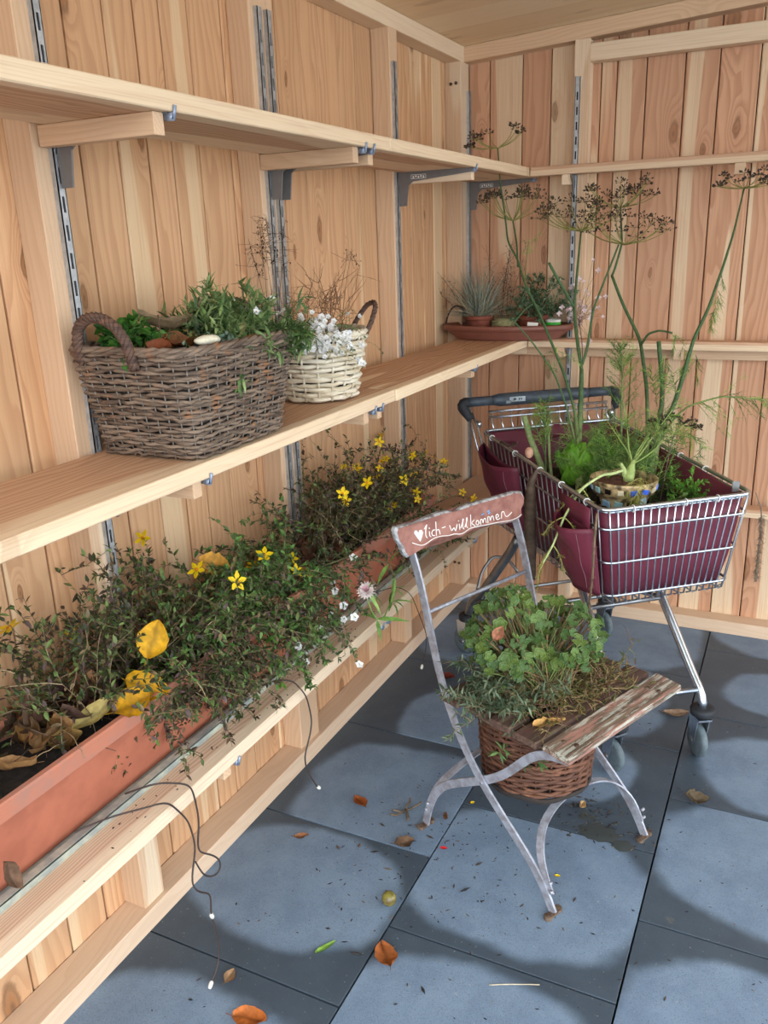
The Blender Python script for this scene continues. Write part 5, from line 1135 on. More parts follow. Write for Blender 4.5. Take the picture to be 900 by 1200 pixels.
def cpart(name, P, r, mat='chrome', sides=8, closed=False, parent=None):
    g = G(ko); g.tube(P, r, sides, closed=closed); return g.obj(name, M[mat], parent or cart)
cpart('basket_rim', ring_path(1.0), 0.0066, closed=True)
cpart('basket_hoop', ring_path(0.965, -0.006), 0.0035, closed=True)
for h in (0.80, 0.44, 0.075): cpart('basket_hoop', ring_path(h, 0.004), 0.0042, closed=True)
nf = 18
for i in range(nf):
    q = -1 + 2 * (i + 0.5) / nf; P = [np.array(basket_pt(1, 1, h)) for h in (1.0, 0.75, 0.45, 0.42, 0.0, -0.03)]
    P = [K(p[0] + (0.004 if k < 5 else -0.012), p[1] * q * (0.97), p[2]) for k, p in enumerate(P)]
    cpart('front_wire', P, 0.0027, sides=6)
ns = 24
for sd in (-1, 1):
    for i in range(ns):
        q = (i + 0.5) / ns; P = [np.array(basket_pt(sd, q, h)) for h in (1.0, 0.45, 0.0, -0.02)]
        P = [K(p[0], p[1] + sd * (0.003 if k < 3 else -0.015), p[2]) for k, p in enumerate(P)]
        cpart('side_wire', P, 0.0023, 'chrome_dull', 6)
for i in range(9):
    q = -1 + 2 * (i + 0.5) / 9; a = basket_pt(1, 0, 0); b = basket_pt(1, 1, 0); cpart('bottom_wire', [K(a[0], a[1] * q, a[2] - 0.005), K(b[0], b[1] * q, b[2] - 0.005)], 0.0025, 'chrome_dull', 5)
for i in range(12):
    q = -1 + 2 * (i + 0.5) / 12; P = [np.array(basket_pt(1, 0, h)) for h in (1.0, 0.5, 0.0)]; cpart('rear_wire', [K(p[0], p[1] * q, p[2]) for p in P], 0.0023, 'chrome_dull', 5)
# raised rear gate with comb wires
for z, l in ((0.965, -0.405), (0.945, -0.400)): cpart('gate_rail', [K(l, -0.22, z), K(l, 0.245, z)], 0.0045)
for i in range(13):
    w = -0.21 + 0.45 * i / 12; cpart('gate_wire', [K(-0.405, w, 0.968), K(-0.398, w, 0.925), K(-0.375, w, 0.90)], 0.0032, sides=6)
for sd in (-1, 1):
    cpart('handle_stay', [K(-0.43, sd * 0.285, 0.965), K(-0.40, sd * 0.28, 0.90), K(-0.375, sd * 0.272, 0.84), K(-0.35, sd * 0.262, 0.78), K(-0.352, sd * 0.248, 0.775), K(-0.385, sd * 0.256, 0.86), K(-0.405, sd * 0.262, 0.925)], 0.0042)
    cpart('handle_stay', [K(-0.425, sd * 0.277, 0.962), K(-0.392, sd * 0.265, 0.912), K(-0.36, sd * 0.258, 0.85), K(-0.33, sd * 0.252, 0.80)], 0.0042)
    g = G(ko); g.tube([K(-0.40, sd * 0.253, 0.925), K(-0.40, sd * 0.267, 0.925)], 0.013, 12); g.obj('hinge_knob', M['chrome'], cart)
# plastic handle: thick middle, elbows
HP = [K(-0.455, -0.225, 0.995), K(-0.455, 0.235, 0.995)]
g = G(ko)
for (w0, w1, r) in ((-0.285, -0.185, 0.0175), (0.185, 0.285, 0.0175)): g.tube([K(-0.455, w0, 0.995), K(-0.455, w1, 0.995)], r, 12)
ws = [-0.19, -0.17, -0.16, 0.16, 0.17, 0.19]; g.tube([K(-0.455, w, 0.995) for w in ws], [0.0175, 0.021, 0.0235, 0.0235, 0.021, 0.0175], 14)
h_ = g.obj('handle', M['plastic_dark'], cart); h_['label'] = 'dark grey plastic push handle'
for sd in (-1, 1):
    g = G(ko); g.tube(smooth([K(-0.455, sd * 0.278, 0.995), K(-0.455, sd * 0.300, 0.993), K(-0.445, sd * 0.306, 0.980), K(-0.425, sd * 0.292, 0.955), K(-0.415, sd * 0.285, 0.94)], 10, 1), [0.018, 0.0195, 0.02, 0.0195, 0.019, 0.018, 0.017, 0.016, 0.0145, 0.013], 10); g.obj('handle_elbow', M['rubber'], cart)
g = G(ko); Rk = np.array([KW, KH, (0, 0, 1)]).T; g.box(K(-0.4305, -0.10, 0.998), (0.062, 0.002, 0.018), Rk); g.box(K(-0.4305, -0.135, 0.990), (0.02, 0.002, 0.010), Rk); o = g.obj('handle_tag', M['chrome'], h_, False)
g = G(ko)
for dx in (-0.11, -0.092, -0.084): g.box(K(-0.4290, dx, 0.998), (0.010 if dx == -0.11 else 0.004, 0.001, 0.007), Rk)
g.obj('tag_mark', M['rubber'], h_, False)
# chassis
def caster(l, w, lab, hz=0.165, turn=0.0):
    c = K(l, w, 0); g = G(ko)
    g.loft([circ(c, 0.028, hz - 0.020, 20), circ(c, 0.036, hz - 0.016, 20), circ(c, 0.037, hz, 20), circ(c, 0.034, hz + 0.005, 20), circ(c, 0.020, hz + 0.006, 20)], True, True); ring = g.obj('caster_bumper', M['rubber'], cart)
    d = KH * math.cos(turn) + KW * math.sin(turn); n_ = np.cross(d, (0, 0, 1.0))
    wc = c + np.array([0, 0, 0.0555]) - d * 0.015
    g = G(ko); a = np.arange(20) * 2 * math.pi / 20
    circle = lambda r, off: np.array([wc + n_ * off + d * math.cos(t_) * r + np.array([0, 0, 1]) * math.sin(t_) * r for t_ in a])
    g.loft([circle(0.012, -0.012), circle(0.046, -0.012), circle(0.053, -0.008), circle(0.055, 0.0), circle(0.053, 0.008), circle(0.046, 0.012), circle(0.012, 0.012)], True, True); whl = g.obj('wheel', M['wheel'], cart)
    g = G(ko); g.tube([wc - n_ * 0.022, wc + n_ * 0.022], 0.009, 10); g.obj('axle', M['chrome_dull'], whl)
    g = G(ko); Rm_ = np.array([d, n_, (0, 0, 1)]).T
    for sgn in (-1, 1):
        g.loft([np.array([wc + n_ * sgn * o_ + d * x + np.array([0, 0, z]) for x, o_ in ((-ww, 0.017), (ww, 0.017), (ww, 0.020), (-ww, 0.020))]) for ww, z in ((0.012, -0.014), (0.018, 0.02), (0.030, 0.085))], True, True)
    g.box(wc + d * 0.008 + np.array([0, 0, 0.086]), (0.062, 0.042, 0.006), Rm_); g.obj('fork', M['chrome'], cart, False)
    return c
cf = [caster(0.415, -0.135, 'f', 0.172, 0.2), caster(0.425, 0.150, 'f', 0.172, -0.15)]
cr = [caster(-0.445, -0.285, 'r', 0.165, 0.5), caster(-0.40, 0.285, 'r', 0.165, 0.1)]
for i, sd in enumerate((-1, 1)):
    c = cf[i]; P = smooth([K(0.06, sd * 0.125, 0.566), K(0.14, sd * 0.127, 0.515), K(0.203, sd * 0.130, 0.45), K(0.385, sd * 0.146, 0.245), c + np.array([0, 0, 0.21]), c + np.array([0, 0, 0.17])], 24, 2)
    cpart('front_leg', P, 0.0135, sides=12)
cpart('leg_brace', [cf[0] - KH * 0.02 + np.array([0, 0, 0.228]), cf[1] - KH * 0.02 + np.array([0, 0, 0.228])], 0.0085, sides=10)
for i, sd in enumerate((-1, 1)):
    c = cr[i]; b = basket_pt(sd, 0.15, 0)
    P = smooth([c + np.array([0, 0, 0.165]), c + KH * 0.02 + np.array([0, 0, 0.22]), c + KH * 0.12 - KW * sd * 0.02 + np.array([0, 0, 0.32]), K(b[0] + 0.0, b[1], 0.50), K(b[0] + 0.05, b[1], 0.56)], 24, 3)
    cpart('rear_leg', P, 0.0165, 'chrome_dull', 12)
    cpart('lower_rail', [c + KH * 0.03 + np.array([0, 0, 0.24]), K(-0.05, sd * 0.20, 0.36), K(0.203, sd * 0.130, 0.45)], 0.0085, 'chrome_dull', 8)
cpart('rack_loop', smooth([K(-0.44, -0.25, 0.27), K(-0.47, -0.22, 0.33), K(-0.48, -0.17, 0.385), K(-0.46, -0.12, 0.375), K(-0.42, -0.09, 0.33)], 20, 2), 0.006, 'chrome_dull', 8)
cpart('cross_rail', [K(0.203, -0.130, 0.45), K(0.203, 0.130, 0.45)], 0.0075, 'chrome_dull', 8)
cpart('cross_rail', [K(-0.05, -0.20, 0.36), K(-0.05, 0.20, 0.36)], 0.0075, 'chrome_dull', 8)
cpart('rack_wire', [K(-0.42, -0.28, 0.262), K(-0.42, 0.28, 0.262)], 0.007, 'chrome_dull', 8)
for sd in (-1, 1):
    for q in (0.1, 0.33, 0.55, 0.72, 0.9):
        p = basket_pt(sd, q, 1.0); g = G(ko); a = np.arange(10) * 2 * math.pi / 10; g.tube(np.array([K(p[0] + 0.002 * math.sin(t_ * 2), p[1] + 0.0095 * math.cos(t_), p[2] - 0.002 + 0.0095 * math.sin(t_)) for t_ in a]), 0.0014, 5, closed=True); g.obj('cable_tie', M['white_paint'], cart)
for w in (-0.14, 0.02, 0.12):
    g = G(ko); a = np.arange(10) * 2 * math.pi / 10; g.tube(np.array([K(LF + 0.0095 * math.cos(t_), w, 0.848 + 0.010 * math.sin(t_)) for t_ in a]), 0.0014, 5, closed=True); g.obj('cable_tie', M['white_paint'], cart)

# burgundy bag lining the cart (tied in: its own thing)
bag = thing('cloth_planter_bag', 'burgundy cloth bag with outer pockets lining the shopping cart', 'bag', K(0, 0, 0.58)); bo = O(bag)
def bag_ring(h, inset, wav=0.0, seed=0):
    rng = np.random.default_rng(seed); P = []
    c = [np.array(basket_pt(-1, 0, h)), np.array(basket_pt(-1, 1, h)), np.array(basket_pt(1, 1, h)), np.array(basket_pt(1, 0, h))]
    c = [q + np.array([inset if i in (0, 3) else -inset, inset if i in (0, 1) else -inset, 0]) for i, q in enumerate(c)]
    for i in range(4):
        a, b = c[i], c[(i + 1) % 4]
        for t_ in np.linspace(0.03, 0.97, 14): P.append(a + (b - a) * t_)
    P = np.array(P); P[:, 2] += wav * np.sin(np.arange(len(P)) * 0.9 + seed); 
    ctr = P[:, :2].mean(0); dv = ctr - P[:, :2]; P[:, :2] += dv * 0.012 * np.sin(np.arange(len(P)) * 0.55 + seed)[:, None] * (1 if wav else 0.3)
    return np.array([K(*p) for p in P])
g = G(bo); g.loft([bag_ring(0.03, 0.012, 0, 1), bag_ring(0.35, 0.009, 0.001, 2), bag_ring(0.7, 0.009, 0.001, 3), bag_ring(0.985, 0.010, 0.003, 4), bag_ring(0.975, 0.016, 0.003, 4), bag_ring(0.5, 0.020, 0.001, 5)], True, False); g.obj('body', M['liner'], bag)
def panel(name, quad, depth, n=(14, 14), bulge=0.0, out=(0, 0), seed=0, hole=True, sag=0.0):
    """cloth pocket hanging outside: quad (l,z) bottom-left, bottom-right, top-right, top-left on the side plane"""
    rng = np.random.default_rng(seed); g = G(bo); q = np.array(quad, float)
    def pt(u, v, off):
        lz = q[0] * (1 - u) * (1 - v) + q[1] * u * (1 - v) + q[2] * u * v + q[3] * (1 - u) * v
        h = (lz[1] - 0.565) / 0.31; w = -(0.205 + 0.05 * h) - 0.008 - off
        return K(lz[0], w, lz[1] - sag * math.sin(math.pi * u) * v)
    front = []; 
    for j in range(n[1] + 1):
        v = j / n[1]; row = []
        for i in range(n[0] + 1):
            u = i / n[0]; ed = min(u, 1 - u) * 2; off = depth * (1 - (1 - ed) ** 3) * (0.55 + 0.45 * v) + bulge * math.sin(math.pi * u) * v + (0.007 * math.sin(u * 9 + v * 7 + seed) + 0.005 * math.sin(u * 4 - v * 13 + seed * 2)) * ed
            row.append(pt(u, v, off))
        front.append(row)
    F_ = np.array(front); s_ = n[0] + 1
    Q = [(j * s_ + i, j * s_ + i + 1, (j + 1) * s_ + i + 1, (j + 1) * s_ + i) for j in range(n[1]) for i in range(n[0])]
    g.add(F_.reshape(-1, 3), Q)
    back = np.array([[pt(i / n[0], j / n[1], 0.001 + 0.03 * 0) for i in range(n[0] + 1)] for j in range(n[1] + 1)]); g.add(back.reshape(-1, 3), Q)
    # side and bottom gussets
    for i in range(n[0]): g.add([F_[0][i], F_[0][i + 1], back[0][i + 1], back[0][i]], [(0, 1, 2, 3)])
    for j in range(n[1]):
        for i in (0, n[0]): g.add([F_[j][i], F_[j + 1][i], back[j + 1][i], back[j][i]], [(0, 1, 2, 3)])
    o = g.obj(name, M['liner'], bag); md = o.modifiers.new('thickness', 'SOLIDIFY'); md.thickness = 0.003
    g = G(bo); mid = [F_[j][max(1, n[0] - 2)] - KW * 0.002 for j in range(1, n[1])]; g.tube(mid, 0.0007, 4); g.obj('seam', simple('seam_thread', s2l(150, 120, 124), 0.7) if 'seam' not in M else M['seam'], o)
panel('pocket', [(-0.33, 0.62), (-0.06, 0.63), (-0.05, 0.85), (-0.345, 0.87)], 0.055, seed=1, sag=0.02)
panel('pocket', [(0.235, 0.61), (0.43, 0.60), (0.44, 0.80), (0.255, 0.815)], 0.062, seed=2, sag=0.015)
g = G(bo)
fl = np.array([[K(0.262 + 0.17 * u, -(0.250 - 0.0) - 0.012, 0.80 + 0.055 * v) for u in np.linspace(0, 1, 5)] for v in np.linspace(0, 1, 3)]); g.add(fl.reshape(-1, 3), [(j * 5 + i, j * 5 + i + 1, (j + 1) * 5 + i + 1, (j + 1) * 5 + i) for j in range(2) for i in range(4)]); o = g.obj('pocket_back', M['liner'], bag); md = o.modifiers.new('thickness', 'SOLIDIFY'); md.thickness = 0.003
# rear flap
g = G(bo); U = np.linspace(-1, 1, 12); rows = []
for z, l in ((0.86, -0.348), (0.875, -0.352), (0.895, -0.360), (0.905, -0.368)): rows.append([K(l + 0.006 * math.sin(u * 7), u * 0.235, z + 0.006 * math.sin(u * 5 + z * 30)) for u in U])
R_ = np.array(rows); g.add(R_.reshape(-1, 3), [(j * 12 + i, j * 12 + i + 1, (j + 1) * 12 + i + 1, (j + 1) * 12 + i) for j in range(3) for i in range(11)]); o = g.obj('rear_flap', M['liner'], bag); md = o.modifiers.new('thickness', 'SOLIDIFY'); md.thickness = 0.003
pts = [K(-0.33 + 0.75 * q, -0.205, 0)[:2] for q in np.linspace(0, 1, 12)] + [K(0.42 - 0.75 * q, 0.205, 0)[:2] for q in np.linspace(0, 1, 12)]
soil_disc(bag, pts, 0.758, 0.03, seed=12)

# ================================================================== PLANTS IN THE CART
OCTA = (np.array([(1, 0, 0), (-1, 0, 0), (0, 0.5, 0), (0, -0.5, 0), (0, 0, 0.5), (0, 0, -0.5)]), [], [(0, 2, 4), (2, 1, 4), (1, 3, 4), (3, 0, 4), (2, 0, 5), (1, 2, 5), (3, 1, 5), (0, 3, 5)])
FG = [s2l(130, 164, 76), s2l(106, 142, 66), s2l(156, 180, 92), s2l(86, 120, 58)]
def stem_tube(g, pts, r0, r1, col=None, nodes=()):
    P = smooth(pts, max(10, len(pts) * 5), 2); n = len(P); r = np.linspace(r0, r1, n)
    c0 = np.array(s2l(72, 100, 62)); c1 = np.array(s2l(168, 184, 120)); 
    f = np.clip((1.03 - P[:, 2]) / 0.16, 0, 1)[:, None]; C = c0 * (1 - f) + c1 * f
    if col is not None: C = np.tile(np.array(col), (n, 1))
    g.tube(P, r, 8, C)
def umbel(g1, g2, c, nrm, R, rays, seed, dark=True, cup=0.75):
    rng = np.random.default_rng(seed); B = np.array(rot_to(nrm).to_matrix()); c = np.array(c)
    for k in range(int(rays * 1.3)):
        a = rng.uniform(0, 6.28); q = rng.uniform(0.35, 1.0) ** 0.6; th = q * cup * 1.45
        tip = c + B @ np.array([math.cos(a) * math.sin(th), math.sin(a) * math.sin(th), math.cos(th) * 0.8 + 0.05]) * R
        mid = c + B @ np.array([math.cos(a) * math.sin(th) * 0.6, math.sin(a) * math.sin(th) * 0.6, math.cos(th) * 0.30]) * R
        g1.tube(smooth([c, mid, tip], 7, 1), np.linspace(0.0016, 0.0010, 7), 4, s2l(150, 150, 84), caps=False)
        m = rng.integers(11, 17); v = rng.normal(0, 1, (m, 3)); v[:, 2] = np.abs(v[:, 2]) * 0.7; v /= np.linalg.norm(v, axis=1, keepdims=True); e_ = tip + v @ B.T * R * 0.17
        for p in e_: g1.tube([tip, p], 0.0004, 3, s2l(116, 104, 70), caps=False)
        g2.inst(*OCTA, frames(v @ B.T) * rng.uniform(0.0048, 0.0068, m)[:, None, None], e_, pick(rng, [s2l(84, 72, 62), s2l(104, 90, 70), s2l(62, 54, 52)] if dark else [s2l(120, 124, 70)], m))
def feather(g, path, spread, dens, seed, cols=None, start=0.15, droop=0.25, sub=14, fl=0.030, thin=0.055):
    """thread-like fennel foliage along a stalk"""
    rng = np.random.default_rng(seed); P = smooth(path, 24, 1); L = len(P)
    t_ = rng.uniform(start, 1, dens) * (L - 1.01); i = t_.astype(int); pos = P[i] + (P[i + 1] - P[i]) * (t_ - i)[:, None]; tg = P[i + 1] - P[i]; tg /= np.linalg.norm(tg, axis=1, keepdims=True)
    dv = rng.normal(0, 1, (dens, 3)); dv -= tg * (dv * tg).sum(1, keepdims=True); dv /= np.linalg.norm(dv, axis=1, keepdims=True); dv = dv + tg * 0.9; dv[:, 2] -= droop; dv /= np.linalg.norm(dv, axis=1, keepdims=True)
    ln = spread * (1.15 - 0.75 * t_ / L) * rng.uniform(0.6, 1.1, dens); C = cols or FG
    c1 = pick(rng, C, dens); k = ln[:, None, None]
    def needles(pos, dv, ln, c, w):
        S = frames(dv); S = S * np.stack([ln, np.full(len(ln), w), np.full(len(ln), w)], 1)[:, None, :]; g.inst(NEEDLE[0], None, NEEDLE[2], S, pos, c)
    needles(pos, dv, ln, c1, thin * 1.0)
    m = dens * sub; j = np.repeat(np.arange(dens), sub); f = rng.uniform(0.15, 1, m); p2 = pos[j] + dv[j] * (ln[j] * f)[:, None]; d2 = dv[j] * 0.8 + rng.normal(0, 0.6, (m, 3)); d2[:, 2] -= droop * 0.6; d2 /= np.linalg.norm(d2, axis=1, keepdims=True)
    needles(p2, d2, fl * rng.uniform(0.5, 1.2, m), c1[j] * rng.uniform(0.85, 1.15, (m, 1)), thin * 0.7)
def fennel(name, label, base): t = thing(name, label, 'plant', base); return t, G(O(t)), G(O(t)), G(O(t))
def done(t, g1, g2, g3=None):
    if g1.n: g1.obj('stems', M['stem'], t)
    if g2.n: b = g2.obj('seed_heads', M['leaf'], t, False); b['kind'] = 'stuff'
    if g3 is not None and g3.n: b = g3.obj('fronds', M['leaf'], t, False); b['kind'] = 'stuff'
S1 = [(0.750, -0.860, 0.74), (0.738, -0.822, 0.80), (0.711, -0.746, 0.903), (0.704, -0.695, 0.986), (0.687, -0.627, 1.127), (0.666, -0.591, 1.187), (0.642, -0.549, 1.267), (0.627, -0.512, 1.32)]
t, g1, g2, g3 = fennel('fennel', 'tallest fennel with a thick ringed base and three stalks, left of the mosaic pot', S1[0])
stem_tube(g1, S1[:5], 0.0150, 0.0066); stem_tube(g1, S1[4:], 0.006, 0.0052)
for z in (0.79, 0.83, 0.87, 0.905):
    q = np.array(S1); p = np.array([np.interp(z, q[:, 2], q[:, k]) for k in range(2)] + [z]); g1.tube([p - (0, 0, 0.003), p, p + (0, 0, 0.003)], [0.0140, 0.0156, 0.0136], 8, s2l(132, 96, 72))
stem_tube(g1, [S1[-1], (0.588, -0.535, 1.392), (0.548, -0.557, 1.468)], 0.0048, 0.0045)
stem_tube(g1, [S1[-1], (0.617, -0.429, 1.485), (0.609, -0.374, 1.565)], 0.005, 0.0032); umbel(g1, g2, (0.609, -0.374, 1.565), (0.0, -0.05, 1), 0.155, 17, 201, cup=0.95)
stem_tube(g1, [(0.683, -0.607, 1.139), (0.696, -0.598, 1.189), (0.703, -0.564, 1.316), (0.738, -0.517, 1.438), (0.762, -0.491, 1.518)], 0.0048, 0.003)
done(t, g1, g2)
S5 = [(0.755, -0.845, 0.78), (0.716, -0.767, 0.908), (0.695, -0.716, 0.99), (0.641, -0.666, 1.112), (0.585, -0.626, 1.209), (0.528, -0.587, 1.306), (0.465, -0.552, 1.4), (0.426, -0.509, 1.483), (0.38, -0.481, 1.534), (0.36, -0.439, 1.6), (0.318, -0.38, 1.737), (0.296, -0.345, 1.855)]
t, g1, g2, g3 = fennel('fennel', 'long fennel stalk leaning left, its seed heads before the shelf corner', S5[0])
stem_tube(g1, S5, 0.0058, 0.0022); umbel(g1, g2, S5[-1], (-0.1, 0, 1), 0.10, 9, 202, cup=1.0); stem_tube(g1, [(0.424, -0.50, 1.456), (0.40, -0.44, 1.533), (0.371, -0.395, 1.608)], 0.0034, 0.0026); umbel(g1, g2, (0.371, -0.395, 1.608), (-0.05, -0.05, 1), 0.135, 15, 203, cup=0.8)
g1.tube(walk(np.random.default_rng(4), S5[6], (0.05, 0.15, 1), 0.14, 8, 0.1), np.linspace(0.002, 0.001, 8), 4, s2l(110, 122, 64)); feather(g3, [S5[7], (0.47, -0.47, 1.54), (0.50, -0.45, 1.57)], 0.05, 8, 204, sub=6)
done(t, g1, g2, g3)
t, g1, g2, g3 = fennel('fennel', 'thin fennel stalk crossing left in front of the saucer', (0.735, -0.80, 0.78)); stem_tube(g1, [(0.735, -0.80, 0.78), (0.714, -0.756, 0.877), (0.678, -0.765, 1.018), (0.637, -0.783, 1.137), (0.576, -0.82, 1.234), (0.527, -0.861, 1.303)], 0.0042, 0.0022); stem_tube(g1, [(0.527, -0.861, 1.303), (0.545, -0.82, 1.335), (0.56, -0.78, 1.352)], 0.002, 0.0014)
feather(g3, [(0.655, -0.775, 1.09), (0.64, -0.80, 1.20), (0.68, -0.78, 1.23), (0.70, -0.76, 1.17)], 0.05, 10, 205, sub=7); done(t, g1, g2, g3)
S2 = [(0.925, -0.66, 0.74), (0.915, -0.623, 0.80), (0.896, -0.54, 0.95), (0.879, -0.485, 1.044), (0.845, -0.428, 1.171), (0.831, -0.393, 1.204), (0.761, -0.358, 1.317), (0.711, -0.32, 1.413)]
t, g1, g2, g3 = fennel('fennel', 'kinked fennel stalk with two stacked dark seed heads behind the mosaic pot', S2[0]); stem_tube(g1, S2, 0.0075, 0.0048); stem_tube(g1, [S2[-1], (0.716, -0.304, 1.43), (0.735, -0.29, 1.521), (0.706, -0.202, 1.640)], 0.0042, 0.0028)
umbel(g1, g2, (0.745, -0.30, 1.515), (0.05, -0.05, 1), 0.150, 16, 206, cup=0.95); umbel(g1, g2, (0.706, -0.202, 1.640), (-0.02, -0.05, 1), 0.135, 15, 207, cup=0.95)
stem_tube(g1, [(0.843, -0.43, 1.19), (0.868, -0.454, 1.229), (0.904, -0.461, 1.241), (0.947, -0.471, 1.234)], 0.0045, 0.003); feather(g3, [(0.90, -0.461, 1.241), (0.95, -0.471, 1.235), (0.99, -0.50, 1.19), (1.0, -0.52, 1.13)], 0.075, 16, 208, sub=8, droop=0.9); done(t, g1, g2, g3)
S3 = [(0.925, -0.76, 0.75), (0.94, -0.704, 0.84), (0.956, -0.648, 0.955), (0.982, -0.61, 1.005), (1.0, -0.559, 1.1), (1.018, -0.5, 1.219), (1.05, -0.445, 1.307), (1.08, -0.374, 1.445), (1.098, -0.323, 1.542), (1.113, -0.259, 1.68)]
t, g1, g2, g3 = fennel('fennel', 'fennel stalk leaning right up the back wall with a flat seed head', S3[0]); stem_tube(g1, S3, 0.0095, 0.0026); umbel(g1, g2, S3[-1], (0, 0, 1), 0.085, 12, 209, cup=1.05)
feather(g3, [S3[7], (1.075, -0.40, 1.39), (1.07, -0.41, 1.32), (1.06, -0.43, 1.24)], 0.045, 18, 210, sub=8, droop=1.0); feather(g3, [S3[5], (1.03, -0.52, 1.17), (1.04, -0.54, 1.10)], 0.05, 8, 211, sub=6, droop=0.9); done(t, g1, g2, g3)
t, g1, g2, g3 = fennel('fennel', 'short cut fennel stump at the left rear of the cart', (0.63, -0.80, 0.76)); stem_tube(g1, [(0.63, -0.80, 0.76), (0.601, -0.785, 0.83), (0.558, -0.785, 0.93), (0.541, -0.788, 0.995)], 0.0115, 0.0095, s2l(142, 158, 104)); stem_tube(g1, [(0.64, -0.78, 0.76), (0.625, -0.77, 0.86), (0.615, -0.765, 0.97)], 0.0055, 0.004); feather(g3, [(0.615, -0.765, 0.92), (0.60, -0.76, 0.99), (0.585, -0.76, 1.03)], 0.06, 16, 212, sub=9); done(t, g1, g2, g3)
t, g1, g2, g3 = fennel('fennel', 'upright cut fennel stalk without a head behind the mosaic pot', (0.935, -0.70, 0.75)); stem_tube(g1, [(0.935, -0.70, 0.75), (0.945, -0.662, 0.80), (0.943, -0.568, 1.052), (0.913, -0.526, 1.212)], 0.0080, 0.0070); feather(g3, [(0.915, -0.53, 1.20), (0.935, -0.54, 1.19), (0.95, -0.56, 1.13)], 0.05, 7, 213, sub=6, droop=1.0); feather(g3, [(0.943, -0.60, 0.95), (0.92, -0.58, 1.06), (0.90, -0.56, 1.12)], 0.09, 24, 214, sub=10); done(t, g1, g2, g3)
t, g1, g2, g3 = fennel('fennel', 'long arching fennel frond reaching right past the cart edge', (0.93, -0.80, 0.76)); fr = [(0.93, -0.80, 0.76), (0.941, -0.756, 0.825), (0.952, -0.773, 0.899), (1.006, -0.757, 1.007), (1.047, -0.77, 1.051), (1.14, -0.762, 1.083), (1.259, -0.755, 1.074)]; stem_tube(g1, fr, 0.0050, 0.0016, s2l(128, 152, 84)); feather(g3, fr[4:], 0.13, 24, 215, start=0.1, sub=9, droop=0.7); feather(g3, [fr[3], (1.03, -0.80, 0.99), (1.10, -0.82, 0.94)], 0.08, 14, 216, sub=8, droop=0.5); feather(g3, [fr[3], (1.0, -0.72, 1.08), (0.985, -0.70, 1.14)], 0.10, 18, 226, sub=8, droop=0.4); done(t, g1, g2, g3)
t, g1, g2, g3 = fennel('fennel', 'upright plume of young fennel in the middle of the cart', (0.835, -0.661, 0.776)); pl_ = [(0.845, -0.70, 0.74), (0.835, -0.661, 0.80), (0.823, -0.607, 0.924), (0.804, -0.543, 1.108), (0.789, -0.515, 1.186)]; stem_tube(g1, pl_, 0.0058, 0.002, s2l(124, 150, 96)); feather(g3, pl_[2:], 0.12, 56, 217, start=0.25, sub=12, droop=-0.1); done(t, g1, g2, g3)
t, g1, g2, g3 = fennel('fennel', 'bushy low fennel foliage behind the mosaic pot', (0.86, -0.80, 0.75)); rng = np.random.default_rng(218)
for k in range(34):
    b0 = np.array([rng.uniform(0.74, 0.97), rng.uniform(-0.90, -0.60), 0.75]); P = walk(rng, b0, rng.normal(0, 0.35, 3) + (0.02, 0, 1), rng.uniform(0.14, 0.30), 6, 0.15, 0.3); stem_tube(g1, P, 0.0022, 0.0009, s2l(120, 148, 78)); feather(g3, P, 0.075, 20, 219 + k, sub=9, droop=0.2)
done(t, g1, g2, g3)
t, g1, g2, g3 = fennel('fennel', 'sparse young fennel shoots beside the cut stump', (0.65, -0.74, 0.75)); rng = np.random.default_rng(250)
for k in range(5):
    b0 = np.array([rng.uniform(0.60, 0.70), rng.uniform(-0.80, -0.68), 0.75]); P = walk(rng, b0, rng.normal(0, 0.15, 3) + (0, 0, 1), rng.uniform(0.20, 0.30), 6, 0.1, 0.0); stem_tube(g1, P, 0.003, 0.0009, s2l(112, 140, 88)); feather(g3, P[2:], 0.05, 15, 251 + k, sub=9, droop=0.1)
done(t, g1, g2, g3)
# mosaic pot with its fennel bulb
MC = np.array([0.905, -0.985]); MZ = 0.738
t = thing('mosaic_pot', 'cream flower pot with blue and black mosaic chips in the cart', 'pot', (MC[0], MC[1], MZ)); o_ = O(t); g = G(o_)
prof_ = [(0.058, 0.0), (0.066, 0.035), (0.076, 0.085), (0.079, 0.090), (0.090, 0.091), (0.098, 0.126), (0.097, 0.132), (0.091, 0.132), (0.084, 0.105)]
g.loft([circ(MC, r, MZ + z, 28) for r, z in prof_], True, False); g.obj('body', simple('mossy_cream_glaze', s2l(206, 180, 132), 0.4, 0, 0.2, 42, rgb2=s2l(66, 56, 34)), t)
soil_disc(t, circ(MC, 0.084, 0)[:, :2], MZ + 0.115, 0.01, seed=14, mat=simple('reddish_soil', s2l(112, 74, 56), 0.9, 0, 0.3, 60))
chips = [s2l(70, 110, 220), s2l(150, 190, 214), s2l(28, 24, 22), s2l(150, 196, 196), s2l(216, 204, 174), s2l(30, 44, 120), s2l(170, 205, 220)]
mats = [simple('mosaic_chip', c, 0.15, 0, 0.05, 20) for c in chips]; rng = np.random.default_rng(15)
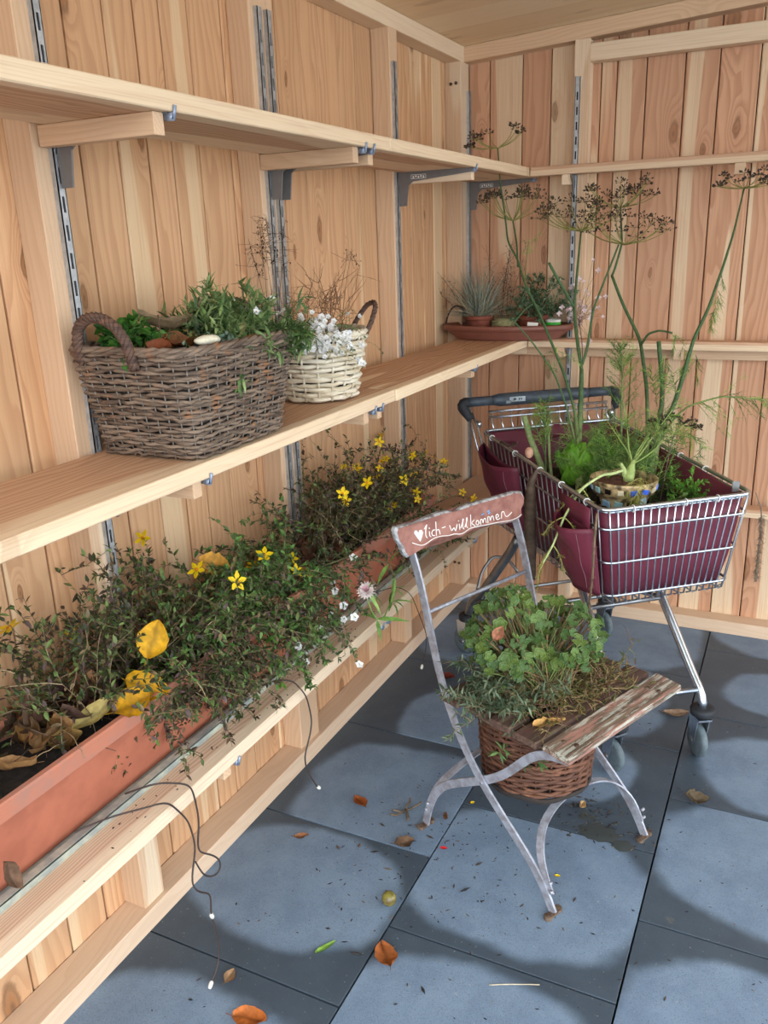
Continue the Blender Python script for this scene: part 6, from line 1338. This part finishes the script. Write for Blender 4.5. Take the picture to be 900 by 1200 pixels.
def chip(az, z, w, h, mi):
    zz = z; r = np.interp(zz, [p[1] for p in prof_[:3]] + [0.091, 0.126], [p[0] for p in prof_[:3]] + [0.090, 0.098]); n_ = np.array([math.cos(az), math.sin(az), -0.2]); n_ /= np.linalg.norm(n_); s_ = np.array([-math.sin(az), math.cos(az), 0]); u_ = np.cross(n_, s_); c = np.array([MC[0] + (r + 0.0005) * math.cos(az), MC[1] + (r + 0.0005) * math.sin(az), MZ + zz]); ro = rng.normal(0, 0.15)
    s2 = s_ * math.cos(ro) + u_ * math.sin(ro); u2 = np.cross(n_, s2)
    ring = lambda k, d: np.array([c + n_ * d + s2 * a * w / 2 * k + u2 * b * h / 2 * k for a, b in ((-1, -1), (1, -0.9), (0.95, 1), (-0.9, 1))])
    g = G(o_); g.loft([ring(1, -0.002), ring(1, 0.0015), ring(0.85, 0.003)], True, True); g.obj('mosaic_chip', mats[mi], t, False)
for k in range(16): chip(k * 2 * math.pi / 16 + 0.1, 0.109, rng.uniform(0.016, 0.024), rng.uniform(0.014, 0.02), [0, 4, 1, 3, 2, 4, 0][k % 7])
for row, z in ((0, 0.066), (1, 0.032)):
    for k in range(12): chip(k * 2 * math.pi / 12 + row * 0.26, z + rng.normal(0, 0.003), rng.uniform(0.020, 0.030), rng.uniform(0.020, 0.029), [2, 1, 3, 2, 6, 5, 4][(k + row * 3) % 7])
t, g1, g2, g3 = fennel('fennel', 'pale fennel bulb growing in the mosaic pot with a frond arching over the cart side', (MC[0] + 0.01, MC[1], MZ + 0.12))
b0 = np.array([MC[0] + 0.012, MC[1] + 0.0, MZ + 0.12]); P = smooth([b0, b0 + (0.004, 0.008, 0.03), b0 + (0.010, 0.018, 0.062)], 8, 1); g1.tube(P, [0.015, 0.016, 0.0155, 0.014, 0.012, 0.009, 0.007, 0.005], 10, s2l(158, 178, 104))
P = smooth([b0, b0 + (-0.012, 0.0, 0.03), b0 + (-0.022, -0.005, 0.055)], 6, 1); g1.tube(P, [0.011, 0.010, 0.009, 0.008, 0.006, 0.004], 8, s2l(180, 196, 128))
L1 = [b0 + (-0.015, -0.01, 0.035), (0.885, -1.05, 0.895), (0.862, -1.085, 0.90), (0.818, -1.144, 0.872), (0.785, -1.205, 0.80), (0.768, -1.25, 0.73), (0.752, -1.29, 0.69)]
stem_tube(g1, L1, 0.0046, 0.0026, s2l(188, 204, 140))
for q, d_ in ((3, (-0.6, -0.2, -0.3)), (3, (0.7, 0.1, -0.5)), (4, (-0.8, -0.1, -0.15)), (4, (0.8, 0.1, -0.35)), (5, (-0.7, 0, -0.6)), (5, (0.5, 0.2, -0.7)), (6, (-0.3, -0.1, -1))):
    Pq = walk(np.random.default_rng(300 + q), L1[q], d_, 0.085, 8, 0.2, 1.6); stem_tube(g1, Pq, 0.0018, 0.0009, s2l(176, 176, 96)); feather(g3, Pq, 0.022, 14, 310 + q, [s2l(160, 150, 70), s2l(140, 130, 60), s2l(170, 168, 96)], sub=3, fl=0.014, droop=0.3, thin=0.05)
for k, d_ in enumerate([(0.3, 0.5, 0.9), (0.5, 0.2, 0.8), (-0.5, 0.5, 0.8), (0.1, 0.8, 0.8), (0.7, -0.1, 0.4), (-0.25, 0.3, 0.9)]):
    Pq = walk(np.random.default_rng(320 + k), b0 + (0.008, 0.015, 0.05), d_, 0.19, 8, 0.15, 0.4); stem_tube(g1, Pq, 0.0026, 0.0011, s2l(150, 172, 96)); feather(g3, Pq[2:], 0.07, 14, 330 + k, sub=8, droop=0.2)
Pq = [b0 + (0.03, -0.03, 0.02), (0.955, -1.06, 0.87), (0.965, -1.085, 0.83), (0.962, -1.09, 0.78)]; feather(g3, Pq, 0.06, 44, 340, [s2l(176, 176, 84), s2l(150, 156, 70), s2l(190, 190, 110)], 0.0, 0.4, 9, 0.022, 0.05)
done(t, g1, g2, g3)
# lettuce
t = thing('lettuce', 'bright green lettuce behind the ringed fennel base', 'plant', (0.745, -0.77, 0.76)); rng = np.random.default_rng(16)
def lettuce_leaf(seed):
    r = np.random.default_rng(seed); g = G(); V = []; nx, ny = 8, 9
    for i in range(nx):
        x = i / (nx - 1); w = 0.42 * math.sin(math.pi * min(1, x * 0.85 + 0.12)) ** 0.8
        for j in range(ny):
            y = j / (ny - 1) * 2 - 1; V.append((x, y * w, 0.25 * x * x + 0.18 * y * y * x + 0.05 * math.sin(y * 9 + x * 7 + seed) * x))
    c = np.array([np.array(s2l(136, 196, 66)) * (1.35 if k % ny == ny // 2 else r.uniform(0.85, 1.1)) for k in range(nx * ny)]); g.add(V, [(i * ny + j, (i + 1) * ny + j, (i + 1) * ny + j + 1, i * ny + j + 1) for i in range(nx - 1) for j in range(ny - 1)], None, np.clip(c, 0, 1)); return g.mesh('lettuce_leaf', M['leaf'])
LM = [lettuce_leaf(k) for k in range(3)]
for hx, hy, nn in ((0.0, 0.0, 13), (0.06, 0.06, 11)):
    for k in range(nn):
        az = k * 2.4; el = 0.35 + 0.09 * k; put(LM[k % 3], 'leaf', (0.72 + hx, -0.80 + hy, 0.775 + k * 0.003), t, Euler((rng.normal(0, 0.2), -el, az)), rng.uniform(0.09, 0.125))
t = thing('carrot_greens', 'fresh bright parsley-like sprig at the front right corner of the cart', 'plant', (1.06, -0.87, 0.76)); rng = np.random.default_rng(17); g1, g2 = G(O(t)), G(O(t)); n = 12
bushy(rng, g1, g2, np.array([(1.06, -0.87, 0.76)] * n) + rng.normal(0, 0.018, (n, 3)) * (1, 1, 0), rng.normal(0, 0.32, (n, 3)) + (0.08, 0, 1), rng.uniform(0.07, 0.14, n), leaf_tmpl(0.5), 0.014, [s2l(110, 168, 60), s2l(90, 148, 52), s2l(134, 186, 80)], [s2l(130, 166, 84)], 26, 0.4, r0=0.0013, branch=2, start=0.35); finish(t, g1, g2)
t = thing('cart_weeds', 'tangle of low dark weeds and dry stems over the cart soil', 'plant', (0.95, -0.85, 0.76)); rng = np.random.default_rng(18); g1, g2 = G(O(t)), G(O(t)); n = 70
bushy(rng, g1, g2, np.array([K(rng.uniform(-0.28, 0.38), rng.uniform(-0.18, 0.18), 0.765) for _ in range(n)]), rng.normal(0, 0.7, (n, 3)) + (0, 0, 0.8), rng.uniform(0.04, 0.11, n), OVATE, 0.016, [s2l(70, 100, 44), s2l(54, 80, 38), s2l(90, 116, 56), s2l(92, 70, 50)], [s2l(120, 100, 72), s2l(84, 66, 50)], 9, 0.7, wob=0.4, r0=0.0012); finish(t, g1, g2)
for k, (b0, d_, ln) in enumerate([(K(0.20, 0.10, 0.77), (0.25, -0.1, 1), 0.17)]):
    t = thing('dried_stalks', 'grey branching dry seed stalk at the right rear of the cart', 'plant', b0); g1, g2 = G(O(t)), G(O(t)); P = walk(np.random.default_rng(19), b0, (0.12, 0.02, 1), 0.21, 8, 0.08); g1.tube(P, 0.0016, 5, s2l(112, 92, 84)); umbel(g1, g2, P[-1], (0.2, 0, 1), 0.075, 11, 220, cup=0.95); done(t, g1, g2)
t = thing('wandflower', 'thin wiry stems with small pale pink flowers before the back-wall stud', 'plant', (0.66, -0.62, 0.76)); rng = np.random.default_rng(20); g1 = G(O(t)); CW = np.array((0.615, -0.30, 1.32))
P = smooth([(0.69, -0.60, 0.76), (0.67, -0.52, 1.0), (0.64, -0.42, 1.18), CW - (0.02, 0, 0.06)], 14, 1); g1.tube(P, 0.0015, 4, s2l(120, 96, 84))
for k in range(46):
    p = CW + rng.normal(0, 1, 3) * (0.036, 0.02, 0.052); g1.tube(smooth([P[-1] + rng.normal(0, 0.02, 3), (P[-1] + p) / 2 + rng.normal(0, 0.01, 3), p], 6, 1), 0.0006, 3, s2l(120, 84, 78)); put(FL_PINK, 'flower', p, t, rot_to(CAMDIR + Vector(rng.normal(0, 0.6, 3))), rng.uniform(0.7, 1.15))
finish(t, g1, None)
# things hanging on the cart
def hanging(name, label, pts, r, cols, fuzz, seed, fl_=0.012, nf_=400):
    t = thing(name, label, 'plant', pts[0]); rng = np.random.default_rng(seed); g1, g2 = G(O(t)), G(O(t)); P = smooth(pts, 30, 1); g1.tube(P, r, 7, np.tile(cols[0], (30, 1)) * rng.uniform(0.7, 1.2, (30, 1)))
    i = rng.integers(fuzz, 29, nf_); dv = rng.normal(0, 1, (nf_, 3)) + (0, 0, -1.2); dv /= np.linalg.norm(dv, axis=1, keepdims=True); S_ = frames(dv) * np.stack([np.full(nf_, fl_), np.full(nf_, 0.03), np.full(nf_, 0.03)], 1)[:, None, :]; g2.inst(NEEDLE[0], None, NEEDLE[2], S_, P[i] + rng.normal(0, 0.003, (nf_, 3)), pick(rng, cols, nf_)); g1.obj('stalk', M['stem'], t); b = g2.obj('bristles', M['leaf'], t, False); b['kind'] = 'stuff'
hanging('dried_bundle', 'thick dark dried stalk bundle hanging on the near side of the cart', [K(0.10, -0.262, 0.885), K(0.10, -0.282, 0.84), K(0.105, -0.285, 0.72), K(0.11, -0.28, 0.60), K(0.115, -0.27, 0.53)], np.concatenate([np.linspace(0.006, 0.017, 8), np.full(14, 0.018), np.linspace(0.017, 0.004, 8)]), [s2l(92, 76, 62), s2l(70, 56, 48), s2l(112, 96, 80)], 3, 221, 0.02, 700)
hanging('dried_bundle', 'thin dried root hanging at the front corner of the cart', [K(0.44, -0.245, 0.845), K(0.452, -0.255, 0.76), K(0.45, -0.255, 0.66), K(0.43, -0.25, 0.58), K(0.42, -0.24, 0.53)], np.linspace(0.0035, 0.0028, 30), [s2l(120, 100, 78), s2l(90, 72, 56)], 3, 222, 0.012, 160)
hanging('grass_spike', 'dry bristly grass spike hanging at the right front corner of the cart', [K(0.44, 0.245, 0.85), K(0.45, 0.262, 0.80), K(0.452, 0.266, 0.72), K(0.45, 0.268, 0.64), K(0.445, 0.272, 0.58)], np.linspace(0.0016, 0.004, 30), [s2l(128, 112, 92), s2l(100, 86, 72)], 8, 223, 0.016, 420)
hanging('dried_bundle', 'thin dark twig tied on the near rear rim of the cart', [K(-0.20, -0.258, 0.90), K(-0.16, -0.27, 0.915), K(-0.12, -0.262, 0.905), K(-0.08, -0.25, 0.925)], np.full(30, 0.003), [s2l(80, 64, 54), s2l(110, 92, 76)], 0, 224, 0.012, 100)
g = G(K(-0.02, -0.235, 0.91)); blob(g, K(-0.02, -0.235, 0.905), (0.014, 0.014, 0.018), 5, 0.12); tag(g.obj('snail_shell', simple('pinkish_shell', s2l(206, 158, 130), 0.6, 0, 0.15, 50), None), 'pinkish snail-like shell sitting on the near rim of the cart', 'shell')
t = thing('plant_clip', 'small grey clip inside the front right corner of the cart', 'clip', K(0.40, 0.205, 0.86)); g = G(O(t)); g.box(K(0.405, 0.205, 0.862), (0.02, 0.003, 0.03), rotz(0.5)); g.obj('plate', M['chrome_dull'], t, False)

# ================================================================== FLOOR LITTER
LB = s2l(168, 96, 46)
leaf_obj('fallen_leaf', (0.626, -2.089, 0.001), 0.075, 0.030, LB, 'large curled orange-brown leaf on the floor beyond the nearest joint crossing', 401, (0.1, 0.1, 2.3), 0.4, 0.07, 0.06)
leaf_obj('fallen_leaf', (0.435, -2.351, 0.001), 0.075, 0.026, s2l(186, 104, 44), 'orange leaf at the bottom frame edge on the floor', 402, (0.1, 0.0, 0.3), 0.4, 0.07)
leaf_obj('fallen_leaf', (0.317, -1.618, 0.001), 0.055, 0.022, s2l(158, 82, 34), 'oval orange-brown leaf on the floor by the lowest shelf', 403, (0.1, 0.0, 2.6), 0.3, 0.05)
leaf_obj('fallen_leaf', (0.236, -1.813, 0.001), 0.04, 0.010, s2l(150, 100, 64), 'small narrow brown leaf on the floor by the sill', 404, (0.2, 0.0, 0.6), 0.5, 0.05)
leaf_obj('fallen_leaf', (0.506, -1.737, 0.001), 0.06, 0.018, s2l(112, 84, 60), 'crumpled brown leaf by the joint left of the chair', 405, (0.5, 0.3, 1.0), 0.9, 0.1, 0.2)
leaf_obj('fallen_leaf', (1.191, -1.234, 0.001), 0.06, 0.022, s2l(112, 96, 74), 'crumpled grey-brown leaf on the joint right of the chair', 406, (0.5, 0.4, 0.3), 1.1, 0.12, 0.25)
leaf_obj('fallen_leaf', (1.085, -0.78, 0.001), 0.085, 0.020, s2l(156, 128, 104), 'pale brown pointed leaf beside the front caster', 407, (0.2, 0.0, 0.3), 0.4, 0.06)
leaf_obj('fallen_leaf', (1.055, -0.335, 0.001), 0.05, 0.016, s2l(176, 92, 40), 'small orange leaf behind the front leg of the cart', 408, (0.2, 0.1, 2.0), 0.4, 0.05)
leaf_obj('fallen_leaf', (0.275, -0.835, 0.001), 0.06, 0.022, s2l(112, 44, 32), 'dark red leaf on the floor by the rear caster', 409, (0.1, 0.1, 0.2), 0.4, 0.06, 0.2)
leaf_obj('fallen_leaf', (0.486, -2.12, 0.001), 0.055, 0.008, s2l(130, 170, 70), 'narrow green leaf on the floor', 410, (0.2, 0.0, 1.1), 0.4, 0.05, stalk=False)
leaf_obj('fallen_leaf', (0.33, -2.28, 0.001), 0.035, 0.014, s2l(160, 126, 92), 'tiny tan leaf near the bottom of the floor', 411, (0.4, 0.0, 1.6), 0.6, 0.05)
leaf_obj('fallen_leaf', (0.567, -1.585, 0.001), 0.035, 0.009, s2l(124, 84, 58), 'curled brown leaf strip beside the rear foot of the chair', 412, (0.6, 0.2, 2.0), 0.8, 0.08)
leaf_obj('petal', (0.612, -1.70, 0.001), 0.020, 0.006, s2l(224, 40, 44), 'small bright red petal on the floor', 413, (0.1, 0, 0.2), 0.3, 0.02, cat='petal', stalk=False)
leaf_obj('petal', (0.617, -1.49, 0.001), 0.014, 0.006, YEL, 'small yellow petal by the chair crossing on the floor', 414, (0.1, 0, 0.9), 0.3, 0.02, cat='petal', stalk=False)
leaf_obj('petal', (0.915, -1.68, 0.001), 0.014, 0.005, YEL, 'small yellow petal right of the near front foot of the chair', 415, (0.1, 0, 0.2), 0.3, 0.02, cat='petal', stalk=False)
leaf_obj('wood_chip', (0.905, -1.385, 0.001), 0.03, 0.012, s2l(196, 160, 112), 'little tan husk on the floor behind the front stretcher', 416, (0.6, 0.2, 1.6), 0.9, 0.05, cat='husk')
g = G((0.564, -1.939, 0.018)); blob(g, (0.564, -1.939, 0.0185), (0.0185, 0.0185, 0.0185), 6, 0.03, 16, 10); o = g.obj('seed_ball', simple('olive_glossy_nut', s2l(128, 122, 58), 0.25, 0, 0.2, 40, rgb2=s2l(92, 78, 44)), None); tag(o, 'round olive-brown nut lying by the floor joint', 'nut')
g = G((0.93, -2.0, 0)); P = walk(np.random.default_rng(21), (0.865, -2.065, 0.003), (1, 0.45, 0), 0.11, 6, 0.1); P[:, 2] = 0.003; g.tube(P, 0.0015, 4, s2l(196, 184, 160)); tag(g.obj('straw', M['stem'], None), 'pale straw lying on the joint in front of the chair', 'straw')
g = G((0.46, -1.55, 0)); rng = np.random.default_rng(23)
for k in range(6): P = walk(rng, (0.455, -1.60, 0.006), rng.normal(0, 1, 3) * (1, 1, 0.1), 0.055, 5, 0.4); P[:, 2] = np.abs(P[:, 2]) + 0.002; g.tube(P, 0.003, 5, s2l(112, 96, 78))
tag(g.obj('twig_scrap', M['stem'], None), 'scrap of dry twigs left of the rear foot of the chair', 'twig')
# crumbs of soil and bits of stem: nobody could count them
g = G((0.8, -1.6, 0)); rng = np.random.default_rng(24); n = 700
x = np.concatenate([rng.uniform(0.15, 1.6, 320), rng.normal(0.95, 0.09, 160), rng.normal(0.60, 0.16, 220)]); y = np.concatenate([rng.uniform(-2.5, -0.4, 320), rng.normal(-1.42, 0.07, 160), rng.normal(-1.75, 0.18, 220)]); ok = x > 0.1
x, y = x[ok], y[ok]; n = len(x); sc_ = rng.uniform(0.001, 0.0046, n) * np.where(rng.uniform(0, 1, n) > 0.9, 2.0, 1)
S_ = frames(np.column_stack([rng.normal(0, 1, n), rng.normal(0, 1, n), np.zeros(n)])) * np.stack([sc_ * rng.uniform(1, 2.2, n), sc_, sc_ * 0.6], 1)[:, None, :]
g.inst(*OCTA, S_, np.column_stack([x, y, sc_ * 0.3]), pick(rng, [s2l(48, 44, 44), s2l(70, 58, 50), s2l(36, 36, 38), s2l(110, 92, 74)], n))
o = g.obj('soil_crumbs', M['stem'], None, False); o['kind'] = 'stuff'; tag(o, 'dark soil crumbs scattered over the slate tiles', 'crumbs')
# crumbs on the lowest shelf edge and the middle shelf
g = G((0.32, -2.0, 0.55)); n = 46; x = rng.uniform(0.285, 0.345, n); y = rng.uniform(-2.65, -1.6, n); sc_ = rng.uniform(0.0012, 0.004, n)
g.inst(*OCTA, frames(np.column_stack([rng.normal(0, 1, n), rng.normal(0, 1, n), np.zeros(n)])) * sc_[:, None, None], np.column_stack([x, y, 0.548 + sc_ * 0.4]), pick(rng, [s2l(60, 48, 42), s2l(40, 34, 32)], n)); o = g.obj('soil_crumbs', M['stem'], None, False); o['kind'] = 'stuff'; tag(o, 'soil crumbs along the front of the lowest shelf', 'crumbs')
# splash of wet soil under the chair
st = NT('wet_soil_splash'); st.b.inputs['Base Color'].default_value = (*s2l(60, 66, 66), 1); st.b.inputs['Roughness'].default_value = 0.5
g = G((0.95, -1.40, 0.0012)); rng = np.random.default_rng(25)
def splat(c, r, seed, n=22):
    q = np.random.default_rng(seed); a = np.arange(n) * 2 * math.pi / n; rr = r * (0.75 + 0.35 * q.random(n)); ring = lambda f, z: np.column_stack([c[0] + rr * f * np.cos(a), c[1] + rr * f * 0.7 * np.sin(a), np.full(n, z)]); g.loft([ring(1, 0.0002), ring(0.8, 0.0011), ring(0.3, 0.0014)], False, True)
splat((0.975, -1.475), 0.060, 1); splat((1.045, -1.50), 0.035, 2); splat((0.93, -1.42), 0.026, 3)
for k in range(34): splat((0.955 + rng.normal(0, 0.05), -1.43 + rng.normal(0, 0.055)), rng.uniform(0.003, 0.009), 10 + k, 9)
o = g.obj('soil_splash', st.m, None); o['kind'] = 'stuff'; tag(o, 'dark wet soil splash on the tiles beneath the chair', 'stain')
